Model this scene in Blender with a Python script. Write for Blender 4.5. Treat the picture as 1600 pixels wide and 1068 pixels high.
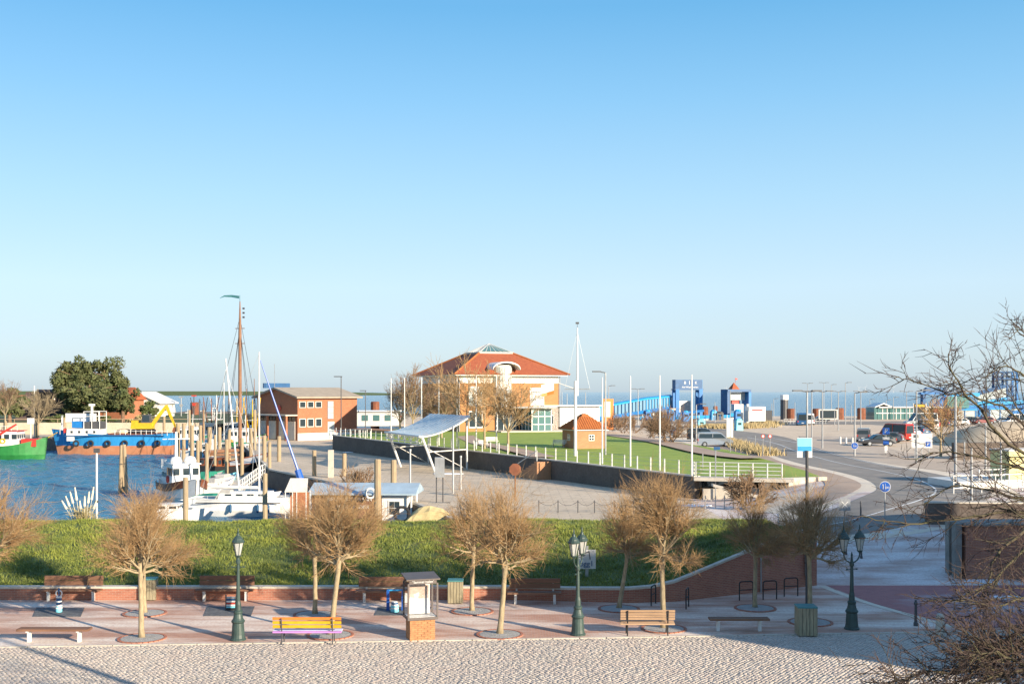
import bpy, math, random
import numpy as np
from mathutils import Vector, Matrix
random.seed(7); np.random.seed(7)
sc = bpy.context.scene
C = sc.collection
for o in list(bpy.data.objects): bpy.data.objects.remove(o)
R = math.radians
# ------------------------------------------------------------------ camera
F, H, V0 = 1778.0, 9.0, 612.0
cam = bpy.data.cameras.new('camera'); cam.lens = 40.0; cam.sensor_width = 36.0
cam.shift_y = (V0-534.0)/1600.0; cam.clip_start = 0.2; cam.clip_end = 120000
camo = bpy.data.objects.new('camera', cam); C.objects.link(camo)
camo.location = (0, 0, H); camo.rotation_euler = (R(90), 0, 0); sc.camera = camo
# ------------------------------------------------------------------ light
SUN_EL = R(16.5); SX, SY = 0.74, -0.67            # towards the sun, on the ground
w = bpy.data.worlds.new('World'); sc.world = w; w.use_nodes = True
nt = w.node_tree; nt.nodes.clear()
out = nt.nodes.new('ShaderNodeOutputWorld'); bg = nt.nodes.new('ShaderNodeBackground')
sky = nt.nodes.new('ShaderNodeTexSky'); sky.sky_type = 'NISHITA'; sky.sun_disc = False
sky.sun_elevation = SUN_EL; sky.sun_rotation = math.atan2(SX, SY)
sky.altitude = 0; sky.air_density = 0.92; sky.dust_density = 0.42; sky.ozone_density = 3.8
bg.inputs['Strength'].default_value = 0.1
wb = nt.nodes.new('ShaderNodeMix'); wb.data_type = 'RGBA'; wb.blend_type = 'MULTIPLY'; wb.inputs[0].default_value = 1; wb.inputs[7].default_value = (.96, 1.0, 1.08, 1)
nt.links.new(sky.outputs[0], wb.inputs[6])
# painted sky ramp by height, the same all round; unseen zenith brightened for fill
tc = nt.nodes.new('ShaderNodeTexCoord'); sx = nt.nodes.new('ShaderNodeSeparateXYZ'); nt.links.new(tc.outputs['Generated'], sx.inputs[0])
cr = nt.nodes.new('ShaderNodeValToRGB'); nt.links.new(sx.outputs[2], cr.inputs[0]); el = cr.color_ramp.elements
for i, (p_, c_) in enumerate([(0., (.53, .645, .75)), (.03, (.65, .77, .84)), (.09, (.67, .855, .96)), (.165, (.49, .78, .97)), (.247, (.30, .645, .95)), (.32, (.165, .51, .86)), (.6, (.21, .41, .74)), (1., (.21, .36, .66))]):
    e_ = el[i] if i < 2 else el.new(p_)
    e_.position = p_; e_.color = (*c_, 1)
gs = nt.nodes.new('ShaderNodeMix'); gs.data_type = 'RGBA'; gs.blend_type = 'MULTIPLY'; gs.clamp_result = False; gs.inputs[0].default_value = 1; gs.inputs[7].default_value = (4.5, 4.5, 4.5, 1)
nt.links.new(cr.outputs[0], gs.inputs[6])
hz = nt.nodes.new('ShaderNodeMix'); hz.data_type = 'RGBA'; hz.inputs[0].default_value = .82
nt.links.new(wb.outputs[2], hz.inputs[6]); nt.links.new(gs.outputs[2], hz.inputs[7]); nt.links.new(hz.outputs[2], bg.inputs[0]); nt.links.new(bg.outputs[0], out.inputs[0])
sl = bpy.data.lights.new('sun', 'SUN'); sl.energy = 4.5; sl.angle = R(0.5); sl.color = (1.0, 0.85, 0.65)
so = bpy.data.objects.new('sun', sl); C.objects.link(so); so.location = (60, -60, 40)
so.rotation_euler = Vector((SX*math.cos(SUN_EL), SY*math.cos(SUN_EL), math.sin(SUN_EL))).to_track_quat('Z', 'Y').to_euler()
sc.view_settings.view_transform = 'Standard'; sc.view_settings.look = 'None'
sc.view_settings.gamma = 1; sc.view_settings.use_curve_mapping = False
sc.view_settings.exposure = 1.15
# ------------------------------------------------------------------ helpers
def gp(u, v, z=0.0):
    Y = (H-z)*F/(v-V0); return Vector(((u-800)/F*Y, Y, z))
def at(u, v, Y): return Vector(((u-800)/F*Y, Y, H-(v-V0)/F*Y))
def ux(u, Y): return (u-800)/F*Y
def sstep(t): t = max(0., min(1., t)); return t*t*(3-2*t)
def interp(x, pts):
    if x <= pts[0][0]: return pts[0][1]
    for (a, b), (c, d) in zip(pts, pts[1:]):
        if x <= c: return b+(d-b)*(x-a)/(c-a)
    return pts[-1][1]
class MB:
    def __init__(s): s.v = []; s.f = []
    def add(s, vs, fs):
        n = len(s.v); s.v += [tuple(p) for p in vs]; s.f += [tuple(i+n for i in f) for f in fs]; return s
    def box(s, c, d, rz=0, tx=1, ty=1, rot=None):
        x, y, z = d[0]/2, d[1]/2, d[2]/2; vs = []
        for k, (a, b) in ((-1, (1, 1)), (1, (tx, ty))):
            for i, j in ((-1, -1), (1, -1), (1, 1), (-1, 1)): vs.append(Vector((i*x*a, j*y*b, k*z)))
        m = rot if rot is not None else Matrix.Rotation(rz, 3, 'Z')
        vs = [m @ p + Vector(c) for p in vs]
        return s.add(vs, [(3, 2, 1, 0), (4, 5, 6, 7), (0, 1, 5, 4), (1, 2, 6, 5), (2, 3, 7, 6), (3, 0, 4, 7)])
    def bar(s, p, q, r, r2=None, n=6, cap=True):
        p, q = Vector(p), Vector(q); d = q-p
        if d.length < 1e-6: return s
        r2 = r if r2 is None else r2
        d.normalize(); a = d.orthogonal().normalized()
        if abs(d.z) < .9: a = d.cross(Vector((0, 0, 1))).normalized()
        b = d.cross(a); ph = math.pi/4 if n == 4 else 0
        cs = [(math.cos(2*math.pi*i/n+ph), math.sin(2*math.pi*i/n+ph)) for i in range(n)]
        vs = [p+a*(c*r)+b*(t*r) for c, t in cs]+[q+a*(c*r2)+b*(t*r2) for c, t in cs]
        fs = [(i, (i+1) % n, n+(i+1) % n, n+i) for i in range(n)]
        if cap: fs += [tuple(range(n))[::-1], tuple(range(n, 2*n))]
        return s.add(vs, fs)
    def path(s, pts, r, n=6, r2=None):
        k = len(pts)-1
        for i in range(k):
            ra = r if r2 is None else r+(r2-r)*i/k; rb = r if r2 is None else r+(r2-r)*(i+1)/k
            s.bar(pts[i], pts[i+1], ra, rb, n)
        return s
    def lathe(s, prof, c=(0, 0, 0), n=12, rot=None, ph=0):
        vs = []; c = Vector(c)
        for r, z in prof:
            for i in range(n):
                p = Vector((r*math.cos(2*math.pi*i/n+ph), r*math.sin(2*math.pi*i/n+ph), z)); vs.append((rot @ p if rot else p)+c)
        fs = []
        for k in range(len(prof)-1):
            for i in range(n): fs.append((k*n+i, k*n+(i+1) % n, (k+1)*n+(i+1) % n, (k+1)*n+i))
        fs += [tuple(range(n))[::-1], tuple(range((len(prof)-1)*n, len(prof)*n))]
        return s.add(vs, fs)
    def prism(s, poly, z0, z1):
        n = len(poly); a = sum(poly[i][0]*poly[(i+1) % n][1]-poly[(i+1) % n][0]*poly[i][1] for i in range(n))
        if a < 0: poly = poly[::-1]
        vs = [(x, y, z0) for x, y in poly]+[(x, y, z1) for x, y in poly]
        return s.add(vs, [tuple(range(n))[::-1], tuple(range(n, 2*n))]+[(i, (i+1) % n, n+(i+1) % n, n+i) for i in range(n)])
    def extr(s, prof, y0, y1):          # profile in x,z extruded along y
        n = len(prof); a = sum(prof[i][0]*prof[(i+1) % n][1]-prof[(i+1) % n][0]*prof[i][1] for i in range(n))
        if a < 0: prof = prof[::-1]
        vs = [(x, y0, z) for x, z in prof]+[(x, y1, z) for x, z in prof]
        return s.add(vs, [tuple(range(n)), tuple(range(n, 2*n))[::-1]]+[((i+1) % n, i, n+i, n+(i+1) % n) for i in range(n)])
    def loft(s, secs, close=False, cap=True):
        n = len(secs[0]); vs = [p for q in secs for p in q]; fs = []
        for k in range(len(secs)-1):
            for i in range(n if close else n-1):
                j = (i+1) % n; fs.append((k*n+i, k*n+j, (k+1)*n+j, (k+1)*n+i))
        if cap and close: fs += [tuple(range(n))[::-1], tuple(range((len(secs)-1)*n, len(secs)*n))]
        return s.add(vs, fs)
    def build(s, name, m, parent=None, loc=None, rz=0, smooth=False):
        me = bpy.data.meshes.new(name); me.from_pydata(s.v, [], s.f); me.materials.append(m)
        if smooth: me.polygons.foreach_set('use_smooth', [True]*len(me.polygons))
        me.update(); return link(name, me, parent, loc, rz)
def link(name, me, parent=None, loc=None, rz=0):
    o = bpy.data.objects.new(name, me); C.objects.link(o)
    if parent is not None: o.parent = parent
    if loc is not None: o.location = loc
    o.rotation_euler = (0, 0, rz); return o
def tag(o, label, cat=None, group=None, kind=None):
    o['label'] = label
    if cat: o['category'] = cat
    if group: o['group'] = group
    if kind: o['kind'] = kind
    return o
def struct(o, label=None):
    o['kind'] = 'structure'
    if label: o['label'] = label
    return o
def thing(name, label, cat, loc=(0, 0, 0), rz=0, group=None):
    o = bpy.data.objects.new(name, None); C.objects.link(o); o.location = loc; o.rotation_euler = (0, 0, rz)
    o.empty_display_size = .2; return tag(o, label, cat, group)
def dup(o, loc=None, rz=None, label=None, parent=None, group=None, scale=None):
    c = o.copy(); C.objects.link(c)
    if parent is not None: c.parent = parent
    if loc is not None: c.location = loc
    if rz is not None: c.rotation_euler = (0, 0, rz)
    if label: c['label'] = label
    if group: c['group'] = group
    if scale: c.scale = (scale,)*3
    for ch in [x for x in list(C.objects) if x.parent == o]: dup(ch, parent=c)
    return c
def nmesh(name, V, Fc, m, parent=None, smooth=False):   # numpy: Fc is an (n,3) or (n,4) array
    me = bpy.data.meshes.new(name); k = Fc.shape[1]
    me.vertices.add(len(V)); me.vertices.foreach_set('co', V.astype(np.float32).ravel())
    me.loops.add(Fc.size); me.loops.foreach_set('vertex_index', Fc.astype(np.int32).ravel())
    me.polygons.add(len(Fc)); me.polygons.foreach_set('loop_start', np.arange(0, Fc.size, k, dtype=np.int32))
    me.polygons.foreach_set('loop_total', np.full(len(Fc), k, dtype=np.int32))
    if smooth: me.polygons.foreach_set('use_smooth', [True]*len(Fc))
    me.update(calc_edges=True); me.validate(); me.materials.append(m); return link(name, me, parent)
def text_mesh(txt, size):
    cu = bpy.data.curves.new('lettering', 'FONT'); cu.body = txt; cu.size = size; cu.extrude = 0.01; cu.align_x = 'CENTER'; cu.align_y = 'CENTER'
    o = bpy.data.objects.new('lettering', cu); C.objects.link(o)
    dg = bpy.context.evaluated_depsgraph_get(); me = bpy.data.meshes.new_from_object(o.evaluated_get(dg))
    bpy.data.objects.remove(o); return me
def lettering(txt, size, m, parent, loc, rz=0):        # upright, faces local -Y
    me = text_mesh(txt, size); me.materials.clear(); me.materials.append(m)
    o = link('lettering', me, parent, loc); o.rotation_euler = (R(90), 0, rz); return o
# ------------------------------------------------------------------ materials
def base_mat(name):
    m = bpy.data.materials.new(name); m.use_nodes = True; t = m.node_tree
    return m, t, t.nodes['Principled BSDF']
def N(t, typ, **kw):
    n = t.nodes.new(typ)
    for k, v in kw.items():
        if k in n.inputs: n.inputs[k].default_value = v
        else: setattr(n, k, v)
    return n
def pos(t, scale=(1, 1, 1), space='Position'):
    if space == 'Position': src = N(t, 'ShaderNodeNewGeometry').outputs['Position']
    else: src = N(t, 'ShaderNodeTexCoord').outputs['Object']
    mp = N(t, 'ShaderNodeMapping'); mp.inputs['Scale'].default_value = scale
    t.links.new(src, mp.inputs[0]); return mp.outputs[0]
def mixc(t, fac, a, b):
    n = N(t, 'ShaderNodeMix', data_type='RGBA')
    for s, x in ((0, fac), (6, a), (7, b)):
        if hasattr(x, 'links') or hasattr(x, 'is_linked'): t.links.new(x, n.inputs[s])
        else: n.inputs[s].default_value = x if s == 0 else (*x[:3], 1)
    return n.outputs[2]
def rng(t, src, a, b, c=0., d=1.):
    n = N(t, 'ShaderNodeMapRange'); t.links.new(src, n.inputs[0])
    for i, x in enumerate((a, b, c, d)): n.inputs[i+1].default_value = x
    return n.outputs[0]
def noise(t, vec, sc_, det=4, rough=.55):
    n = N(t, 'ShaderNodeTexNoise', Scale=sc_, Detail=det, Roughness=rough); t.links.new(vec, n.inputs['Vector']); return n.outputs['Fac']
def bump(t, p, src, st, dist=.02):
    b = N(t, 'ShaderNodeBump', Strength=st, Distance=dist); t.links.new(src, b.inputs['Height']); t.links.new(b.outputs[0], p.inputs['Normal'])
def sh(c, k): return tuple(min(1, x*k) for x in c)
def mat(name, c, rough=.7, var=.18, scale=2.5, bmp=0., metal=0., c2=None, fine=None, stretch=(1, 1, 1), coat=0):
    m, t, p = base_mat(name); vec = pos(t, stretch)
    n = noise(t, vec, scale, 6)
    a, b = (sh(c, 1-var), sh(c, 1+var)) if c2 is None else (c, c2)
    col = mixc(t, rng(t, n, .3, .7), a, b)
    n2 = noise(t, vec, fine or scale*9, 3)
    col = mixc(t, rng(t, n2, .35, .75, 0, .35), col, sh(a, .72))
    t.links.new(col, p.inputs['Base Color']); p.inputs['Roughness'].default_value = rough; p.inputs['Metallic'].default_value = metal
    if coat: p.inputs['Coat Weight'].default_value = coat
    if bmp: bump(t, p, n2, bmp)
    return m
def brick_mat(name, c1, c2, mort, bw=.25, bh=.08, space='Object', flat=False, frost=None, rough=.85, stain=.35):
    m, t, p = base_mat(name); vec = pos(t, (1, 1, 1), space)
    br = N(t, 'ShaderNodeTexBrick'); br.inputs['Scale'].default_value = 1; br.inputs['Mortar Size'].default_value = bh*.09
    br.inputs['Brick Width'].default_value = bw; br.inputs['Row Height'].default_value = bh; br.inputs['Mortar Smooth'].default_value = .3
    br.inputs['Color1'].default_value = (*c1, 1); br.inputs['Color2'].default_value = (*c2, 1); br.inputs['Mortar'].default_value = (*mort, 1)
    if flat: t.links.new(vec, br.inputs['Vector'])
    else:
        s = N(t, 'ShaderNodeSeparateXYZ'); t.links.new(vec, s.inputs[0]); a = N(t, 'ShaderNodeMath', operation='ADD')
        t.links.new(s.outputs[0], a.inputs[0]); t.links.new(s.outputs[1], a.inputs[1])
        cb = N(t, 'ShaderNodeCombineXYZ'); t.links.new(a.outputs[0], cb.inputs[0]); t.links.new(s.outputs[2], cb.inputs[1]); t.links.new(cb.outputs[0], br.inputs['Vector'])
    n = noise(t, pos(t), .9, 6); col = mixc(t, rng(t, n, .35, .7, 0, stain), br.outputs['Color'], sh(c2, .55))
    if frost:
        fc, lo, hi, st = frost
        fn = noise(t, pos(t, st), 1., 7, .62); f2 = noise(t, pos(t), 9., 3)
        ml = N(t, 'ShaderNodeMath', operation='MULTIPLY'); t.links.new(rng(t, fn, lo, hi), ml.inputs[0]); t.links.new(rng(t, f2, .3, .6, .45, 1), ml.inputs[1])
        col = mixc(t, ml.outputs[0], col, fc)
    t.links.new(col, p.inputs['Base Color']); p.inputs['Roughness'].default_value = rough
    bump(t, p, br.outputs['Fac'], -.5, .012); return m
MT = {}
def mm(k, *a, **kw): MT[k] = mat(k, *a, **kw); return MT[k]
MT['paving'] = brick_mat('red brick paving', (.54, .285, .19), (.44, .215, .145), (.48, .39, .32), .21, .105, 'Position', True,
                         frost=((.80, .70, .60), .43, .62, (.13, .6, 1)))
MT['red_paving'] = brick_mat('dark red paving', (.44, .15, .13), (.35, .115, .105), (.33, .21, .2), .2, .1, 'Position', True,
                             frost=((.52, .5, .5), .53, .72, (.12, .3, 1)), stain=.15)
MT['frost_paving'] = brick_mat('frosty paving', (.50, .33, .27), (.42, .26, .21), (.48, .38, .32), .2, .1, 'Position', True,
                               frost=((.74, .68, .64), .38, .60, (.22, .5, 1)), stain=.2)
MT['wall_brick'] = brick_mat('retaining wall brick', (.42, .165, .10), (.33, .12, .075), (.40, .31, .25), .25, .075)
MT['orange_brick'] = brick_mat('orange brick', (.42, .19, .06), (.36, .15, .05), (.4, .26, .15), .25, .08, stain=.15)
MT['house_brick'] = brick_mat('red orange brick', (.40, .14, .062), (.33, .105, .05), (.36, .22, .14), .25, .08, stain=.2)
MT['pale_brick'] = brick_mat('pale orange brick', (.42, .20, .095), (.36, .16, .075), (.4, .28, .18), .25, .08, stain=.15)
mm('kiosk_brick', (.44, .21, .095), .85, .25, 6, .3)
mm('old_concrete', (.24, .225, .20), .9, .25, 2, .3)
mm('mortar', (.5, .44, .36), .95)
mm('cobble_joint', (.13, .11, .095), .95, .4)
def cobble_mat():
    m, t, p = base_mat('cobble stone'); vec = pos(t)
    vo = N(t, 'ShaderNodeTexVoronoi', Scale=6.5); t.links.new(vec, vo.inputs['Vector'])
    s = N(t, 'ShaderNodeSeparateColor'); t.links.new(vo.outputs['Color'], s.inputs[0])
    col = mixc(t, s.outputs[0], (.44, .385, .325), (.60, .53, .455)); col = mixc(t, rng(t, noise(t, vec, 1.1, 5), .4, .65, 0, .5), col, (.55, .44, .37))
    n2 = noise(t, vec, 60, 4); col = mixc(t, rng(t, n2, .4, .7, 0, .4), col, (.24, .21, .18))
    t.links.new(col, p.inputs['Base Color']); p.inputs['Roughness'].default_value = .75; bump(t, p, n2, .35, .01); return m
MT['cobble'] = cobble_mat()
def grass_mat(name, a, b, c, sc1=.6):
    m, t, p = base_mat(name); vec = pos(t)
    n = noise(t, vec, sc1, 7, .65); n2 = noise(t, vec, 14, 4)
    col = mixc(t, rng(t, n, .35, .65), a, b); col = mixc(t, rng(t, n2, .45, .75, 0, .6), col, c)
    t.links.new(col, p.inputs['Base Color']); p.inputs['Roughness'].default_value = .8; bump(t, p, n2, .8, .06); return m
MT['bank'] = grass_mat('bank grass', (.05, .085, .016), (.11, .14, .028), (.18, .17, .06))
MT['blade'] = grass_mat('grass blade', (.05, .10, .017), (.24, .275, .035), (.42, .40, .14), .38)  # mottled grass; the strong dark-to-bright range imitates sun patches and shadows
MT['lawn'] = grass_mat('lawn grass', (.20, .30, .03), (.30, .38, .045), (.38, .38, .1), .35)
MT['straw'] = grass_mat('straw grass', (.42, .32, .16), (.5, .4, .22), (.3, .24, .1), 1.2)
def ground_mat(name, c1, c2, c3, st=(1, 1, 1), s1=.25, s2=4., bmp=.4, rough=.9, slab=None):
    m, t, p = base_mat(name); n = noise(t, pos(t, st), s1, 8, .65); n2 = noise(t, pos(t), s2, 6, .7); n3 = noise(t, pos(t), s2*8, 3)
    col = mixc(t, rng(t, n, .36, .64), c1, c2); col = mixc(t, rng(t, n2, .48, .7, 0, .65), col, c3); col = mixc(t, rng(t, n3, .45, .75, 0, .3), col, sh(c1, .5))
    if slab:
        br = N(t, 'ShaderNodeTexBrick'); t.links.new(pos(t), br.inputs['Vector']); br.inputs['Scale'].default_value = 1; br.inputs['Brick Width'].default_value = slab[0]; br.inputs['Row Height'].default_value = slab[1]; br.inputs['Mortar Size'].default_value = slab[2]
        br.inputs['Color1'].default_value = (0, 0, 0, 1); br.inputs['Color2'].default_value = (.35, .35, .35, 1); br.inputs['Mortar'].default_value = (.9, .9, .9, 1)
        s3 = N(t, 'ShaderNodeSeparateColor'); t.links.new(br.outputs['Color'], s3.inputs[0]); col = mixc(t, rng(t, s3.outputs[0], 0, 1, 0, .6), col, sh(c3, .75))
    t.links.new(col, p.inputs['Base Color']); p.inputs['Roughness'].default_value = rough; bump(t, p, n3, bmp, .03); return m
MT['quay'] = ground_mat('pale quay paving', (.64, .50, .35), (.74, .59, .43), (.46, .34, .24), (1, .35, 1), .12, .5, slab=(3.2, 3.2, .07))
MT['yard'] = ground_mat('gravel yard', (.60, .48, .34), (.70, .57, .42), (.40, .31, .22), (1, .4, 1), .15, 1.6, .8, slab=(1.6, .8, .05))
MT['asphalt'] = ground_mat('asphalt', (.20, .18, .16), (.27, .24, .205), (.40, .335, .27), (1, .2, 1), .2, .6)
MT['path'] = ground_mat('brown pavers', (.38, .265, .19), (.44, .32, .235), (.5, .39, .3), (1, 1, 1), .2, 2)
MT['sidewalk'] = ground_mat('pale concrete', (.68, .57, .44), (.76, .65, .51), (.55, .45, .35), (1, 1, 1), .3, 2)
MT['sand'] = ground_mat('sand heap', (.52, .40, .26), (.6, .48, .33), (.42, .33, .22), (1, 1, 1), .3, 2)
MT['gravel'] = ground_mat('grey gravel', (.40, .39, .37), (.5, .49, .47), (.2, .2, .19), (1, 1, 1), 3, 18, 1)
MT['basalt'] = ground_mat('dark stone facing', (.095, .075, .062), (.135, .11, .092), (.2, .16, .13), (1, 1, 1), .8, 5, .8)
MT['rubble'] = ground_mat('rubble mole', (.16, .13, .11), (.24, .2, .16), (.36, .29, .22), (1, 1, 1), .2, 1.5, 1)
MT['concrete'] = ground_mat('concrete', (.50, .45, .37), (.58, .52, .44), (.38, .33, .28), (1, 1, .4), .4, 2, .3)
MT['tan_wall'] = ground_mat('tan flood wall', (.50, .41, .30), (.56, .47, .36), (.4, .32, .24), (1, 1, .4), .3, 2, .3)
MT['mat'] = ground_mat('black rubber mat', (.07, .075, .085), (.12, .125, .13), (.26, .26, .26), (1, 1, 1), 1., 6, .2)
def water_mat():
    m, t, p = base_mat('sea water'); p.inputs['Base Color'].default_value = (.04, .165, .28, 1); p.inputs['Roughness'].default_value = .12; p.inputs['IOR'].default_value = 1.33; p.inputs['Specular IOR Level'].default_value = .22
    n = noise(t, pos(t, (.6, 1.7, 1)), 1.5, 4, .6); n2 = noise(t, pos(t, (.3, 1, 1)), .05, 3)
    a = N(t, 'ShaderNodeMath', operation='ADD'); t.links.new(n, a.inputs[0]); t.links.new(n2, a.inputs[1])
    bump(t, p, a.outputs[0], 1., .4); return m
MT['water'] = water_mat()
mm('bench_wood', (.19, .095, .055), .7, .25, 1.5, .15, stretch=(.6, 6, 6))
mm('bench_pale', (.42, .27, .16), .65, .2, 1.5, .15, stretch=(.6, 6, 6))
mm('grey_wood', (.30, .26, .17), .85, .3, 2.5, .3, stretch=(8, 8, 1))
mm('pile', (.40, .31, .19), .9, .3, 2., .5, stretch=(5, 5, .8), c2=(.27, .20, .13))
mm('bark', (.36, .285, .175), .9, .3, 5, .6, stretch=(2, 2, .8))
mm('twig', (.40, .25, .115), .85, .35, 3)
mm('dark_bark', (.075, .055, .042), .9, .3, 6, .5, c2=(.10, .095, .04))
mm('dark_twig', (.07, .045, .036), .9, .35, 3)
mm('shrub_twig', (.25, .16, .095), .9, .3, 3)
mm('lamp_green', (.04, .07, .062), .5, .25, 3, .1)
mm('white_metal', (.64, .63, .60), .45, .08, 2)
mm('white_paint', (.74, .73, .70), .5, .06, 1)
mm('grey_metal', (.36, .37, .38), .45, .15, 2, metal=.4)
mm('dark_metal', (.07, .07, .075), .5, .2, 3)
mm('black', (.02, .02, .022), .6, .2, 3)
mm('kiosk_metal', (.14, .115, .105), .5, .15, 3, metal=.3)
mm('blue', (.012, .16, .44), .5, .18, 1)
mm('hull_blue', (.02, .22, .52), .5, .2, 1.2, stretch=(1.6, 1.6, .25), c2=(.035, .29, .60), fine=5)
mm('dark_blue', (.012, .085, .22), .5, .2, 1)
mm('light_blue', (.025, .32, .64), .5, .15, 1)
mm('sign_blue', (.015, .10, .42), .4, .05, 2)
mm('cyan', (.20, .62, .74), .5, .12, 3)
mm('teal', (.06, .20, .20), .6, .15, 2)
mm('green', (.025, .20, .045), .5, .2, 1)
mm('tarp_green', (.02, .22, .15), .7, .2, 2, .3)
mm('red', (.50, .045, .03), .5, .15, 1)
mm('dark_red', (.20, .02, .025), .4, .15, 1)
mm('orange_hull', (.56, .26, .14), .7, .25, .8, c2=(.48, .18, .09))
mm('yellow', (.62, .38, .015), .5, .2, 1)
mm('pale_yellow', (.66, .58, .26), .6, .1, 1)
mm('orange', (.72, .22, .04), .5, .1, 1)
mm('purple', (.55, .22, .58), .5, .1, 1)
mm('pale_violet', (.52, .55, .74), .5, .1, 1)
mm('rust', (.19, .065, .032), .8, .35, 1.5, .2)
mm('mahogany', (.22, .065, .022), .4, .2, 1.5)
mm('mast_wood', (.24, .12, .065), .6, .2, 2)
MT['tile'] = brick_mat('red roof tile', (.42, .115, .045), (.34, .085, .034), (.17, .045, .02), .34, .15, stain=.25)
MT['hut_tile'] = brick_mat('orange roof tile', (.50, .165, .042), (.42, .13, .034), (.22, .07, .025), .34, .13, stain=.25)
mm('flat_roof', (.36, .30, .23), .9, .15, 1)
mm('zinc', (.58, .66, .68), .4, .12, 1, metal=.15)
mm('kiosk_roof', (.34, .44, .52), .5, .12, 1)
mm('rubber', (.025, .025, .027), .85, .2, 3)
mm('hay', (.5, .40, .2), .95, .25, 3, .5)
mm('pine', (.06, .085, .025), .85, .3, .5, c2=(.13, .13, .05))
mm('pine_trunk', (.2, .12, .075), .9, .3, 2)
mm('hedge', (.075, .10, .028), .85, .3, .6)
mm('dry_reed', (.42, .35, .17), .9, .25, 3)
mm('reed_plume', (.78, .70, .52), .95, .1, 3)
mm('silver', (.42, .45, .48), .3, .06, 1, metal=.6)
mm('car_black', (.015, .016, .02), .25, .1, 1, coat=.6)
mm('car_white', (.78, .78, .78), .3, .04, 1, coat=.5)
mm('car_blue', (.03, .10, .2), .3, .1, 1, coat=.5)
mm('car_grey', (.13, .14, .16), .3, .1, 1, coat=.5)
mm('car_red', (.42, .03, .02), .3, .1, 1, coat=.5)
mm('brown_roof', (.075, .052, .05), .9, .2, 1)
mm('plaster', (.66, .61, .54), .9, .08, 1)
mm('snow', (.86, .87, .9), .8, .04, 2)
def glass_mat(name, c, tr=0., rough=.06):
    m, t, p = base_mat(name); p.inputs['Base Color'].default_value = (*c, 1); p.inputs['Roughness'].default_value = rough
    p.inputs['Transmission Weight'].default_value = tr; p.inputs['IOR'].default_value = 1.45 if tr < .5 else 1.08; return m
MT['window'] = glass_mat('dark window glass', (.03, .045, .055))
MT['pale_glass'] = glass_mat('pale window glass', (.42, .47, .47), 0, .12)
MT['bridge_glass'] = glass_mat('bluish bridge glass', (.17, .30, .40), 0, .15)
MT['green_glass'] = glass_mat('greenish window glass', (.08, .17, .17))
def clear_mat():
    m, t, p = base_mat('clear glass'); o = t.nodes['Material Output']; tr = N(t, 'ShaderNodeBsdfTransparent'); gl = N(t, 'ShaderNodeBsdfGlossy', Roughness=.03); mx = N(t, 'ShaderNodeMixShader'); mx.inputs[0].default_value = .07
    t.links.new(tr.outputs[0], mx.inputs[1]); t.links.new(gl.outputs[0], mx.inputs[2]); t.links.new(mx.outputs[0], o.inputs[0]); return m
MT['clear'] = clear_mat()
MT['lamp_glass'] = glass_mat('frosted lamp glass', (.62, .62, .58), .35, .3)
# ------------------------------------------------------------------ setting
def sheet(name, pts, m, z=None):
    mb = MB(); mb.add([(p[0], p[1], p[2] if z is None else z) for p in pts], [tuple(range(len(pts)))])
    o = mb.build(name, m)
    if o.data.polygons[0].normal.z < 0: o.data.flip_normals()
    return struct(o)
sheet('sea', [(-60000, -300), (60000, -300), (60000, 90000), (-60000, 90000)], MT['water'], -1.62)
def harbour_water():
    gx, gy = np.linspace(-140, 2, 320), np.linspace(65, 262, 520); X, Y = np.meshgrid(gx, gy, indexing='ij'); Z = np.full(X.shape, -1.5); rs = np.random.RandomState(3)
    for k in range(26):
        wl_ = rs.uniform(1.1, 4.5); a = rs.normal(.9, .8); Z += .0075*wl_**.8*np.sin(2*math.pi/wl_*(X*math.cos(a)+Y*math.sin(a))+rs.uniform(0, 6.28))
    n2 = len(gy); I, K = np.meshgrid(np.arange(len(gx)-1), np.arange(n2-1), indexing='ij'); b = (I*n2+K).ravel()
    struct(nmesh('harbour_water', np.stack([X, Y, Z], -1).reshape(-1, 3), np.stack([b, b+n2, b+n2+1, b+1], 1), MT['water'], smooth=True))
harbour_water()
# promenade and cobbled street
def street_edge(x): return 41.55+.078*x if x > 0 else 41.55+.07*x
def wall_y(x): return interp(x, [(-80, 49.3), (0, 49.3), (5, 48.6), (7, 48.9), (10.7, 51), (13.3, 52.5), (14.2, 53.0)])
def wall_h(x): return interp(x, [(-80, .46), (4, .5), (6.2, .62), (7.2, .85), (10.7, 1.86), (12.6, 2.42), (14.2, 2.6)])
xs = [-90, -40, -20, -10, 0, 5, 7, 10, 13.9, 20, 30, 60]
mb = MB(); vs = []
for x in xs: vs += [(x, street_edge(max(-30, min(30, x)))-.05, 0), (x, 53.2 if x > 13.8 else wall_y(x)+.3, 0)]
mb.add(vs, [(2*i, 2*i+2, 2*i+3, 2*i+1) for i in range(len(xs)-1)])
struct(mb.build('promenade', MT['paving']))
mb = MB(); vs = []
for x in xs: vs += [(x, -80, -.06), (x, street_edge(max(-30, min(30, x)))-.05, -.06)]
mb.add(vs, [(2*i, 2*i+2, 2*i+3, 2*i+1) for i in range(len(xs)-1)])
street = struct(mb.build('street', MT['cobble_joint']))
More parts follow.
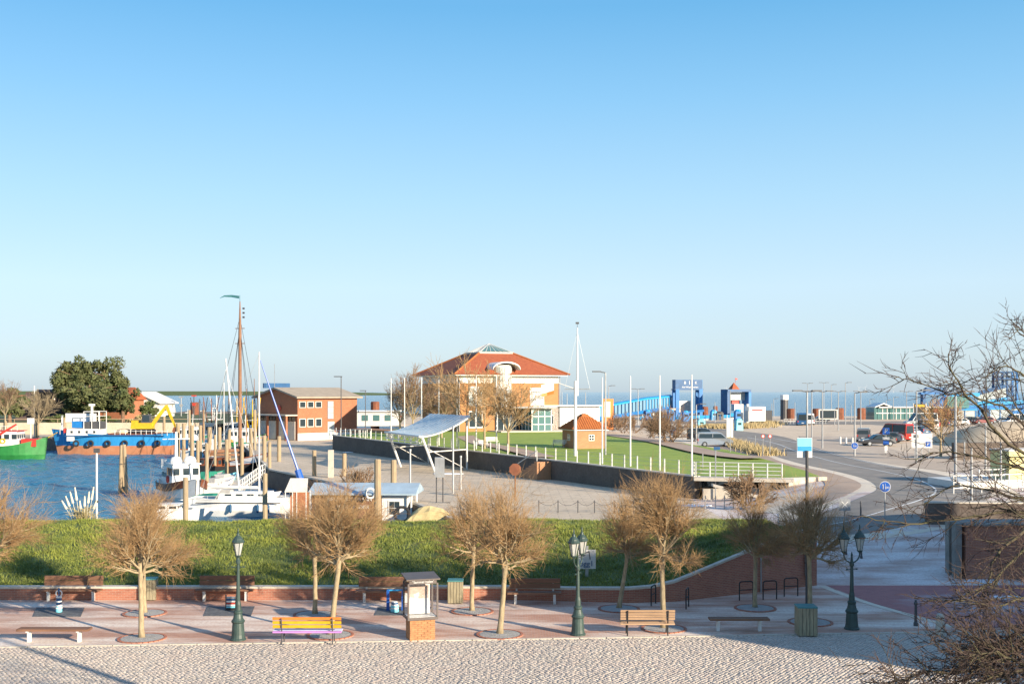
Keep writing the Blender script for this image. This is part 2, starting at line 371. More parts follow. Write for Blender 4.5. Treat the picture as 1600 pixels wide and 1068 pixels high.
# cobbles: real stones, too small to pick apart
def cobbles():
    bx, by = .155, .112; P = []
    y = 31.5; row = 0
    while y < 44.5:
        n = int(50/bx); x = -25+np.arange(n)*bx+(row % 2)*bx*.5+np.random.uniform(-.025, .025, n)
        yy = y+.10*np.sin(x*.7)+np.random.uniform(-.016, .016, n)
        e = np.where(x > 0, 41.55+.078*x, 41.55+.07*x)-.18
        k = yy < e; P.append(np.stack([x[k], yy[k]], 1)); y += by; row += 1
    P = np.concatenate(P); n = len(P)
    lx = bx*.5*np.random.uniform(.84, .97, n); ly = by*.5*np.random.uniform(.82, .97, n); a = np.random.normal(0, .045, n)
    top = np.random.uniform(-.007, .007, n); tilt = np.random.normal(0, .018, (n, 2))
    V = np.zeros((n, 8, 3)); ca, sa = np.cos(a), np.sin(a)
    for i, (sx_, sy_, k, z) in enumerate([(-1, -1, 1, -.06), (1, -1, 1, -.06), (1, 1, 1, -.06), (-1, 1, 1, -.06), (-1, -1, .8, 0), (1, -1, .8, 0), (1, 1, .8, 0), (-1, 1, .8, 0)]):
        jx = np.random.uniform(.94, 1.05, n); jy = np.random.uniform(.94, 1.05, n)
        x_, y_ = sx_*lx*k*jx, sy_*ly*k*jy
        V[:, i, 0] = P[:, 0]+x_*ca-y_*sa; V[:, i, 1] = P[:, 1]+x_*sa+y_*ca
        V[:, i, 2] = (z+top+tilt[:, 0]*x_+tilt[:, 1]*y_) if z == 0 else z
    q = np.array([(4, 5, 6, 7), (0, 1, 5, 4), (1, 2, 6, 5), (2, 3, 7, 6), (3, 0, 4, 7)])
    Fc = (np.arange(n)[:, None, None]*8+q[None]).reshape(-1, 4)
    o = nmesh('cobblestones', V.reshape(-1, 3), Fc, MT['cobble'], street); o['kind'] = 'stuff'
cobbles()
# kerb: one long stone after another
x = -24.; ks = []
kme = MB().box((0, 0, 0), (.96, .14, .16), tx=.985, ty=.86)
k0 = None
while x < 24:
    yc = street_edge(x+.5)-.1; loc = (x+.5, yc, -.055)
    if k0 is None:
        k0 = kme.build('kerb_stone', MT['concrete'], street, loc); k0.rotation_euler.z = .07
    else: c_ = k0.copy(); C.objects.link(c_); c_.location = loc; c_.rotation_euler.z = math.atan(.078 if x > 0 else .07)
    x += .98
# grass bank behind the retaining wall
def bank_z(X, Y):
    yw = wall_y(X); h = wall_h(X)-.07
    if Y <= 60.5:
        t = (Y-yw-.35)/(60.5-yw-.35); z = h+(1.9-h)*(.25*t+.75*sstep(t*.95+.02)) if h < 2 else h+(1.9-h)*sstep(t)
    elif Y < 62.5: z = 1.9
    else:
        lo = -2.2 if X < -5 else (-2.2+(2.6)*sstep((X+5)/4.)); z = 1.9+(lo-1.9)*sstep((Y-62.5)/7.5)
    if 57 < Y < 65: z += (.07*math.sin(X*.53+1)+.05*math.sin(X*1.31)+.03*math.sin(X*3.7))*(1-abs(Y-61)/4)
    if 52 < Y < 62: z += .05*math.sin(X*1.3+Y*.7)+.04*math.sin(X*.47-Y*1.1)
    return z
gx = np.linspace(-80, 14.1, 160); V = []
for X in gx:
    y0 = wall_y(X)+.3
    for k in range(30):
        t = k/29.; Y = y0+(71-y0)*t; V.append((X, Y, bank_z(X, Y)))
nx = len(gx); Fc = [(i*30+k, (i+1)*30+k, (i+1)*30+k+1, i*30+k+1) for i in range(nx-1) for k in range(29)]
bank = struct(nmesh('grass_bank', np.array(V), np.array(Fc), MT['bank'], smooth=True))
def blades(name, pts, hgt, wid, m, parent, lean=.5):
    n = len(pts); a = np.random.uniform(0, 6.283, n); h = hgt*np.random.uniform(.5, 1.3, n); wd = wid*np.random.uniform(.6, 1.4, n)
    l = np.random.normal(0, lean, (n, 2))*h[:, None]
    V = np.zeros((n, 3, 3)); dx, dy = np.cos(a)*wd/2, np.sin(a)*wd/2
    V[:, 0] = pts+np.stack([-dx, -dy, -.02+0*a], 1); V[:, 1] = pts+np.stack([dx, dy, -.02+0*a], 1)
    V[:, 2] = pts+np.stack([l[:, 0], l[:, 1], h], 1)
    o = nmesh(name, V.reshape(-1, 3), np.arange(3*n).reshape(-1, 3), m, parent); o['kind'] = 'stuff'; return o
n = 190000
X = np.random.uniform(-32, 14, n); T = np.random.uniform(0, 1, n)
pts = np.zeros((n, 3))
keep = np.sin(X*1.9+np.sin(T*9)*2)*np.sin(T*31+X*.8)+np.random.normal(0, .8, n) > -.5
for i in range(n):
    y0 = wall_y(X[i])+.34; Y = y0+(63.5-y0)*T[i]; pts[i] = (X[i], Y, bank_z(X[i], Y))
pts = pts[keep]
blades('grass', pts, .115, .035, MT['blade'], bank)
tc_ = []
for k in range(650):
    x = random.uniform(-31, 13); y0 = wall_y(x)+.5; y = y0+(60-y0)*random.random()**.8
    for j in range(26): a = random.uniform(0, 6.28); r = random.uniform(0, .42)**.8; xx, yy = x+r*1.5*math.cos(a), max(wall_y(x)+.4, y+r*.7*math.sin(a)); tc_.append((xx, yy, bank_z(xx, yy)))
blades('tussocks', np.array(tc_), .2, .045, MT['blade'], bank, .6)
# retaining wall
rw = thing('retaining_wall', 'long low red brick retaining wall rising to the gate, holding the grass bank', 'wall')
xs = [-80, -50, -30, -20, -10, -5, 0, 2.5, 5, 6, 7, 8, 9, 10, 10.7, 11.5, 12.5, 13.3, 14.2]
f_, c_ = MB(), MB(); fr, cp = [], []
for x in xs:
    y = wall_y(x); h = wall_h(x)
    fr.append([(x, y, -.1), (x, y, h), (x, y+.34, h), (x, y+.34, -.1)])
    cp.append([(x, y-.04, h), (x, y-.04, h+.09), (x, y+.38, h+.09), (x, y+.38, h)])
f_.loft(fr, True).build('brick_face', MT['wall_brick'], rw); c_.loft(cp, True).build('coping', MT['concrete'], rw)
MB().loft([[(13.86, 53.34, -.1), (13.86, 53.34, 2.6), (14.2, 53.34, 2.6), (14.2, 53.34, -.1)], [(13.95, 56, -.1), (13.95, 56, 2.1), (14.3, 56, 2.1), (14.3, 56, -.1)], [(14.2, 68, -.1), (14.2, 68, 1.2), (14.5, 68, 1.2), (14.5, 68, -.1)]], True).build('return_face', MT['wall_brick'], rw)
# gate ramp and road embankment
def gz(X, Y):
    tz = 2.0*sstep((Y-53.2)/22.)*.6+2.0*.4*max(0, min(1, (Y-53.2)/22.)); b = .45*max(0, min(1, (Y-53.2)/11.))
    return b+(tz-b)*sstep((X-15.)/10.)
gx = np.linspace(14.2, 62, 97); gy = np.linspace(53.2, 100, 95)
V = np.array([(X, Y, gz(X, Y)) for X in gx for Y in gy]); ny = len(gy)
Fc = np.array([(i*ny+k, (i+1)*ny+k, (i+1)*ny+k+1, i*ny+k+1) for i in range(len(gx)-1) for k in range(ny-1)])
struct(nmesh('gate_ramp', V, Fc, MT['frost_paving'], smooth=True))
def strip(name, pts, width, m, zoff, zf=None, n=8, off=0.):
    zf = zf or (lambda x, y: gz(x, y) if y < 99.5 else 2.0)
    P = [Vector((p[0], p[1], 0)) for p in pts]; S = []
    for i in range(len(P)-1):                             # Catmull-Rom
        a, b, c, d = P[max(0, i-1)], P[i], P[i+1], P[min(len(P)-1, i+2)]
        for k in range(n):
            t = k/n; S.append(.5*((2*b)+(c-a)*t+(2*a-5*b+4*c-d)*t*t+(3*b-a-3*c+d)*t**3))
    S.append(P[-1]); V, Fc = [], []; W = 5
    for i, p in enumerate(S):
        d = (S[min(i+1, len(S)-1)]-S[max(i-1, 0)]).normalized(); nrm = Vector((-d.y, d.x, 0))
        for k in range(W+1):
            q = p+nrm*(off+width*(k/W-.5)); V.append((q.x, q.y, zf(q.x, q.y)+zoff))
    for i in range(len(S)-1):
        for k in range(W): Fc.append(((W+1)*i+k, (W+1)*(i+1)+k, (W+1)*(i+1)+k+1, (W+1)*i+k+1))
    o = nmesh(name, np.array(V), np.array(Fc), m, smooth=True)
    if o.data.polygons[0].normal.z < 0: o.data.flip_normals()
    return struct(o)
sheet('quay', [(62, 53.2), (140, 53), (160, 330), (-60, 330), (-62, 262), (-30, 262), (-18, 196), (-8, 180), (12, 130), (24.5, 99.9), (62, 99.9)], MT['quay'], 1.996)
RD = [(36, 175), (35.6, 155), (33.2, 133), (32, 113), (32.4, 100), (32, 90), (29.6, 80), (25.5, 73), (20.5, 69.5), (16.5, 70)]
strip('pavement', RD, 17.5, MT['sidewalk'], .012, off=-3.2)
strip('road', RD, 7.6, MT['asphalt'], .024)
strip('cycle_path', RD[:8]+[(26.5, 76)], 2.8, MT['path'], .024, off=-8.2) if False else None
strip('cycle_path', [(27, 150), (26.8, 128), (25.6, 112), (26.2, 98), (25.5, 88), (23, 81), (19.5, 77)], 2.6, MT['path'], .026)
strip('road_marking', [(p[0]+.2, p[1]) for p in RD], .14, MT['white_paint'], .034)
strip('road_marking', [(p[0]+3.4, p[1]) for p in RD[:5]], .14, MT['white_paint'], .034)
MT['street2'] = ground_mat('worn street', (.46, .36, .27), (.56, .45, .34), (.36, .28, .22), (1, .3, 1), .2, .8)
strip('cross_street', [(52, 84), (44, 98), (41, 112), (42, 140), (50, 180)], 9, MT['street2'], .02)
strip('ferry_lane', [(8, 246), (22, 236), (34, 215), (38, 185), (36, 160)], 9, MT['asphalt'], .016, lambda x, y: 2.)
strip('ferry_lane', [(36, 262), (60, 255), (95, 262)], 22, MT['asphalt'], .014, lambda x, y: 2.)
sheet('ramp_paving', [(14.6, 53.0), (15.4, 48.5), (17.1, 43.4), (34, 44.6), (34, 53.0)], MT['red_paving'], .006)
strip('gutter', [(14.35, 52.7), (15.2, 48.5), (16.9, 43.6)], .34, MT['sidewalk'], .012, lambda x, y: 0.)
# harbour yard, quay edges
YARD = [(-3, 72.5), (-7.9, 87.9), (-15.5, 104), (-26.4, 124), (-42, 178), (-46, 226), (-30, 232), (-17, 205), (-26.5, 168.5), (14.6, 91.2), (24, 92), (24, 91), (14.2, 91), (14.2, 67), (8, 68)]
sheet('harbour_yard', [p for p in YARD if p not in ((24, 92), (24, 91))], MT['yard'], .45)
mb = MB(); e = YARD[:7]
for a, b in zip(e, e[1:]): mb.add([(a[0], a[1], -3), (b[0], b[1], -3), (b[0], b[1], .44), (a[0], a[1], .44)], [(0, 1, 2, 3)])
struct(mb.build('quay_wall', MT['basalt']))
mb = MB()
for a, b in zip(e, e[1:]):
    d = (Vector(b)-Vector(a)).normalized(); nn = Vector((d.y, -d.x))*.35
    mb.add([(a[0], a[1], .6), (b[0], b[1], .6), (b[0]+nn.x, b[1]+nn.y, .6), (a[0]+nn.x, a[1]+nn.y, .6), (a[0], a[1], .3), (b[0], b[1], .3), (b[0]+nn.x, b[1]+nn.y, .46), (a[0]+nn.x, a[1]+nn.y, .46)],
           [(0, 1, 2, 3), (0, 4, 5, 1), (2, 6, 7, 3)])
struct(mb.build('quay_edge', MT['concrete']))
# dark wall of the lawn terrace
WA, WB = Vector((14.6, 91, 0)), Vector((-26.5, 168, 0)); WD = (WB-WA).normalized(); WN = Vector((WD.y, -WD.x, 0))   # WN points to the lawn
def wl(t, off=0., z=0.): p = WA.lerp(WB, t)+WN*off; return Vector((p.x, p.y, z))
def lawn_z(t): return 2.2+.35*t
tw = thing('terrace_wall', 'long dark stone harbour wall below the lawn with white railing posts', 'wall')
mb, cp = MB(), MB(); secs, s2 = [], []
for i in range(13):
    t = i/12; a, b = wl(t), wl(t, .5); z = lawn_z(t)
    secs.append([(a.x-.15*0, a.y, .3), (a.x, a.y, z), (b.x, b.y, z), (b.x, b.y, .3)])
    a, b = wl(t, -.05), wl(t, .55); s2.append([(a.x, a.y, z+.002), (a.x, a.y, z+.1), (b.x, b.y, z+.1), (b.x, b.y, z+.002)])
mb.loft(secs, True).build('stone_face', MT['basalt'], tw); cp.loft(s2, True).build('coping', MT['concrete'], tw)
lawn = [wl(0, .4, 2.19), wl(.25, .4, lawn_z(.25)-.01), wl(.5, .4, lawn_z(.5)-.01), wl(.75, .4, lawn_z(.75)-.01), wl(1, .4, 2.54),
        Vector((-20, 196, 2.6)), Vector((10, 196, 2.5)), Vector((20, 160, 2.4)), Vector((25, 131, 2.3)), Vector((25.2, 115, 2.3)), Vector((25.2, 98, 2.25)), Vector((24.6, 90.3, 2.25)), Vector((21, 89.4, 2.2))]
mb = MB(); cx = Vector((2, 140, 2.42)); mb.add([tuple(cx)]+[tuple(p) for p in lawn], [(0, i+1, (i+1) % len(lawn)+1) for i in range(len(lawn))])
lo_ = mb.build('lawn', MT['lawn'])
if lo_.data.polygons[0].normal.z < 0: lo_.data.flip_normals()
struct(lo_)
def lz(x, y): return 2.5
pth = [gp(880, 671, 2.5), gp(950, 678, 2.5), gp(1030, 690, 2.45), gp(1110, 708, 2.4), gp(1180, 717, 2.36)]
strip('lawn_path', [(p.x, p.y) for p in pth], 3.2, MT['path'], .05, lambda x, y: 2.44)
strip('lawn_path', [(p.x, p.y) for p in (gp(850, 715, 2.4), gp(800, 702, 2.4), gp(745, 690, 2.5), gp(730, 676, 2.5), gp(800, 672, 2.5), gp(880, 671, 2.5))], 2.6, MT['path'], .055, lambda x, y: 2.45)
# concrete retaining end below the lawn tip
cw = thing('concrete_wall', 'pale concrete retaining wall under the tip of the lawn', 'wall')
MB().loft([[(15.2, 90.4, .2), (15.2, 90.4, 1.3), (15.2, 90.9, 1.3), (15.2, 90.9, .2)], [(20.4, 89.2, .2), (20.4, 89.2, 1.5), (20.4, 89.7, 1.5), (20.4, 89.7, .2)]], True).build('wall_face', MT['concrete'], cw)
MB().loft([[(20.42, 89.0, .2), (20.42, 89.0, 2.24), (20.42, 89.5, 2.24), (20.42, 89.5, .2)], [(24.9, 89.9, .5), (24.9, 89.9, 2.3), (24.9, 90.4, 2.3), (24.9, 90.4, .5)]], True).build('wall_face', MT['concrete'], cw)
# far land
sheet('west_quay', [(-165, 196), (-112, 203), (-75, 205), (-58, 206), (-56, 262), (-62, 262), (-70, 330), (-300, 420), (-400, 200)], MT['tan_wall'], .9)
mb = MB(); e = [(-165, 196), (-112, 203), (-75, 205), (-58, 206), (-56, 262)]
for a, b in zip(e, e[1:]): mb.add([(a[0], a[1], -3), (b[0], b[1], -3), (b[0], b[1], .89), (a[0], a[1], .89)], [(0, 1, 2, 3)])
struct(mb.build('west_quay_wall', MT['rubble']))
sheet('west_land', [(-300, 230), (-128, 226), (-60, 222), (-52, 262), (-70, 330), (-300, 420)], MT['hedge'], 2.6)
secs = []
for x, y, h in [(-4600, 3300, 12), (-2500, 3400, 12), (-1300, 3500, 11.5), (-900, 3500, 11), (-600, 3600, 10.), (-400, 3700, 5), (-300, 3800, -1)]:
    secs.append([(x, y-90, -2), (x, y-20, h*.72), (x, y, h), (x, y+16, h), (x, y+90, -2)])
struct(MB().loft(secs).build('far_dyke', MT['bank']))
secs = []
for i in range(40):
    x = -140+i*5.2; y = 430-.25*(x+140); h = 1.6+.4*math.sin(i*2.1)+.3*math.sin(i*5.3)
    secs.append([(x, y-9, -2), (x, y-4, h*.7), (x, y, h), (x, y+4, h), (x, y+12, -2)])
struct(MB().loft(secs).build('mole', MT['rubble']))
# ------------------------------------------------------------------ foreground
def tubes(segs, n=3):
    S = np.array(segs, dtype=float); P, Q, r1, r2 = S[:, 0:3], S[:, 3:6], S[:, 6], S[:, 7]
    d = Q-P; d /= np.maximum(np.linalg.norm(d, axis=1, keepdims=True), 1e-9)
    ref = np.where(np.abs(d[:, 2:3]) < .9, np.array([[0, 0, 1.]]), np.array([[1., 0, 0]]))
    a = np.cross(d, ref); a /= np.linalg.norm(a, axis=1, keepdims=True); b = np.cross(d, a); k = len(S)
    V = np.zeros((k, 2*n, 3))
    for i in range(n):
        c, s = math.cos(2*math.pi*i/n), math.sin(2*math.pi*i/n)
        V[:, i] = P+(a*c+b*s)*r1[:, None]; V[:, n+i] = Q+(a*c+b*s)*r2[:, None]
    q = np.array([(i, (i+1) % n, n+(i+1) % n, n+i) for i in range(n)])
    return V.reshape(-1, 3), (np.arange(k)[:, None, None]*2*n+q[None]).reshape(-1, 4)
def rv(s=1.): return Vector((random.gauss(0, s), random.gauss(0, s), random.gauss(0, s)))
def grow(p, d, L, r, lvl, spec, big, small, up=.1, wob=.12):
    nch, fl, fr, spread = spec[lvl] if lvl < len(spec) else (0, 0, 0, 0)
    ns = 4 if lvl < 2 else 2; st = L/ns; q = Vector(p); pts = [(q.copy(), d.copy(), r)]
    for i in range(ns):
        d = (d+rv(wob)+Vector((0, 0, up))*(1 if lvl < 3 else .5)).normalized(); e = q+d*st
        ra, rb = r*(1-.7*i/ns), r*(1-.7*(i+1)/ns)
        (big if lvl < 2 else small).append((*q, *e, ra, rb)); q = e; pts.append((q.copy(), d.copy(), rb))
    for k in range(nch):
        t = .22+.78*(k+random.random()*.8)/nch; i = min(ns-1, int(t*ns)); f = t*ns-i
        b = pts[i][0].lerp(pts[i+1][0], min(1, f)); dd = pts[i][1]
        nd = (dd+rv(spread)).normalized(); rr = max(.005, pts[i][2]*fr)
        grow(b, nd, L*fl*random.uniform(.7, 1.25), rr, lvl+1, spec, big, small, up, wob)
def pollard(i):
    random.seed(100+i); big, small = [], []
    ht = 2.35+.07*i
    for k in range(17):
        az = k*2.4+random.uniform(-.3, .3); el = R(random.choice([-4, 8, 16, 26, 36, 48, 60, 74, 84])+random.uniform(-6, 6))
        d = Vector((math.cos(az)*math.cos(el), math.sin(az)*math.cos(el), math.sin(el)))
        p = Vector((0, 0, ht-.1+.35*random.random()))
        L = 1.28+.5*math.sin(el)
        grow(p, d, L*random.uniform(.85, 1.12), .052, 0, [(8, .55, .62, .46), (7, .62, .62, .46), (4, .76, .72, .42)], big, small, .10)
    tr = MB(); px, py = 0, 0; secs = []
    for j in range(9):
        z = (ht+.35)*j/8; r = .105-.03*j/8+(.04 if j == 0 else 0)+(.02 if j >= 7 else 0)
        px += random.uniform(-.02, .02); py += random.uniform(-.02, .02)
        secs.append([(px+r*random.uniform(.93, 1.07)*math.cos(a*math.pi/5), py+r*math.sin(a*math.pi/5), z-.05*(j == 0)) for a in range(10)])
    tr.loft(secs, True)
    return tr, big, small
PROTO = []
def make_tree(i):
    tr, big, small = pollard(i)
    root = thing('bare_tree', 'x', 'tree'); tr.build('trunk', MT['bark'], root, smooth=True)
    V, Fc = tubes(big, 5); l = nmesh('limbs', V, Fc, MT['bark'], root, True)
    V, Fc = tubes(small, 3); nmesh('crown', V, Fc, MT['twig'], root)
    return root
for i in range(5): PROTO.append(make_tree(i))
TREES = [(-14, 972, 3, 1.05, 'bare round-crowned tree at the promenade end, beside the plain dark backless bench', 0),
 (222, 997, 1, 1.0, 'straight-trunked bare round-crowned tree standing before the wooden bin, by the dark backless bench', 0),
 (226, 958, 4, .9, 'bare tree in the rear row, its trunk directly behind another trunk near the wooden bin', 0),
 (492, 960, 0, .95, 'slender bare tree in the rear row behind the rainbow bench', 0),
 (516, 992, 2, 1.06, 'leaning bare tree rising from gravel right behind the rainbow bench', .12),
 (738, 955, 3, .92, 'bare tree in the rear row between wooden bin and plank bench', .02),
 (781, 991, 0, 1.05, 'bare round-crowned tree standing in gravel between glass display case and twin lamp', .06),
 (967, 951, 0, .93, 'leaning bare tree before the low brick wall beside the handwritten board', .14),
 (1037, 982, 4, 1.04, 'sunlit bare tree behind the pale slatted bench', .0),
 (1180, 950, 1, .9, 'shaded bare tree between bicycle hoops and brick wall', .02),
 (1266, 972, 3, .98, 'shaded bare tree behind the tall wooden planter bin', .0)]
PIT = ['', 'straight tree before the wooden bin', 'rear tree hidden behind another trunk', 'slender rear tree by the rainbow bench', 'leaning tree at the rainbow bench', 'rear tree beside the teal-lidded bin', 'tree beside the display case', 'leaning tree at the handwritten board', 'tree behind the pale slatted bench', 'shaded tree at the bicycle hoops', 'shaded tree at the tall bin']
ring = MB(); gm = MB()
for k in range(28):
    a = 2*math.pi*k/28; ring.box((.82*math.cos(a), .82*math.sin(a), .012), (.17, .1, .05), rz=a+math.pi/2)
gm.lathe([(.78, -.02), (.76, .03), (.5, .045), (.2, .06)], n=20)
for k, (u, v, pi, s, lab, lean) in enumerate(TREES):
    p = gp(u, v); rz = k*1.7
    src = PROTO[pi]
    if not src.get('used'):
        o = src; o['used'] = 1
    else: o = dup(src)
    if 'used' in o and o is not src: del o['used']
    o.location = p; o.rotation_euler = (0, lean, rz) if lean == 0 else (0, 0, 0)
    if lean: o.rotation_mode = 'XYZ'; o.rotation_euler = (0, lean, 0)
    o.scale = (s, s, s); tag(o, lab, 'tree', 'pollarded trees on the promenade')
    if u > 0:
        g = thing('tree_pit', 'round gravel pit with brick rim under the '+PIT[k], 'tree pit', (p.x, p.y, .004), 0, 'gravel pits around the tree feet')
        if k == 1:
            g0 = gm.build('gravel', MT['gravel'], g); r0 = ring.build('brick_rim', MT['wall_brick'], g)
        else:
            for q in (g0, r0): c_ = q.copy(); C.objects.link(c_); c_.parent = g
for o in PROTO:
    if 'used' in o: del o['used']
# ---- lamps
def lantern(root, c):
    c = Vector(c); nm = MT['lamp_green']
    l = MB().lathe([(.085, 0), (.185, .46)], c, 6).build('lantern', MT['lamp_glass'], root)
    fr = MB()
    for k in range(6):
        a = math.pi*k/3; ca, sa = math.cos(a), math.sin(a)
        fr.bar(c+Vector((.09*ca, .09*sa, -.01)), c+Vector((.193*ca, .193*sa, .47)), .012, n=4)
    fr.lathe([(.04, -.1), (.12, -.03), (.12, .0)], c, 6)
    fr.build('frame', nm, l)
    MB().lathe([(.22, .455), (.23, .49), (.18, .56), (.165, .6), (.10, .68), (.07, .7), (.05, .78), (.02, .82), (.03, .86), (.012, .98)], c, 12).build('roof', nm, l, smooth=False)
def lamp(u, v, label, heads, rz=0, h=1.):
    root = thing('street_lamp', label, 'street lamp', gp(u, v), rz, 'green cast-iron lamps on the promenade')
    MB().lathe([(.29, 0), (.29, .05), (.255, .08), (.235, .2), (.205, .62), (.24, .66), (.245, .70), (.21, .74), (.18, .80), (.145, .95), (.165, 1.0), (.165, 1.05), (.115, 1.09), (.105, 1.3), (.08, 1.42)], n=16).build('plinth', MT['lamp_green'], root)
    top = 3.0 if heads == 1 else 2.62
    MB().lathe([(.078, 1.4), (.062, 2.2), (.052, top-.25), (.085, top-.22), (.09, top-.12), (.06, top-.08), (.05, top)], n=12).build('column', MT['lamp_green'], root)
    MB().bar((-.22, 0, top-.35), (.22, 0, top-.35), .016, n=6).box((-.22, 0, top-.35), (.05, .05, .05)).box((.22, 0, top-.35), (.05, .05, .05)).build('ladder_bar', MT['lamp_green'], root)
    if heads == 1: lantern(root, (0, 0, top+.08))
    else:
        for s in (-1, 1):
            arm = [(0, 0, top-.1)]+[(s*.36*math.sin(a), 0, top+.22-.32*math.cos(a)) for a in [R(x) for x in (20, 45, 70, 90)]]+[(s*.36, 0, top+.3)]
            MB().path(arm, .028).build('arm', MT['lamp_green'], root); lantern(root, (s*.36, 0, top+.36))
        MB().lathe([(.05, top-.02), (.03, top+.15), (.045, top+.18), (.01, top+.32)], n=8).build('finial', MT['lamp_green'], root)
lamp(372, 999, 'green cast-iron street lamp with a single lantern beside the rainbow bench', 1)
lamp(903, 991, 'green cast-iron street lamp with twin lanterns in sun in front of the handwritten board', 2, R(62))
lamp(1331, 982, 'dark green twin-lantern street lamp standing in shade beside the red ramp', 2, R(20))
# ---- benches
def plank(L, d, h, bev=.0): return MB().box((0, 0, 0), (L, d, h), tx=.998, ty=.94)
def wall_bench(u0, u1, v, label):
    c = gp((u0+u1)/2, v); L = (u1-u0)/F*c.y
    root = thing('plank_bench', label, 'bench', (c.x, c.y, 0), 0, 'plank benches along the retaining wall')
    for k in range(2): plank(L, .06, .20).build('back_plank', MT['bench_wood'], root, (0, .30+.03*k, .72+.215*k))
    for k in range(3): plank(L+.12, .15, .07).build('seat_plank', MT['bench_wood'], root, (-.03, -.12+.165*k, .47))
    for s in (-1, 1):
        MB().box((0, 0, .215), (.11, .12, .43)).box((0, .11, .41), (.09, .5, .05)).build('leg', MT['white_metal'], root, (s*L*.38, -.02, 0))
        MB().box((0, 0, .62), (.07, .05, .5)).build('back_support', MT['white_metal'], root, (s*L*.36, .36, 0))
wall_bench(65, 157, 938, 'brown plank bench against the wall behind the ringed striped play post')
wall_bench(309, 395, 938, 'brown plank bench against the wall behind the single-lantern lamp')
wall_bench(559, 645, 940, 'brown plank bench against the wall behind the glass display case')
wall_bench(796, 876, 943, 'brown plank bench against the wall, half in shade, between bare tree and twin lamp')
def backless(u0, u1, v, label, rz=0):
    c = gp((u0+u1)/2, v); L = (u1-u0)/F*c.y
    root = thing('backless_bench', label, 'bench', (c.x, c.y, 0), rz, 'backless benches at the kerb')
    for k in range(3): plank(L, .145, .075).build('seat_plank', MT['bench_wood'], root, (0, -.16+.16*k, .46))
    for s in (-1, 1): MB().box((0, 0, .205), (.12, .12, .41)).box((0, 0, .40), (.09, .46, .04)).build('leg', MT['white_metal'], root, (s*L*.35, 0, 0))
backless(29, 141, 1002, 'dark backless bench with pale legs in sun beside the striped play post', .0)
backless(1108, 1201, 985, 'dark backless bench standing in shade beside the wooden planter bin')
def slat_bench(u0, u1, v, label, back, seat, legm, rz=0):
    c = gp((u0+u1)/2, v); L = (u1-u0)/F*c.y
    root = thing('slatted_bench', label, 'bench', (c.x, c.y, 0), rz, 'slatted benches facing the harbour')
    n = len(back)
    for k, m in enumerate(back):
        z = .93-.29*k/max(1, n-1); o = plank(L, .035, .33/n*.92).build('back_slat', m, root, (0, -.08-.16*(z-.5), z)); o.rotation_euler.x = R(14)
    for k, m in enumerate(seat): plank(L, .44/len(seat)*.9, .05).build('seat_slat', m, root, (0, -.08+.46*k/len(seat), .44+.012*k))
    for s in (-1, 1):
        MB().path([(0, -.1, 0), (0, -.06, .22), (0, -.09, .44), (0, -.20, .95)], .026).path([(0, .36, 0), (0, .34, .2), (0, .36, .42)], .026).bar((0, -.09, .41), (0, .38, .41), .024).build('leg', legm, root, (s*L*.37, 0, 0))
    return root
slat_bench(427, 534, 1005, 'rainbow painted bench with orange, yellow and purple slats beside the single-lantern lamp', [MT['orange'], MT['yellow'], MT['yellow']], [MT['purple'], MT['pale_violet'], MT['pale_violet']], MT['dark_metal'])
slat_bench(969, 1054, 992, 'pale wooden slatted bench with black iron legs beside the sunlit twin lamp', [MT['bench_pale']]*4, [MT['bench_pale']]*4, MT['black'])
# ---- display case
kc = gp(656, 999); K = thing('display_case', 'dark metal glass display case with poster on a brick plinth', 'display case', (kc.x, kc.y+.25, 0), R(17))
MB().box((0, 0, .38), (.88, .68, .76)).build('plinth_core', MT['mortar'], K)
bme = None
bw, bh = .225, .068
for r in range(10):
    z = .04+r*.0745
    for side in range(4):
        n, half, dep = (4, .47, .36) if side in (0, 2) else (3, .36, .46)
        L = 2*half/n
        for k in range(n):
            t = -half+L*(k+.5)+(.5 if r % 2 else 0)*L*.5*0
            if r % 2: t = -half+L*(k+.5)
            a = side*math.pi/2; x, y = t, -(dep-.025 if side in (0, 2) else dep-.025)
            # running bond: shift alternate rows by widening end bricks
            sft = (L*.22 if r % 2 else -L*.22) if 0 < k < n else 0
            ln = L-.012
            if 0 < k: t0 = -half+L*k+(L*.25 if r % 2 else -L*.2)
            else: t0 = -half
            if k < n-1: t1 = -half+L*(k+1)+(L*.25 if r % 2 else -L*.2)
            else: t1 = half
            ln = t1-t0-.012; x = (t0+t1)/2
            px, py = x*math.cos(a)-y*math.sin(a), x*math.sin(a)+y*math.cos(a)
            if bme is None:
                b0 = MB().box((0, 0, 0), (1, .06, bh), tx=.985).build('brick', MT['kiosk_brick'], K); bme = b0.data; o = b0
            else: o = link('brick', bme, K)
            o.location = (px+random.uniform(-.003, .003), py+random.uniform(-.003, .003), z); o.rotation_euler.z = a; o.scale = (ln, 1, 1)
MB().box((0, 0, .80), (1.12, .9, .09)).build('bottom_frame', MT['kiosk_metal'], K)
MB().box((0, .0, .853), (1.0, .78, .012)).build('shelf', MT['white_paint'], K)
for sx in (-1, 1):
    for sy in (-1, 1): MB().box((sx*.535, sy*.425, 1.46), (.06, .06, 1.24)).build('post', MT['kiosk_metal'], K)
rf = MB().loft([[(-.62, -.52, 2.20), (.62, -.52, 2.20), (.62, -.52, 2.25), (-.62, -.52, 2.25)], [(-.62, .52, 2.30), (.62, .52, 2.30), (.62, .52, 2.35), (-.62, .52, 2.35)]], True).build('roof', MT['kiosk_metal'], K)
MB().box((0, -.43, 2.135), (1.01, .04, .15)).build('header', MT['kiosk_metal'], K)
lettering('"Sammel hafen"', .13, MT['white_paint'], K, (0, -.455, 2.135))
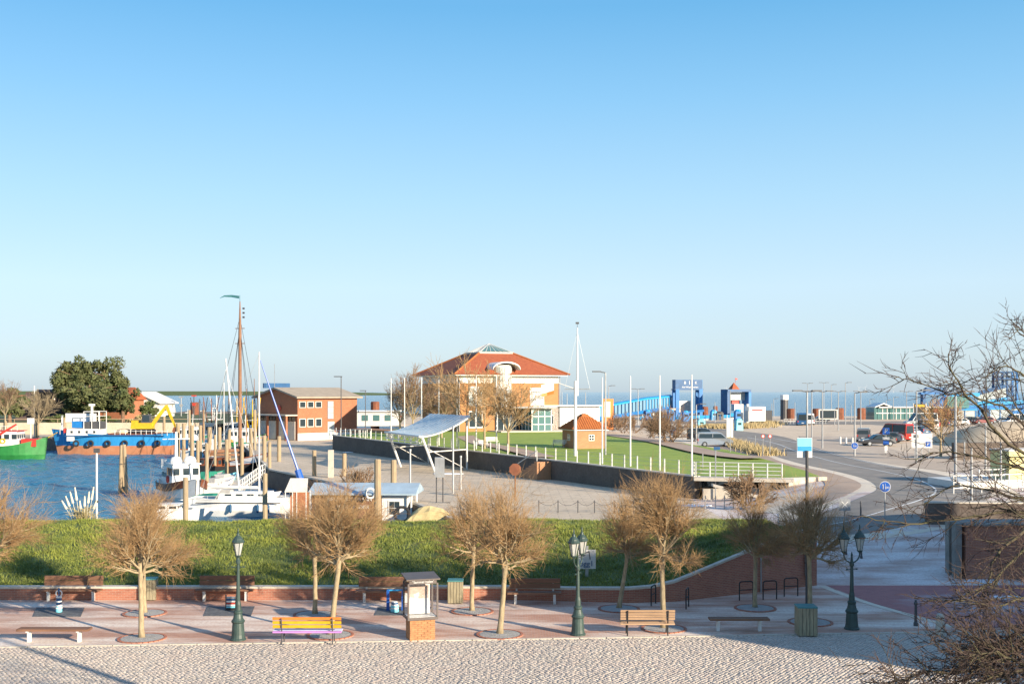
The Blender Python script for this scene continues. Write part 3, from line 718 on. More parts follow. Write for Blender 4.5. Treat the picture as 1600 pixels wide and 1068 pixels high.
MB().box((0, .43, 2.135), (1.01, .04, .15)).build('header', MT['kiosk_metal'], K)
for (c_, d_) in (((0, -.43, 1.45), (1.01, .008, 1.21)), ((-.54, 0, 1.45), (.008, .79, 1.21)), ((.54, 0, 1.45), (.008, .79, 1.21))): MB().box(c_, d_).build('pane', MT['clear'], K)
MB().box((0, .34, 1.43), (.82, .03, 1.10)).build('back_board', MT['kiosk_metal'], K)
MB().box((-.03, .10, 1.45), (.80, .02, 1.12)).build('poster', MT['white_paint'], K)
pm, t, p = base_mat('poster photo'); vec = pos(t, (1, 1, 1), 'Object')
col = mixc(t, rng(t, noise(t, vec, 6, 5), .35, .65), (.58, .44, .36), (.36, .26, .21)); sp = N(t, 'ShaderNodeSeparateXYZ'); t.links.new(vec, sp.inputs[0])
n5 = noise(t, vec, 3, 4); col = mixc(t, rng(t, n5, .55, .6), col, (.72, .66, .6)); t.links.new(col, p.inputs['Base Color'])
MB().box((0, 0, 0), (.72, .006, .50)).build('poster_photo', pm, K, (-.03, .086, 1.70))
# ---- bins
def slat_bin(u, v, label, w_=.56, h=.86, rz=0):
    c = gp(u, v); root = thing('slatted_bin', label, 'litter bin', (c.x, c.y+w_/2, 0), rz, 'wooden slatted bins')
    MB().box((0, 0, h/2), (w_-.06, w_-.06, h-.05)).build('liner', MT['dark_metal'], root)
    n = 5; sw = w_/n
    for side in range(4):
        a = side*math.pi/2
        for k in range(n):
            x, y = -w_/2+sw*(k+.5), -w_/2
            o = MB().box((0, 0, h/2), (sw*.88, .028, h-.04-random.uniform(0, .02))).build('slat', MT['grey_wood'], root, (x*math.cos(a)-y*math.sin(a), x*math.sin(a)+y*math.cos(a), .01), a)
    MB().box((0, 0, h+.02), (w_+.06, w_+.06, .05), tx=.96, ty=.96).build('lid', MT['teal'], root)
slat_bin(230, 938, 'weathered wooden slatted bin against the wall behind a bare trunk', .6, .9, .1)
slat_bin(711, 943, 'weathered wooden slatted bin with teal lid beside the glass display case', .62, .95)
slat_bin(1263, 994, 'tall wooden slatted bin with teal lid in shade at a bare tree', .68, 1.05, -.04)
# ---- painted play posts on rubber mats
def rmat(u0, u1, v0, v1, label):
    a, b, c, d = gp(u0+6, v0), gp(u1+6, v0), gp(u1, v1), gp(u0, v1); cx, cy = (a.x+b.x+c.x+d.x)/4, (a.y+d.y)/2
    o = MB().prism([(p.x-cx, p.y-cy) for p in (a, b, c, d)], 0, .018).build('rubber_mat', MT['mat'], None, (cx, cy, .003)); tag(o, label, 'mat', 'black mats under the play posts')
rmat(51, 126, 949, 963, 'dark rubber mat under the ringed striped play post'); rmat(318, 392, 947, 962, 'dark rubber mat under the slotted play stand by the lamp'); rmat(585, 668, 948, 961, 'dark rubber mat under the blue play frame')
def torus(mb, c, R_, r, n=16, k=6, ax='y'):
    secs = []
    for i in range(n+1):
        a = 2*math.pi*i/n; s = []
        for j in range(k):
            b = 2*math.pi*j/k; rr = R_+r*math.cos(b); s.append((c[0]+rr*math.cos(a), c[1]+r*math.sin(b), c[2]+rr*math.sin(a)) if ax == 'y' else (c[0]+rr*math.cos(a), c[1]+rr*math.sin(a), c[2]+r*math.sin(b)))
        secs.append(s)
    return mb.loft(secs, True, False)
p1 = gp(92, 956); T = thing('play_post', 'blue and white striped post with a ring on top, on the rubber mat', 'play post', (p1.x, p1.y, .021))
z = 0
for k, (m, h, r) in enumerate([('cyan', .14, .13), ('white_paint', .05, .14), ('cyan', .06, .12), ('white_paint', .06, .15), ('dark_blue', .10, .11), ('white_paint', .05, .13), ('dark_blue', .12, .11), ('white_paint', .05, .12)]):
    MB().lathe([(r*.95, z), (r, z+h*.3), (r*.95, z+h)], n=12).build('band', MT[m], T); z += h
torus(MB(), (0, 0, z+.12), .125, .024).build('ring', MT['white_paint'], T); MB().lathe([(.03, z), (.03, z+.2), (.05, z+.24), (.03, z+.34), (.01, z+.36)], n=8).build('spindle', MT['dark_blue'], T)
p1 = gp(361, 953); T = thing('play_stand', 'small dark framed stand stacked with coloured boards behind the lamp', 'play stand', (p1.x, p1.y, .021))
for s in (-1, 1): MB().box((s*.21, 0, .31), (.045, .06, .62)).build('upright', MT['dark_metal'], T)
for k, m in enumerate(['black', 'cyan', 'white_paint', 'red', 'white_paint', 'dark_blue', 'grey_metal']): MB().box((0, 0, .06+.075*k), (.34, .24-.02*k, .06)).build('board', MT[m], T)
p1 = gp(617, 955); T = thing('playground_toy', 'bright blue frame with a light blue striped seat beside the display case', 'play frame', (p1.x, p1.y, .021))
for s in (-1, 1): MB().box((s*.31, .25, .42), (.13, .09, .84), tx=.85).build('upright', MT['sign_blue'], T)
MB().box((0, .25, .82), (.66, .06, .06)).build('crossbar', MT['light_blue'], T)
z = 0
for k, (m, h, r) in enumerate([('cyan', .13, .17), ('white_paint', .05, .16), ('cyan', .08, .17), ('white_paint', .05, .15), ('dark_blue', .07, .14), ('white_paint', .04, .12)]):
    MB().lathe([(r*.95, z), (r, z+h*.3), (r*.95, z+h)], (0, -.1, 0), 12).build('band', MT[m], T); z += h
# ---- handwritten board
c = gp(917, 915, .9); S = thing('notice_board', 'weathered white board with dark handwriting on a post in the grass bank', 'sign', (ux(917, 51.5), 51.5, bank_z(ux(917, 51.5), 51.5)-.1), R(3))
MB().box((0, .03, .75), (.14, .06, 1.5)).build('post', MT['grey_metal'], S)
z_ = H-(873-V0)/F*51.5-S.location.z
MB().box((0, -.02, z_), (.80, .03, .86)).build('panel', MT['white_metal'], S)
lettering('ogg1', .34, MT['dark_blue'], S, (-.02, -.05, z_-.2)); MB().bar((-.36, -.05, z_+.18), (.1, -.05, z_+.36), .02).bar((.1, -.05, z_+.36), (.14, -.05, z_), .018).bar((-.36, -.05, z_+.1), (-.05, -.05, z_+.2), .015).build('scrawl', MT['dark_metal'], S)
# ---- bicycle hoops
for u, v, rz, lab in [(1021, 944, 1.15, 'black bicycle hoop seen beside the pale slatted bench tree'), (1074, 949, 1.25, 'black bicycle hoop by the foot of the sloping wall'), (1166, 937, .25, 'black bicycle hoop partly behind the shaded bare trunk'), (1203, 936, .25, 'middle black bicycle hoop before the brick wall'), (1236, 931, .2, 'black bicycle hoop next to the steel downpipe')]:
    c = gp(u, v); T = thing('bicycle_hoop', lab, 'bike rack', (c.x, c.y, 0), rz, 'black bicycle hoops by the wall')
    w_ = .32
    MB().path([(-w_, 0, 0), (-w_, 0, .72), (-w_+.03, 0, .78), (-w_+.1, 0, .81), (w_-.1, 0, .81), (w_-.03, 0, .78), (w_, 0, .72), (w_, 0, 0)], .028, 8).build('hoop', MT['black'], T)
    MB().bar((-w_, 0, .45), (w_, 0, .45), .022, n=8).build('crossbar', MT['black'], T)
pp = thing('downpipe', 'grey steel downpipe on the shaded brick wall', 'pipe', (13.6, wall_y(13.6)-.14, 0))
MB().path([(0, 0, 2.75), (0, 0, .62), (.02, -.05, .5), (.05, -.22, .44)], .085, 10).build('pipe', MT['grey_metal'], pp)
for z in (1.1, 2.2): MB().lathe([(.1, z), (.1, z+.05)], n=10).build('clamp', MT['dark_metal'], pp)
pp = thing('steel_post', 'thin grey steel post against the shaded brick wall', 'post', (11.2, wall_y(11.2)-.12, 0)); MB().bar((0, 0, 0), (0, 0, 1.9), .035, n=8).build('tube', MT['grey_metal'], pp)
# ---- bollards
c = gp(1469, 990); T = thing('stone_bollard', 'stout pale stone bollard at the edge of the cobbles', 'bollard', c); MB().lathe([(.17, -.02), (.17, .1), (.155, .62), (.14, .72), (.09, .76)], n=12).build('shaft', MT['concrete'], T, smooth=False)
def bollard(u, v, z, label, h=1.0):
    c = gp(u, v, z); T = thing('iron_bollard', label, 'bollard', (c.x, c.y, z), 0, 'slim dark iron bollards'); MB().lathe([(.09, -.05), (.09, .12), (.06, .16), (.05, h-.2), (.075, h-.17), (.075, h-.1), (.04, h-.06), (.05, h)], n=10).build('shaft', MT['dark_metal'], T)
bollard(1431, 977, 0, 'slim dark iron bollard at the gutter by the stone bollard', 1.0)
def bol2(u, Y, label, h=1.):
    X = ux(u, Y); z = gz(X, Y); T = thing('iron_bollard', label, 'bollard', (X, Y, z), 0, 'slim dark iron bollards'); MB().lathe([(.07, -.1), (.07, .1), (.05, .14), (.045, h-.15), (.065, h-.12), (.04, h)], n=10).build('shaft', MT['dark_metal'], T)
bol2(1346, 59.5, 'slim iron bollard on the frosty ramp behind the shaded lamp'); bol2(1345, 70., 'slim iron bollard at the road edge by the round blue sign'); bol2(1322, 60.5, 'slim iron bollard below the square sign at the ramp')
# ---- tall information sign
Y = 46.2; T = thing('information_sign', 'light blue and white square sign on a tall dark pole above the bare tree', 'sign', (ux(1265, Y), Y+.4, 0))
MB().lathe([(.07, 0), (.065, 6.6)], (0, 0, 0), 10).build('pole', MT['dark_metal'], T)
zc = H-(700-V0)/F*Y
MB().box((-.08, .1, zc), (.62, .07, .80)).build('panel', MT['white_paint'], T)
MB().box((-.08, .06, zc+.23), (.58, .012, .32)).build('upper_field', MT['cyan'], T); MB().box((-.08, .06, zc-.04), (.58, .012, .20)).build('middle_field', MT['light_blue'], T)
# ---- round blue sign, square sign
def post_sign(u, Y, vtop, label, kind, z0=None, cat='sign', w_=.62):
    X = ux(u, Y); z0 = gz(X, Y) if z0 is None else z0; zt = H-(vtop-V0)/F*Y
    T = thing('road_sign', label, cat, (X, Y, z0), R(-6)); h = zt-z0
    MB().bar((0, .06, -.05), (0, .06, h+.25), .035, n=8).build('post', MT['grey_metal'], T)
    if kind == 'round':
        rt = Matrix.Rotation(R(90), 3, 'X')
        MB().lathe([(w_/2, 0), (w_/2, .02)], (0, .01, h), 24, rt).build('rim', MT['white_paint'], T); MB().lathe([(w_/2*.92, 0), (w_/2*.92, .012)], (0, -.012, h), 24, rt).build('disc', MT['sign_blue'], T)
        pc = MB(); pc.bar((0, -.035, h-.2), (0, -.035, h+.2), .01, n=4).bar((-.13, -.035, h-.13), (-.13, -.035, h+.08), .022, n=4).lathe([(.03, 0), (.03, .01)], (-.13, -.03, h+.12), 8, rt)
        torus(pc, (.08, -.03, h-.05), .055, .012, 10, 4); torus(pc, (.19, -.03, h-.05), .055, .012, 10, 4); pc.build('pictogram', MT['white_paint'], T)
    elif kind == 'back':
        MB().box((0, 0, h), (w_, .02, w_*1.05)).build('panel', MT['grey_metal'], T); MB().box((0, -.014, h), (w_*.8, .006, .05), rot=Matrix.Rotation(R(45), 3, 'Y')).box((0, -.018, h), (w_*.8, .006, .05), rot=Matrix.Rotation(R(-45), 3, 'Y')).build('cross', MT['white_metal'], T)
    elif kind == 'P':
        MB().box((0, 0, h), (w_, .02, w_)).build('panel', MT['sign_blue'], T); lettering('P', w_*.95, MT['white_paint'], T, (0, -.025, h))
        MB().box((0, 0, h-w_*1.1), (w_, .02, w_*.35)).build('plate', MT['white_paint'], T); MB().box((0, 0, h-w_*1.7), (w_*.8, .02, w_*.6)).build('plate', MT['sign_blue'], T); MB().box((0, .0, h-w_*2.7), (w_*.4, .04, w_*1.0)).build('plate', MT['white_paint'], T)
    elif kind == 'direction':
        for s in (-1, 1): MB().bar((s*.7, .05, 0), (s*.7, .05, h+.7), .04, n=8).build('post', MT['grey_metal'], T)
        MB().box((0, 0, h), (2.1, .03, 1.5)).build('panel', MT['white_metal'], T); MB().box((.62, -.02, h-.35), (.5, .01, .5)).build('parking_field', MT['sign_blue'], T); lettering('P', .45, MT['white_paint'], T, (.62, -.035, h-.35))
        MB().box((-.65, -.02, h-.25), (.07, .01, .6)).box((-.65, -.022, h+.05), (.2, .01, .08)).box((0, -.02, h-.38), (.5, .01, .06)).box((.25, -.022, h-.38), (.08, .01, .2)).build('arrow', MT['dark_metal'], T); MB().box((-.6, -.02, h+.45), (.5, .01, .3)).build('pictogram', MT['dark_metal'], T)
    return T
post_sign(1383, 68.5, 760, 'round blue cycle and footpath sign on a post by the bend', 'round', w_=.66)
post_sign(1320, 62, 788, 'square grey sign with crossed bars seen above the ramp', 'back', w_=.6)
post_sign(1335.5, 124, 696, 'small round blue sign on a post beside the parking bays', 'round', 2., w_=.75)
post_sign(1384.5, 126, 673, 'blue parking sign with white P above the black car', 'P', 2., w_=.75)
post_sign(1440.5, 118, 688, 'large white direction sign with arrow and blue P by the street', 'direction', 2.)
# ---- gate walls on the right
T = thing('gate_pillar', 'massive dark red brick gate wall with concrete grooves right of the ramp', 'wall', (21.2, 54.4, 0))
MB().box((6, 1.0, 1.25), (11, 2.0, 2.7)).build('brick_block', MT['wall_brick'], T); MB().box((6, 1.0, 2.65), (11.2, 2.2, .1)).build('coping', MT['old_concrete'], T)
MB().box((.2, .35, 1.3), (.30, .5, 2.8)).build('slot_post', MT['old_concrete'], T); MB().box((.25, 1.25, 1.3), (.34, .5, 2.8)).build('slot_post', MT['old_concrete'], T)
T = thing('wing_wall', 'dark brick wing wall behind the gate at the road', 'wall', (24.3, 66.5, 0)); MB().prism([(0, 0), (9, -.6), (9, .3), (0, .5)], .4, 2.5).build('brick_face', MT['basalt'], T); MB().prism([(-.05, -.05), (9, -.65), (9, .35), (-.05, .55)], 2.502, 2.58).build('coping', MT['concrete'], T)
# ---- houses that shade the square (behind and right of the viewpoint)
def house(loc, rz, L, W, eave, ridge, label, mw='house_brick', mr='tile'):
    T = thing('gabled_house', label, 'house', loc, rz)
    MB().extr([(-W/2, 0), (W/2, 0), (W/2, eave), (0, ridge), (-W/2, eave)], -L/2, L/2).build('wall', MT[mw], T)
    for s in (-1, 1):
        d = Vector((s*W/2, 0, eave-ridge)); nrm = Vector((s*(ridge-eave), 0, W/2)).normalized()
        a = Vector((0, 0, ridge)); b = a+d*1.06
        q = [a+nrm*.02, b+nrm*.02, b+nrm*.2, a+nrm*.2]
        MB().extr([(p.x, p.z) for p in q], -L/2-.3, L/2+.3).build('roof', MT[mr], T)
    for k in range(int(L//3)):
        for s in (-1, 1):
            for z in (1.6, 4.4):
                if z+1 < eave: MB().box((s*W/2, -L/2+1.5+3*k, z), (.06, 1.1, 1.4)).build('window', MT['window'], T)
    return T
# ------------------------------------------------------------------ harbour: piles
WZ = -1.5
pile0 = None
def pile(u, vt, Y, label, r=.2, m='pile', lean=0):
    X = ux(u, Y); zt = H-(vt-V0)/F*Y
    mb = MB().lathe([(r*1.05, 0), (r, (zt+3)*.5), (r*.95, zt+3-.06), (r*.8, zt+3)], n=9)
    o = mb.build('mooring_pile', MT[m], None, (X, Y, -3)); tag(o, label, 'mooring pile', 'timber mooring piles in the harbour')
    o.rotation_euler.y = lean; return o
PL = 'weathered round timber mooring pile among the moored boats'
for u, vt, Y, r in [(323, 692, 120, .2), (278, 661, 168, .3), (287, 661, 160, .26), (300, 664, 165, .28), (313, 664, 158, .24), (327.5, 667, 160, .34), (343, 667, 162, .26), (354, 686, 132, .22), (358, 671, 148, .24),
                    (378, 684, 134, .22), (392, 669, 150, .26), (398, 640, 168, .22), (413, 680, 140, .26), (421, 690, 126, .2), (309, 688, 128, .2), (318, 640, 190, .2), (296, 640, 195, .2), (336, 679, 135, .16)]: pile(u, vt, Y, PL if .2 < r < .28 else ('stout round timber pile, thicker than its neighbours, among the moored boats' if r >= .28 else 'slim round timber pile, thinner than its neighbours, among the moored boats'), r)
for u, vt, Y, r, l in [(187, 695, 118, .19, .03), (192, 694, 119, .2, 0), (199, 694, 118, .19, -.05)]: pile(u, vt, Y, 'timber pile of the dolphin of three leaning piles in open water', r, lean=l)
for u, vt, Y, r in [(436, 681, 140, .26), (491, 703, 116, .22), (538, 708, 116, .23), (615, 718, 98, .26)]: pile(u, vt, Y, 'tall timber pile standing along the edge of the gravel yard', r)
pile(290, 745, 84, 'single timber pile beside the bow of the white yacht', .2); pile(414, 739, 86, 'timber pile before the white yacht, in front of its mast', .19); pile(590, 717, 84, 'stout timber pile at the corner of the floating kiosk', .26)
o = MB().box((0, 0, 2.6), (.5, .5, 5.2)).build('square_pile', MT['concrete'], None, (ux(517, 114), 114, -2)); tag(o, 'pale square concrete pile between round timber piles at the yard', 'pile')
o = MB().box((0, 0, 2.9), (.35, .35, 5.8)).build('square_pile', MT['white_metal'], None, (ux(333, 150), 150, -3)); tag(o, 'slim white square post among the timber piles', 'pile')
# ------------------------------------------------------------------ boats
def hull(root, L, B, fb, m, m2=None, keel=-.6, bow=1.0, sheer=.5, stern=.75, band=None, split=.35, n=14):
    """hull along +x (bow), waterline z=0"""
    up, lo, dk, gw = [], [], [], []
    for i in range(n+1):
        t = i/n; x = -L/2+L*t
        wd = B/2*min(1, (stern+(1-stern)*sstep(t*3.3)))*(1 if t < .55 else max(.015, 1-((t-.55)/.45)**(2.1)))
        zs = fb*(1+sheer*max(0, (t-.45)/.55)**2+sheer*.3*max(0, (.3-t)/.3)**2); rake = bow*max(0, (t-.8)/.2)
        zm = fb*split
        lo.append([(x-rake*.1, -wd*.55, keel), (x+rake*.25, -wd*.9, zm), (x+rake*.25, wd*.9, zm), (x-rake*.1, wd*.55, keel)])
        up.append([(x+rake*.25, -wd*.9, zm), (x+rake*.8, -wd, zs), (x+rake*.8, wd, zs), (x+rake*.25, wd*.9, zm)])
        dk.append([(x+rake*.75, -wd*.97, zs-.10), (x+rake*.75, wd*.97, zs-.10)])
        gw.append((x+rake*.8, wd, zs))
    def shell(secs, nm, mt):
        mb = MB()
        for a, b in ((0, 1), (2, 3)): mb.loft([[s[a], s[b]] for s in secs])
        k = len(mb.v); mb.add(secs[0], [(0, 1, 2, 3)]); return mb.build(nm, mt, root, smooth=False)
    shell(up, 'topsides', m); shell(lo, 'bottom', m2 or m); MB().loft(dk).build('deck', MT['plaster'], root)
    g = MB(); g.path([p for p in gw], .05, 4); g.path([(x, -y, z) for x, y, z in gw], .05, 4); g.build('gunwale', band or m, root); return fb
def cabin(root, x0, x1, w_, z0, h, m, wins=3, roof=None, tap=.92, wm='window', wh=.45):
    c = MB().box(((x0+x1)/2, 0, z0+h/2), (x1-x0, w_, h), tx=tap, ty=tap).build('cabin', m, root)
    MB().box(((x0+x1)/2, 0, z0+h+.05), ((x1-x0)*1.05, w_*1.04, .09)).build('cabin_roof', roof or m, root)
    L = x1-x0
    for k in range(wins):
        for s in (-1, 1): MB().box((x0+L*(k+.5)/wins, s*w_*.482, z0+h*.66), (L/wins*.66, .05, h*wh)).build('window', MT[wm], root)
    kf = max(2, int(w_/.7))
    for k in range(kf):
        for xx in (x1-L*.02, x0+L*.02): MB().box((xx, -w_/2+w_*(k+.5)/kf, z0+h*.68), (.06, w_/kf*.62, h*wh*.9)).build('window', MT[wm], root)
    return c
# white yacht
T = thing('sailing_yacht', 'white sailing yacht with black stripe and blue fenders beside the grass bank', 'yacht', (ux(390, 97), 97, WZ), R(-2))
hull(T, 9.9, 3.0, 1.45, MT['white_paint'], bow=1.1, sheer=.2, stern=.7)
for s in (-1, 1): MB().box((-.6, s*1.47, 1.18), (7.2, .06, .07)).build('stripe', MT['black'], T)
MB().box((-.2, 0, 1.75), (4.6, 1.9, .6), tx=.9, ty=.8).build('coach_roof', MT['white_paint'], T)
for k in range(4):
    for s in (-1, 1): MB().box((-1.6+k*.95, s*.87, 1.8), (.55, .05, .16)).build('window', MT['window'], T)
for x in (-1.2, 1.1, 2.0):
    MB().lathe([(.03, .35), (.12, .45), (.13, .95), (.05, 1.1)], (x, -1.62, 0), 8).build('fender', MT['car_blue'], T)
mx = ux(405, 97)-T.location.x
MB().bar((mx, 0, 1.1), (mx, 0, 13.9), .085, .06, 8).build('mast', MT['white_metal'], T); MB().bar((mx, 0, 2.3), (mx-4.0, 0, 2.35), .08, n=8).build('boom', MT['white_metal'], T)
MB().bar((mx-4.1, 0, 2.42), (mx-.1, 0, 2.4), .13, .1, 8).build('sail_cover', MT['white_metal'], T)
MB().bar((mx+.1, 0, 13.2), (mx+3.3, 0, 3.9), .045, .12, 7).bar((mx+3.3, 0, 3.9), (mx+3.7, 0, 2.6), .28, .34, 8).build('furled_jib', MT['sign_blue'], T)
rg = MB()
for a, b in (((mx, 0, 13.7), (-4.6, 0, 1.3)), ((mx, 0, 11), (mx-.4, 1.45, 1.2)), ((mx, 0, 11), (mx-.4, -1.45, 1.2)), ((mx+3.7, 0, 2.7), (5.2, 0, 1.4)), ((mx, 0, 7), (mx+.5, -1.45, 1.2))): rg.bar(a, b, .014, n=3)
rg.build('rigging', MT['grey_metal'], T)
rl = MB()
for x in np.linspace(-4.3, 4.2, 9): rl.bar((x, -1.3+.12*max(0, x), 1.1), (x, -1.3+.12*max(0, x), 1.75), .014, n=4)
rl.path([(-4.3, -1.3, 1.75), (0, -1.3, 1.75), (4.6, -.7, 1.85)], .012, 4); rl.build('guard_rail', MT['white_metal'], T)
MB().extr([(-2.9, 1.3), (-1.2, 1.3), (-1.5, 2.2), (-2.2, 2.3)], -.8, .8).build('spray_hood', MT['gravel'], T)
# white boat in front-left of it, partly behind the bare tree
T = thing('motor_yacht', 'low white motor boat behind the bare tree by the bank', 'boat', (ux(262, 92), 92, WZ), R(4)); hull(T, 6.2, 2.4, .95, MT['white_paint'], sheer=.2); cabin(T, -1.6, 1.0, 1.6, .9, .5, MT['white_paint'], 3, wh=.4)
# mahogany trimmed cabin cruiser
T = thing('cabin_cruiser', 'white cabin cruiser with mahogany band and open wheelhouse windows', 'boat', (ux(277, 108), 110, WZ), R(-62))
hull(T, 9.6, 3.9, 1.6, MT['white_paint'], sheer=.55, bow=1.0)
b = MB()
for s in (-1, 1): b.loft([[(-4.6, s*1.62, 1.0), (-4.6, s*1.66, 1.75)], [(-3.2, s*1.98, 1.0), (-3.2, s*2.04, 1.72)], [(-.5, s*2.03, 1.0), (-.5, s*2.06, 1.72)], [(1.4, s*1.95, 1.08), (1.5, s*1.98, 1.8)], [(2.6, s*1.66, 1.25), (2.75, s*1.7, 1.98)], [(3.6, s*1.18, 1.45), (3.9, s*1.2, 2.2)], [(4.5, s*.6, 1.66), (5.0, s*.6, 2.45)]])
b.build('mahogany_band', MT['mahogany'], T)
cabin(T, -1.4, 1.3, 2.7, 1.45, 2.1, MT['white_paint'], 3, wh=.34); cabin(T, -4.4, -1.5, 2.5, 1.4, 1.5, MT['white_paint'], 3, wh=.3)
for y in (-.65, .65): MB().lathe([(.02, 3.5), (.55, 3.6), (.6, 3.85), (.45, 4.2), (.1, 4.3)], (-.1, y, 0), 10).build('deck_locker', MT['white_paint'], T)
MB().bar((-1.9, -.3, 2.9), (-1.9, -.3, 6.6), .22, .12, 8).bar((-1.9, -1.6, 5.9), (-1.9, 1.0, 5.9), .05, n=6).build('mast', MT['white_paint'], T)
torus(MB(), (-.4, -1.42, 2.1), .3, .09, 12, 6).build('life_ring', MT['red'], T)
rl = MB()
for k in range(6): rl.bar((-4.4+k*.55, -1.3, 2.9), (-4.4+k*.55, -1.3, 3.9), .025, n=4)
rl.bar((-4.4, -1.3, 3.9), (-1.6, -1.3, 3.9), .025, n=4).bar((-4.4, -1.3, 3.4), (-1.6, -1.3, 3.4), .02, n=4); rl.build('railing', MT['white_metal'], T)
# green tarpaulin boat
T = thing('covered_boat', 'small boat under a green tarpaulin beside the white yacht', 'boat', (ux(338, 101), 101, WZ), R(-12)); hull(T, 6.4, 2.4, .8, MT['white_paint'])
secs = []
for i in range(9):
    t = i/8; x = -2.6+5.2*t; h = .85+.75*math.sin(math.pi*t)**.5*.8; wd = 1.15*(1-.55*max(0, t-.6)/.4); secs.append([(x, -wd, .7), (x, -wd*.55, h*.95+.12*math.sin(i*2)), (x, 0, h+.1), (x, wd*.55, h*.95), (x, wd, .7)])
MB().loft(secs).build('tarpaulin', MT['tarp_green'], T)
T = thing('sailing_dinghy', 'small sailing boat with a leaning white mast beside the green tarpaulin', 'boat', (ux(366, 104), 104, WZ), R(10)); hull(T, 6.8, 2.3, .9, MT['white_paint']); MB().box((0, 0, 1.1), (2.6, 1.4, .5), tx=.85).build('coach_roof', MT['white_paint'], T)
tp = at(353, 560, 104)-T.location; MB().bar((.5, 0, 1), (tp.x, 0, tp.z), .09, .06, 8).build('mast', MT['white_metal'], T); MB().bar((tp.x, 0, tp.z-1), (2.9, .3, 1), .012, n=3).bar((tp.x, 0, tp.z-1), (-2.9, 0, 1), .012, n=3).build('rigging', MT['grey_metal'], T)
# traditional sailing barge with tall brown mast
T = thing('sailing_barge', 'traditional sailing barge with tall brown mast and long pennant', 'barge', (ux(366, 142), 142, WZ), R(76)); hull(T, 17, 4.4, 1.6, MT['black'], band=MT['mahogany'])
cabin(T, -6.5, -3.5, 2.6, 1.4, 1.1, MT['mahogany'], 3); hh = 20.4-WZ
MB().bar((1.5, 0, 1.2), (1.5, 0, hh-4), .24, .2, 10).bar((1.5, 0, hh-4), (1.5, 0, hh), .2, .06, 10).build('mast', MT['mast_wood'], T)
mb = MB()
for z in (hh-3.4, hh-5.3): mb.bar((1.5, -.65, z), (1.5, .65, z), .05, n=5)
mb.build('crosstree', MT['mast_wood'], T)
MB().loft([[(1.5+.0, .1, hh+.35), (1.5, .1, hh+.7)], [(1.6, 1.2, hh+.55), (1.6, 1.2, hh+.85)], [(1.55, 2.2, hh+.62), (1.55, 2.2, hh+.82)], [(1.5, 2.8, hh+.45), (1.5, 2.8, hh+.5)]]).bar((1.5, 0, hh), (1.5, 0, hh+.8), .04, n=5).build('pennant', MT['teal'], T)
mb = MB()
for k in range(3): mb.box((1.5, -.5, hh-.9-k*.55), (.25, .2, .22))
mb.build('lantern_ladder', MT['dark_metal'], T)
rg = MB()
for y in (-2.1, -1.7, 1.7, 2.1): rg.bar((1.5, 0, hh-3.2), (1.2, y*1.15, 1.5), .032, n=3)
for x in (-8, 8.6): rg.bar((1.5, 0, hh-2), (x, 0, 1.8), .028, n=3)
rg.build('rigging', MT['dark_metal'], T)
MB().bar((1.2, 0, 2.6), (-6.8, .3, 3.0), .16, .1, 8).bar((-6.8, .3, 3.3), (1.0, 0, 3.2), .26, .2, 8).build('boom', MT['mast_wood'], T)
# trawlers further in
def trawler(u, Y, rz, label, m, cab, extra=None, L=15):
    T = thing('fishing_trawler', label, 'trawler', (ux(u, Y), Y, WZ), rz, 'fishing trawlers in the inner harbour'); hull(T, L, 4.6, 1.9, m, MT['rust'], sheer=.6)
    cabin(T, -L*.30, -L*.06, 3, 1.75, 2.5, cab, 3, MT['white_paint'], wh=.3); x = L*.12
    MB().bar((x, 0, 1.7), (x, 0, 9.2), .14, .08, 8).build('mast', MT['yellow'] if extra is None else extra, T)
    for s in (-1, 1): MB().bar((x, s*.4, 2), (x-.3, s*1.6, 9.5), .1, .07, 6).build('derrick', MT['yellow'] if extra is None else extra, T)
    mb = MB(); mb.bar((x-.9, -1.2, 5.6), (x-.9, 1.2, 5.6), .06, n=5)
    for s in (-1, 1): mb.bar((x-.9, s*1.1, 1.8), (x-.9, s*.9, 6.5), .07, n=5)
    mb.build('gantry', MT['white_metal'], T)
    rg = MB().bar((x, 0, 9), (L/2+.4, 0, 3), .03, n=3).bar((x, 0, 9), (-L/2, 0, 3), .03, n=3); rg.build('rigging', MT['dark_metal'], T)
    nb = MB()
    for k in range(6): nb.lathe([(.1, 0), (.45, .2), (.35, .6), (.05, .8)], (random.uniform(-L*.45, L*.35), random.uniform(-1.5, 1.5), 1.8), 7)
    nb.build('net_heap', MT['orange' if extra is None else 'tarp_green'], T)
    MB().bar((-L*.2, .3, 4.2), (-L*.2, .3, 7.5), .05, n=5).box((-L*.2, .3, 6.8), (.5, .8, .15)).build('radar_mast', MT['white_metal'], T); return T
trawler(388, 196, R(80), 'fishing trawler with yellow derricks and white cabin behind the piles', MT['green'], MT['white_paint'])
trawler(368, 232, R(95), 'white and yellow trawler further in behind the tall brown mast', MT['white_paint'], MT['white_paint'])
trawler(306, 205, R(84), 'blue hulled trawler with teal nets behind the leaning piles', MT['dark_blue'], MT['white_paint'], MT['dark_metal'])
trawler(338, 262, R(100), 'white trawler with grey mast at the far quay', MT['white_metal'], MT['white_paint'], MT['grey_metal'], 13)
trawler(326, 225, R(86), 'trawler with rusty derricks beside the blue hull', MT['teal'], MT['white_paint'], MT['rust'], 14)
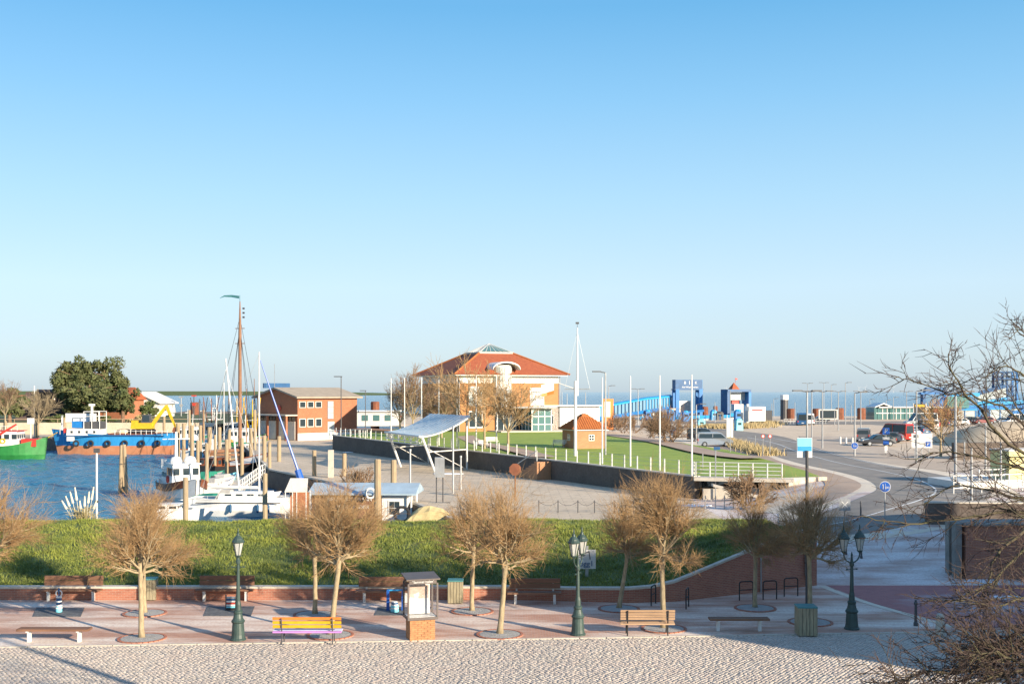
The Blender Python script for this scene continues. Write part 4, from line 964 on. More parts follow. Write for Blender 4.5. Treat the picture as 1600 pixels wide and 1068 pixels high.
for u, Y_, h, rz, m, lab in [(333, 175, 9, 80, 'dark_blue', 'small blue boat with bare mast between the leaning piles'), (348, 182, 11, 95, 'white_paint', 'white sailing boat with thin mast beside the tall brown mast'), (381, 176, 10, 85, 'tarp_green', 'small green boat with bare mast beside the brown mast'), (312, 180, 8, 78, 'white_metal', 'pale boat with short mast before the blue trawler'), (395, 215, 12, 90, 'white_paint', 'white boat with tall mast left of the harbour office'), (356, 215, 10, 96, 'teal', 'teal boat with mast deep in the inner harbour')]:
    T = thing('masted_boat', lab, 'boat', (ux(u, Y_), Y_, WZ), R(rz), 'small masted boats in the inner harbour'); hull(T, 8.5, 2.8, 1.3, MT[m]); cabin(T, -2., .8, 1.9, 1.2, 1.2, MT['white_paint'], 2)
    MB().bar((1.2, 0, 1), (1.2, 0, h+1), .09, .06, 6).build('mast', MT['white_metal' if h % 2 else 'mast_wood'], T); MB().bar((1.2, 0, h), (4.2, 0, 1.5), .025, n=3).bar((1.2, 0, h), (-4.2, 0, 1.5), .025, n=3).bar((1.2, 0, h*.8), (1.0, 1.35, 1.3), .025, n=3).bar((1.2, 0, h*.8), (1.0, -1.35, 1.3), .025, n=3).build('rigging', MT['dark_metal'], T); MB().bar((1.0, 0, 2.6), (-2.8, 0, 2.7), .12, n=6).build('boom', MT['tarp_green' if h % 3 else 'car_blue'], T)
for u, Y_, rz, m, lab in [(338, 122, 70, 'white_paint', 'white dinghy with grey outboard among the near piles'), (349, 128, 80, 'cyan', 'pale blue dinghy moored under the near piles'), (328, 132, 75, 'tarp_green', 'green covered dinghy moored behind the near piles'), (322, 112, 60, 'white_metal', 'low white launch behind the cabin cruiser')]:
    T = thing('dinghy', lab, 'dinghy', (ux(u, Y_), Y_, WZ), R(rz), 'dinghies moored at the pontoon'); hull(T, 5.4, 2.0, .8, MT[m]); MB().box((-.3, 0, .95), (2.2, 1.4, .7), tx=.7, ty=.8).build('spray_hood', MT['gravel' if m != 'tarp_green' else 'tarp_green'], T); MB().box((-2.7, 0, .9), (.35, .4, .7)).build('outboard', MT['dark_metal'], T)
# floating dock, pier with piles, gangway
T = thing('floating_pontoon', 'grey floating pontoon between the moored boats', 'pontoon', (0, 0, 0)); MB().prism([(-27.5, 101), (-25.3, 101), (-32.5, 146), (-34.7, 146)], -1.6, -.95).build('deck', MT['concrete'], T)
T = thing('wooden_jetty', 'grey timber jetty among the piles', 'jetty', (0, 0, 0))
for k in range(14):
    a = Vector((-37.5-.55*k, 150+2.2*k, .2)); MB().box((a.x, a.y, a.z), (3.4, 2.1, .22)).build('plank_bay', MT['pile'], T)
T = thing('gangway', 'sloping gangway with white railings down to the pontoon', 'gangway', (0, 0, 0))
A, B = Vector((ux(412, 116), 116, .5)), Vector((ux(377, 112), 112, -.8)); MB().loft([[(A.x, A.y-.6, A.z), (A.x, A.y+.6, A.z)], [(B.x, B.y-.6, B.z), (B.x, B.y+.6, B.z)]]).build('deck', MT['concrete'], T)
for s in (-.6, .6):
    mb = MB()
    for k in range(11):
        p = A.lerp(B, k/10)+Vector((0, s, 0)); mb.bar(p, p+Vector((0, 0, 1.15)), .03, n=4)
    for z in (1.15, .65, .25): mb.bar(A+Vector((0, s, z)), B+Vector((0, s, z)), .03, n=4)
    mb.build('railing', MT['white_metal'], T)
# floating kiosk
KY = 86.; T = thing('floating_kiosk', 'long dark timber kiosk with pale blue roof, white lettering and window, behind the bank', 'kiosk', (ux(560, KY), KY, -1.2), R(-3))
px = lambda u: (u-560)/F*KY
zr = H-(772-V0)/F*KY+1.2; L0, L1 = px(486), px(636)
MB().box(((L0+px(597))/2, 1.6, zr/2), (px(597)-L0, 3.2, zr)).build('dark_wall', MT['bench_wood'], T)
MB().box(((px(597)+L1)/2, 1.6, zr/2), (L1-px(597), 3.2, zr-.02)).build('white_wall', MT['white_paint'], T)
MB().loft([[(L0-.2, -.6, zr), (L0-.2, -.6, zr+.12), (L0-.2, 1.8, zr+.75), (L0-.2, 4, zr+.12), (L0-.2, 4, zr)], [(px(652), -.6, zr), (px(652), -.6, zr+.12), (px(652), 1.8, zr+.75), (px(652), 4, zr+.12), (px(652), 4, zr)]], True).build('roof', MT['kiosk_roof'], T)
wx = px(617); MB().box((wx, -.03, zr-1.0), (.95, .06, 1.15)).build('window_frame', MT['white_paint'], T)
for i in (-1, 1):
    for j in (-1, 1): MB().box((wx+i*.2, -.075, zr-1.0+j*.25), (.36, .02, .46)).build('pane', MT['window'], T)
for s in (0, 1): MB().bar((px(640)+.2, -.4+3.*s, 0), (px(640)+.2, -.4+3.*s, zr), .08, n=6).build('post', MT['white_metal'], T)
lettering('BRUMLINDER DIN', .42, MT['white_paint'], T, (px(547), -.1, zr-.35)); lettering('WUGE KRADIER', .36, MT['white_paint'], T, (px(550), -.1, zr-.95))
torus(MB(), (px(581), -.68, zr+.15), .36, .09, 14, 6).build('life_ring', MT['white_paint'], T)
T = thing('canvas_stall', 'small stall with pale square canvas hood on white posts at the kiosk', 'stall', (ux(465, 84), 84, -1.2)); px2 = lambda u: (u-465)/F*84
zt = H-(748-V0)/F*84+1.2; zb = H-(767-V0)/F*84+1.2
MB().loft([[(px2(448), -.8, zb), (px2(448), -.8, zb+.05), (px2(450), .9, zt), (px2(450), .9, zt-.05)], [(px2(483), -.8, zb), (px2(483), -.8, zb+.05), (px2(478), .9, zt), (px2(478), .9, zt-.05)]], True).build('hood', MT['plaster'], T)
for x in (px2(449), px2(460), px2(481)):
    for y in (-.75, .85): MB().bar((x, y, 0), (x, y, zb), .04, n=6).build('post', MT['white_metal'], T)
MB().box((0, .9, zb*.5), (1.5, .05, zb*.9)).build('back_panel', MT['house_brick'], T)
# hay bale like reed heap with wheel
T = thing('straw_heap', 'heap of pale straw beside the floating kiosk on the yard edge', 'straw heap', (ux(672, 78), 78, .2))
secs = []
for i in range(9):
    t = i/8; x = -1.6+3.2*t; h = .1+.85*math.sin(math.pi*t)**.6; secs.append([(x, -.8, 0), (x, -.55, h*.7+random.uniform(-.06, .06)), (x, 0, h+random.uniform(-.08, .08)), (x, .6, h*.6), (x, .9, 0)])
MB().loft(secs).build('straw', MT['hay'], T); torus(MB(), (-1.9, -.3, .45), .5, .1, 14, 6).build('wheel', MT['black'], T)
# dark pole lamps in the yard
for u, vt, Y, lab in [(641, 705, 92, 'short dark steel pole beside the floating kiosk'), (708, 670, 96, 'light steel pole beside the grey cabinet'), (720, 715, 100, 'thin dark steel pole behind the grey cabinet')]:
    X = ux(u, Y); o = MB().lathe([(.1, -.8), (.09, 0), (.07, H-(vt-V0)/F*Y), (.1, H-(vt-V0)/F*Y+.02), (.1, H-(vt-V0)/F*Y+.2)], n=8).build('steel_pole', MT['grey_metal'], None, (X, Y, 0)); tag(o, lab, 'pole')
Y = 88; T = thing('electric_cabinet', 'grey electric cabinet raised on steel legs in the gravel yard', 'cabinet', (ux(687, Y), Y, .3)); z1, z0 = H-(714-V0)/F*Y-.3, H-(745-V0)/F*Y-.3
MB().box((0, 0, (z0+z1)/2), (.72, .5, z1-z0)).build('box', MT['grey_metal'], T)
for x in (-.25, .25): MB().bar((x, 0, 0), (x, 0, z0), .05, n=6).build('leg', MT['dark_metal'], T)
MB().box((0, 0, .05), (1.6, .8, .2)).build('plinth', MT['concrete'], T)
T = thing('rusty_sign', 'rust-brown square sign seen from behind on a post in the yard', 'sign', (ux(805, 90), 90, .45)); zc = H-(733-V0)/F*90-.45
MB().bar((0, 0, 0), (0, 0, zc+.2), .06, n=6).build('post', MT['rust'], T); MB().lathe([(.5, 0), (.5, .06)], (0, 0, zc), 8, Matrix.Rotation(R(90), 3, 'X'), R(22.5)).build('panel', MT['rust'], T)
# low chain fence in the yard
T = thing('chain_fence', 'low chain strung between thin dark posts across the gravel yard', 'fence', (0, 0, 0)); P = []
for u in (842, 872, 903, 929, 960, 990, 1020, 1052): P.append(Vector((ux(u, 80.5), 80.5, .45)))
for p in P: MB().bar(p, p+Vector((0, 0, .9)), .035, n=6).build('post', MT['dark_metal'], T)
for a, b in zip(P, P[1:]): MB().path([a.lerp(b, t)+Vector((0, 0, .82-.3*(1-(2*t-1)**2))) for t in (0, .2, .4, .6, .8, 1)], .02, 4).build('chain', MT['dark_metal'], T)
T = thing('chain_fence', 'pale rope fence between posts below the white railing', 'fence', (0, 0, 0)); P = [Vector((ux(u, 83), 83, gz(ux(u, 83), 83))) for u in (1102, 1118, 1132, 1146, 1160)]
for p in P: MB().bar(p, p+Vector((0, 0, 1.)), .04, n=6).build('post', MT['grey_metal'], T)
for a, b in zip(P, P[1:]): MB().path([a.lerp(b, t)+Vector((0, 0, .9-.3*(1-(2*t-1)**2))) for t in (0, .25, .5, .75, 1)], .025, 4).build('rope', MT['concrete'], T)
# ------------------------------------------------------------------ boat shelter with curved roof
T = thing('curved_shelter', 'open steel shelter with curved blue-grey metal roof in front of the harbour wall', 'shelter', (0, 0, 0))
A, B = Vector((-9.6, 118.5, 4.4)), Vector((-14.4, 129, 4.5)); E, D = Vector((-4.6, 125, 6.4)), Vector((-9.8, 136, 6.4))
def cv(t, s): a = A.lerp(B, s); b = E.lerp(D, s); p = a.lerp(b, t); p.z = a.z+(b.z-a.z)*t**1.8; return p
n = 12
for k in range(n):
    s0, s1 = k/n+.004, (k+1)/n-.004; sec = [[cv(i/8, s0), cv(i/8, (s0+s1)/2)+Vector((0, 0, .04)), cv(i/8, s1)] for i in range(9)]
    MB().loft(sec).build('roof_panel', MT['zinc'], T)
for s in (0, .33, .67, 1): MB().path([cv(i/8, s)-Vector((0, 0, .12)) for i in range(9)], .09, 6).build('roof_rib', MT['white_metal'], T)
MB().path([cv(0, i/6)-Vector((0, 0, .05)) for i in range(7)], .12, 6).build('eave_beam', MT['white_metal'], T)
tr = MB(); tr.bar(cv(0, 0)-Vector((0, 0, .7)), cv(0, 1)-Vector((0, 0, .7)), .06, n=5)
for k in range(12): tr.bar(cv(0, k/12)-Vector((0, 0, .7 if k % 2 else .1)), cv(0, (k+1)/12)-Vector((0, 0, .1 if k % 2 else .7)), .04, n=4)
tr.build('truss', MT['white_metal'], T)
for s in (.02, .98):
    a = cv(.05, s); MB().bar(a, (a.x+1.4, a.y+.6, .45), .13, n=8).build('leg', MT['white_metal'], T)
    b = cv(.95, s); MB().bar(b, (b.x, b.y, .45), .1, n=8).build('leg', MT['white_metal'], T); MB().bar((b.x, b.y, .5), (a.x+.7, a.y+.3, 3), .05, n=5).build('brace', MT['white_metal'], T)
    MB().bar((a.x+.6, a.y+.25, 2.7), (b.x, b.y, 2.7), .07, n=5).build('tie_bar', MT['white_metal'], T)
# ------------------------------------------------------------------ railing on the terrace wall
fe = thing('wall_railing', 'row of white railing posts with thin wires along the terrace wall', 'railing', (0, 0, 0)); f0 = None
np_ = 44
for k in range(np_):
    t = .005+.985*k/(np_-1); p = wl(t, .25, lawn_z(t)+.1)
    if f0 is None: f0 = MB().bar((0, 0, 0), (0, 0, 1.12), .06, n=6).build('post', MT['white_metal'], fe, p)
    else: o = link('post', f0.data, fe, p)
for z in (1.08, .75, .4): MB().bar(wl(0, .25, 2.3+z), wl(1, .25, 2.65+z), .012, n=4).build('wire', MT['grey_metal'], fe)
mb = MB()
rl = thing('white_railing', 'white tubular railing along the footbridge at the end of the terrace wall', 'railing', (0, 0, 0)); A, B = Vector((ux(1088, 91), 91.2, 2.25)), Vector((ux(1221, 89), 88.8, 2.25))
for k in range(7): p = A.lerp(B, k/6); MB().bar(p, p+Vector((0, 0, 1.15)), .05, n=6).build('post', MT['white_metal'], rl)
for z in (1.15, .85, .55, .25): MB().bar(A+Vector((0, 0, z)), B+Vector((0, 0, z)), .035, n=6).build('rail', MT['white_metal'], rl)
fb = thing('footbridge', 'concrete footbridge slab over a dark opening at the end of the terrace wall', 'bridge', (0, 0, 0)); MB().prism([(14.4, 90.0), (21.8, 88.0), (22.2, 89.6), (14.6, 91.8)], 1.98, 2.24).build('slab', MT['concrete'], fb)
for x in (19.8, 21.2): MB().box((x, 88.9, 1.0), (.7, .6, 1.9)).build('pier', MT['basalt'], fb)
MB().loft([[(15.5, 87.6, 1.7), (15.5, 87.6, 1.9), (15.5, 88.4, 1.9), (15.5, 88.4, 1.7)], [(20.2, 86.4, .55), (20.2, 86.4, .75), (20.2, 87.2, .75), (20.2, 87.2, .55)]], True).build('ramp', MT['concrete'], fb)
# stair
st = thing('brick_stair', 'orange brick stair with white handrail down the dark harbour wall', 'stair', (0, 0, 0)); p = wl(.30); d = WD
for k in range(8):
    q0, q1 = wl(.262+.0065*k, -1.6, 0), wl(.262+.0065*(k+1), -.02, 0); z = 2.2-.22*k
    a, b, c, e_ = wl(.262+.0065*k, -1.6), wl(.262+.0065*(k+1)-.0001, -1.6), wl(.262+.0065*(k+1)-.0001, -.02), wl(.262+.0065*k, -.02)
    MB().prism([(a.x, a.y), (b.x, b.y), (c.x, c.y), (e_.x, e_.y)], .4, z).build('step', MT['pale_brick'], st)
a, b = wl(.262, -1.6, 2.3), wl(.314, -1.6, .6)
MB().bar(a+Vector((0, 0, 1)), b+Vector((0, 0, 1)), .04, n=6).bar(a, a+Vector((0, 0, 1)), .04, n=6).bar(b, b+Vector((0, 0, 1)), .04, n=6).build('handrail', MT['white_metal'], st)
# ------------------------------------------------------------------ flagpoles and mast
for u in (611, 632, 658.5, 685.7, 714, 744, 775.7):
    r_ = (u-800)/F; t = (14.6+2.2*.88-r_*(91+2.2*.47))/(41.1+r_*77); p = wl(t, 2.2, 2.45)
    o = MB().lathe([(.08, 0), (.07, 4), (.05, 8.3), (.055, 8.32), (.02, 8.42)], n=8).build('flagpole', MT['white_metal'], None, p); tag(o, 'white flagpole without flag behind the terrace wall railing', 'flagpole', 'flagpoles along the terrace wall')
for u, v, vt in ((985, 728, 589), (1031, 734, 588), (1081, 743, 587), (941, 724, 591)):
    p = gp(u, v, 2.3); h = H-(vt-V0)/F*p.y-2.3; o = MB().lathe([(.08, 0), (.07, h*.5), (.05, h), (.055, h+.02), (.02, h+.12)], n=8).build('flagpole', MT['white_metal'], None, p); tag(o, 'white flagpole without flag standing on the lawn by the brick hut', 'flagpole', 'flagpoles on the lawn')
p = gp(899, 712, 2.4); T = thing('signal_mast', 'tall white signal mast with crossarm, gaff and stays beside the brick hut', 'mast', p); hs = H-(503-V0)/F*p.y-2.4
MB().bar((0, 0, 0), (0, 0, hs*.56), .17, .15, 10).build('lower_mast', MT['white_metal'], T); MB().bar((.2, 0, hs*.45), (.2, 0, hs-.6), .12, .06, 8).build('topmast', MT['white_metal'], T)
MB().bar((-1.1, 0, hs*.5), (1.5, 0, hs*.5), .05, n=6).build('crossarm', MT['grey_metal'], T); MB().bar((0, 0, hs*.5), (-2.3, .2, hs*.56), .06, .04, 6).build('gaff', MT['white_metal'], T)
MB().bar((.2, 0, hs-.6), (.2, 0, hs), .02, n=4).box((.2, 0, hs-.1), (.35, .05, .2)).build('wind_vane', MT['dark_metal'], T)
MB().bar((.2, 0, hs-1), (-1.1, 0, hs*.5), .012, n=3).bar((.2, 0, hs-1), (1.5, 0, hs*.5), .012, n=3).build('stays', MT['grey_metal'], T)
MB().loft([[(-2.2, .2, hs*.55), (-2.2, .2, hs*.49)], [(-2.9, .35, hs*.54), (-2.9, .3, hs*.475)], [(-3.5, .1, hs*.53), (-3.5, .12, hs*.465)]]).build('flag', MT['car_white'], T); MB().loft([[(-2.2, .19, hs*.49), (-2.2, .19, hs*.465)], [(-2.9, .3, hs*.475), (-2.9, .3, hs*.45)], [(-3.5, .11, hs*.465), (-3.5, .11, hs*.44)]]).build('flag_stripe', MT['orange'], T)
# ------------------------------------------------------------------ brick hut
p = gp(914, 701, 2.35); T = thing('brick_hut', 'small square brick hut with orange pantile hipped roof on the lawn', 'hut', (p.x, p.y+2, 2.3), R(20)); w_ = 3.9
MB().box((0, 0, 1.1), (w_, w_, 2.3)).build('wall', MT['pale_brick'], T); MB().box((0, 0, 2.28), (w_+.5, w_+.5, .16)).build('eave_board', MT['white_paint'], T)
for sd in range(4):
    a = sd*math.pi/2; mr = Matrix.Rotation(a, 3, 'Z'); e = w_/2+.4; tp = .6
    q = [mr @ Vector(v) for v in ((-e, -e, 2.36), (e, -e, 2.36), (tp, -tp, 3.75), (-tp, -tp, 3.75))]; rf = MB().add(q, [(0, 1, 2, 3)]).build('roof_slope', MT['hut_tile'], T)
    rb = MB()
    for k in range(16):
        x = -e+2*e*(k+.5)/16; t = min(1, (e-abs(x))/(e-tp)); a0 = Vector((x, -e, 2.36)); b0 = Vector((x, -e+(e-tp)*t, 2.36+1.39*t))
        if t > .03: rb.bar(mr @ a0, mr @ b0, .085, n=5, cap=False)
    rb.build('tile_ribs', MT['hut_tile'], rf)
MB().lathe([(.9, 3.74), (.5, 4.05), (.15, 4.15)], n=4, ph=math.pi/4).build('cap', MT['hut_tile'], T)
for sd in (0, 3):
    mr = Matrix.Rotation(sd*math.pi/2, 3, 'Z'); fr = MB(); v = mr @ Vector((.1, -w_/2-.02, 1.35)); d = (.72, .1, .72) if sd == 0 else (.1, .72, .72)
    wf = MB().box(v, d).build('window', MT['white_paint'], T)
    for i in (-1, 1):
        for j in (-1, 1): MB().box(v+mr @ Vector((i*.16, -.05, j*.16)), tuple(.25 if k > .2 else .03 for k in d)).build('pane', MT['window'], wf)
def park_bench(u, v, label, z=2.4, rz=0, L=1.8):
    p = gp(u, v, z); T = thing('white_bench', label, 'bench', p, rz, 'white benches on the lawn'); MB().box((0, 0, .45), (L, .45, .05)).build('seat', MT['white_metal'], T)
    for k in range(3): MB().box((0, .24+.04*k, .6+.14*k), (L, .03, .1)).build('back_slat', MT['white_metal'], T)
    for s in (-1, 1): MB().path([(s*L*.4, -.2, 0), (s*L*.4, 0, .43), (s*L*.4, .3, .95)], .03, 5).bar((s*L*.4, .25, 0), (s*L*.4, 0, .43), .03, n=5).build('leg', MT['grey_metal'], T)
park_bench(873, 699, 'white bench beside the wall of the small brick hut', rz=-.5); park_bench(752, 700, 'white bench by the flagpoles under the curved shelter edge', rz=.4); park_bench(768, 694, 'white bench on the lawn edge next to a leafless tree', rz=.4)
# ------------------------------------------------------------------ harbour office (brick, gable)
HC = Vector((ux(465, 200), 200, .45)); T = thing('harbour_office', 'two-storey red brick harbour office with low pitched grey roof and garage doors', 'building', HC, R(45)); L, W = 13., 13.
e1, rid = 7.6, 9.1
MB().add([(0, 0, 0), (L, 0, 0), (L, W, 0), (0, W, 0), (0, 0, e1), (L, 0, e1), (L, W, e1), (0, W, e1), (0, W/2, rid), (L, W/2, rid)],
         [(0, 1, 5, 4), (1, 2, 6, 9, 5), (2, 3, 7, 6), (3, 0, 4, 8, 7)]).build('wall', MT['house_brick'], T)
MB().box((L/2, -.03, .6), (L, .1, 1.3)).build('base_band', MT['white_paint'], T)
for s in (0, 1):
    a, b = (-.6, W/2), ((-.7, W/2) if s == 0 else (W+.7, W/2)); y0 = -.8 if s == 0 else W+.8
    z0 = e1-(rid-e1)/(W/2)*.8
    MB().add([(-.7, y0, z0), (L+.7, y0, z0), (L+.7, W/2, rid), (-.7, W/2, rid), (-.7, y0, z0+.28), (L+.7, y0, z0+.28), (L+.7, W/2, rid+.28), (-.7, W/2, rid+.28)], [(0, 1, 2, 3), (4, 5, 6, 7), (0, 1, 5, 4), (0, 3, 7, 4), (1, 2, 6, 5)]).build('roof', MT['flat_roof'], T)
def win(T, c, d, mf='white_paint', mg='window', nx=1, nz=1, nm='window'):
    """c centre, d=(w,thick,h) facing -y; or d with small x facing -x"""
    f = MB().box(c, d).build(nm, MT[mf], T); c = Vector(c)
    if d[1] < d[0]:
        w_, h = d[0]/nx, d[2]/nz
        for i in range(nx):
            for j in range(nz): MB().box((c.x-d[0]/2+w_*(i+.5), c.y-d[1]/2-.01, c.z-d[2]/2+h*(j+.5)), (w_*.84, .03, h*.86)).build('pane', MT[mg], f)
    else:
        w_, h = d[1]/nx, d[2]/nz
        for i in range(nx):
            for j in range(nz): MB().box((c.x-d[0]/2-.01, c.y-d[1]/2+w_*(i+.5), c.z-d[2]/2+h*(j+.5)), (.03, w_*.84, h*.86)).build('pane', MT[mg], f)
    return f
for k in range(3):
    win(T, (1.0+1.7*k, -.04, 6.3), (1.35, .12, 1.1)); win(T, (1.0+1.7*k, -.04, 3.1), (1.35, .12, 1.5))
win(T, (7.0, -.05, 5.3), (1.3, .12, 3.2), 'grey_metal', 'pale_glass', 1, 3, 'stair_window'); win(T, (7.1, -.05, 1.9), (1.4, .14, 2.6), 'white_paint', 'pale_glass', 1, 1, 'door')
MB().box((-1.2, W/2, 4.45), (2.6, W, .22)).build('canopy', MT['concrete'], T)
for k in range(2):
    MB().box((-.06, 3.2+6.0*k, 1.7), (.12, 5.0, 3.3)).build('garage_door', MT['plaster'], T)
    for j in range(5): MB().box((-.06, 1.2+6.0*k+1.0*j, 3.8), (.1, .8, .7)).build('window', MT['window'], T)
for y in (.3, 6.2, 12.5): MB().box((-2.2, y, 2.2), (.35, .4, 4.4)).build('pillar', MT['house_brick'], T)
MB().bar((-.2, 5.5, 5.7), (-.26, 5.5, 5.7), .55, n=14).build('round_sign', MT['red'], T)
MB().box((1.9, W/2+3, rid+.6), (5.6, .3, .9)).build('roof_sign', MT['dark_blue'], T); MB().bar((-.5, W/2, rid), (-.5, W/2, rid+4.5), .05, n=5).build('antenna', MT['grey_metal'], T)
# low fence beside it
T = thing('yard_fence', 'white tubular fence by the harbour office', 'fence', (0, 0, 0)); A, B = Vector((ux(515, 178), 178, 1.6)), Vector((ux(580, 160), 160, 2.5))
for k in range(12): q = A.lerp(B, k/11); MB().bar(q, q+Vector((0, 0, 1.3)), .06, n=5).build('post', MT['white_metal'], T)
for z in (1.3, .7): MB().bar(A+Vector((0, 0, z)), B+Vector((0, 0, z)), .05, n=5).build('rail', MT['white_metal'], T)
o = MB().prism([(0, 0), (12, -17), (14, -16), (2, 3)], 0, 2.6).build('ramp_wall', MT['pale_brick'], None, (ux(545, 183), 186, .4)); tag(o, 'orange brick ramp wall between harbour office and flagpoles', 'wall')
# ------------------------------------------------------------------ main building with hipped tile roof
T = thing('terminal_building', 'orange brick pavilion with red tiled hipped roof, glass peak and white entrance bay', 'building', (-3.97, 196.9, 2.3), R(24)); hw = 9.; ev = 9.5
MB().box((0, 0, 4.075), (18, 18, 7.4+.75)).build('brick_wall', MT['orange_brick'], T); MB().box((0, 0, 8.78), (17.9, 17.9, 1.3)).build('white_band', MT['white_paint'], T)
for k in range(3): MB().box((-8.98, 0, 8.4+.35*k), (.12, 17, .12)).build('louvre', MT['grey_metal'], T)
MB().box((0, 0, 9.45), (20.2, 20.2, .2)).build('eave', MT['white_paint'], T)
e, tp, zt = 10.4, 3.1, 13.3
for sd in range(4):
    mr = Matrix.Rotation(sd*math.pi/2, 3, 'Z'); q = [mr @ Vector(v) for v in ((-e, -e, 9.56), (e, -e, 9.56), (tp, -tp, zt), (-tp, -tp, zt))]
    MB().add(q, [(0, 1, 2, 3)]).build('roof_slope', MT['tile'], T); MB().bar(mr @ Vector((-e, -e, 9.62)), mr @ Vector((-tp, -tp, zt+.05)), .16, n=6).build('hip_ridge', MT['hut_tile'], T)
MB().box((0, 0, zt+.05), (2*tp+.3, 2*tp+.3, .3)).build('lantern_kerb', MT['concrete'], T)
gl = MB().lathe([(tp*1.38, zt+.2), (.05, zt+1.75)], n=4, ph=math.pi/4).build('glass_peak', MT['green_glass'], T); bb = MB()
for sd in range(4):
    mr = Matrix.Rotation(sd*math.pi/2, 3, 'Z')
    for k in range(-3, 4): bb.bar(mr @ Vector((k*.95, -tp*.98, zt+.22)), mr @ Vector((k*.0, 0, zt+1.78)), .05, n=4)
bb.build('glazing_bar', MT['white_metal'], gl)
# entrance bay (front, right of the centre)
bx = -1.4
MB().lathe([(1.65, 4.2), (1.65, 11.1)], (bx, -8.7, 0), 20).build('bay', MT['white_paint'], T)
for k in range(5):
    a = R(-90+(k-2)*24)
    for z, h in ((5.8, 2.6), (9.6, 2.4)):
        o = MB().box((0, 0, 0), (.54, .06, h)).build('bay_pane', MT['pale_glass'], T, (bx+1.67*math.cos(a), -8.7+1.67*math.sin(a), z)); o.rotation_euler.z = a+math.pi/2
secs = []
for i in range(11):
    a = math.pi*(i/10); x = bx-2.45*math.cos(a); z = 10.3+1.15*math.sin(a); secs.append([(x, -10.9, z), (x, -10.9, z+.22), (x, -4.4, z+.22), (x, -4.4, z)])
MB().loft(secs, True).build('arched_roof', MT['white_paint'], T)
win(T, (4.9, -9.02, 5.9), (2.6, .14, 3.0), 'white_paint', 'pale_glass', 2, 1); win(T, (-6.2, -9.02, 6.0), (2.4, .14, 3.2), 'white_paint', 'pale_glass', 2, 1); win(T, (-6.2, -9.02, 2.2), (2.4, .14, 2.8), 'white_paint', 'window', 2, 1)
for k in range(4): win(T, (-9.02, -6+4*k, 5.4), (.14, 1.6, 2.2), 'white_metal', 'window', 2, 1); win(T, (-9.02, -6+4*k, 1.9), (.14, 1.6, 2.2), 'white_metal', 'window', 2, 1)
MB().prism([(-2.5, -9.1), (6.4, -9.1), (6.0, -14.6), (-2.5, -12.5)], 4.05, 4.3).build('entrance_canopy', MT['grey_metal'], T)
bxx = MB().box((3.9, -11.0, 2.0), (3.4, 3.8, 3.9)).build('glass_porch', MT['green_glass'], T); fr = MB()
for x in (2.15, 3.3, 4.45, 5.65):
    fr.box((x, -12.93, 2.0), (.14, .1, 3.95))
for z in (.1, 1.4, 2.7, 3.9): fr.box((3.9, -12.96, z), (3.5, .1, .12))
for y in (-9.2, -10.4, -11.6, -12.9): fr.box((2.15, y, 2.0), (.1, .14, 3.95)); fr.box((5.65, y, 2.0), (.1, .14, 3.95))
fr.build('porch_frame', MT['white_paint'], bxx)
gf = MB().box((-.3, -9.3, 2.0), (4.6, .3, 3.8)).build('glass_front', MT['window'], T)
for k in range(5): MB().box((-2.5+1.1*k, -9.5, 2.0), (.1, .08, 3.8)).build('mullion', MT['white_metal'], gf)
MB().box((11.4, -7.0, 2.2), (10.8, 4.0, 4.2)).build('side_wing', MT['white_paint'], T); MB().box((11.4, -7.4, 4.36), (11.2, 5.0, .2)).build('wing_roof', MT['white_metal'], T)
for k in range(4): MB().box((7.2+2.7*k, -9.05, 1.9), (.12, .08, 3.2)).build('wing_mullion', MT['grey_metal'], T)
win(T, (7.6, -9.04, 2.0), (.7, .1, 1.6), 'grey_metal', 'window'); MB().box((5, -11.5, .15), (18, 6, .5)).build('terrace_step', MT['concrete'], T)
for s in (-1, 1): MB().bar((s*9.1, -9.15, .2), (s*9.1, -9.15, 9.3), .09, n=6).build('rain_pipe', MT['grey_metal'], T)
# ------------------------------------------------------------------ ships on the left quay
T = thing('work_ship', 'blue and orange hulled work ship with white superstructure moored at the left quay', 'ship', (ux(181, 193), 193, WZ), R(180+2))
hull(T, 19.4, 5.2, 3.3, MT['hull_blue'], MT['orange_hull'], sheer=.28, bow=1.3, split=.45, stern=.9, band=MT['dark_blue'])
for o in [x for x in C.objects if x.parent == T and x.name.startswith('deck')]: o.data.materials[0] = MT['dark_metal']
def lx(u): return -(u-181)/F*193                  # local x (bow is on the left of the picture)
MB().box(((lx(112)+lx(160))/2, 0, 3.75), (lx(112)-lx(160), 4.6, 1.1), tx=.97).build('deck_house', MT['white_paint'], T)
for k in range(4): MB().box((lx(120)-1.25*k, 2.28, 3.8), (.4, .06, .4)).build('porthole', MT['window'], T)
MB().box((lx(113), 1.6, 4.0), (1.3, .9, .7)).build('windlass', MT['red'], T); MB().box((lx(119), 2.45, 2.75), (1.2, .3, .9)).build('anchor_pocket', MT['white_metal'], T)
fr = MB()
for x in (lx(137), lx(149), lx(161)):
    for y in (-1.8, 1.8): fr.bar((x, y, 4.2), (x, y, 7.2), .07, n=5)
for y in (-1.8, 1.8): fr.bar((lx(137), y, 7.2), (lx(161), y, 7.2), .07, n=5); fr.bar((lx(137), y, 6.4), (lx(161), y, 6.4), .05, n=5)
fr.build('frame', MT['white_metal'], T)
MB().box(((lx(140)+lx(158))/2, 0, 4.9), (2.6, 3.2, 1.2)).build('machinery', MT['dark_metal'], T); MB().box((lx(128), .3, 5.0), (2.2, 2.4, 1.1)).build('tarpaulin_box', MT['blue'], T)
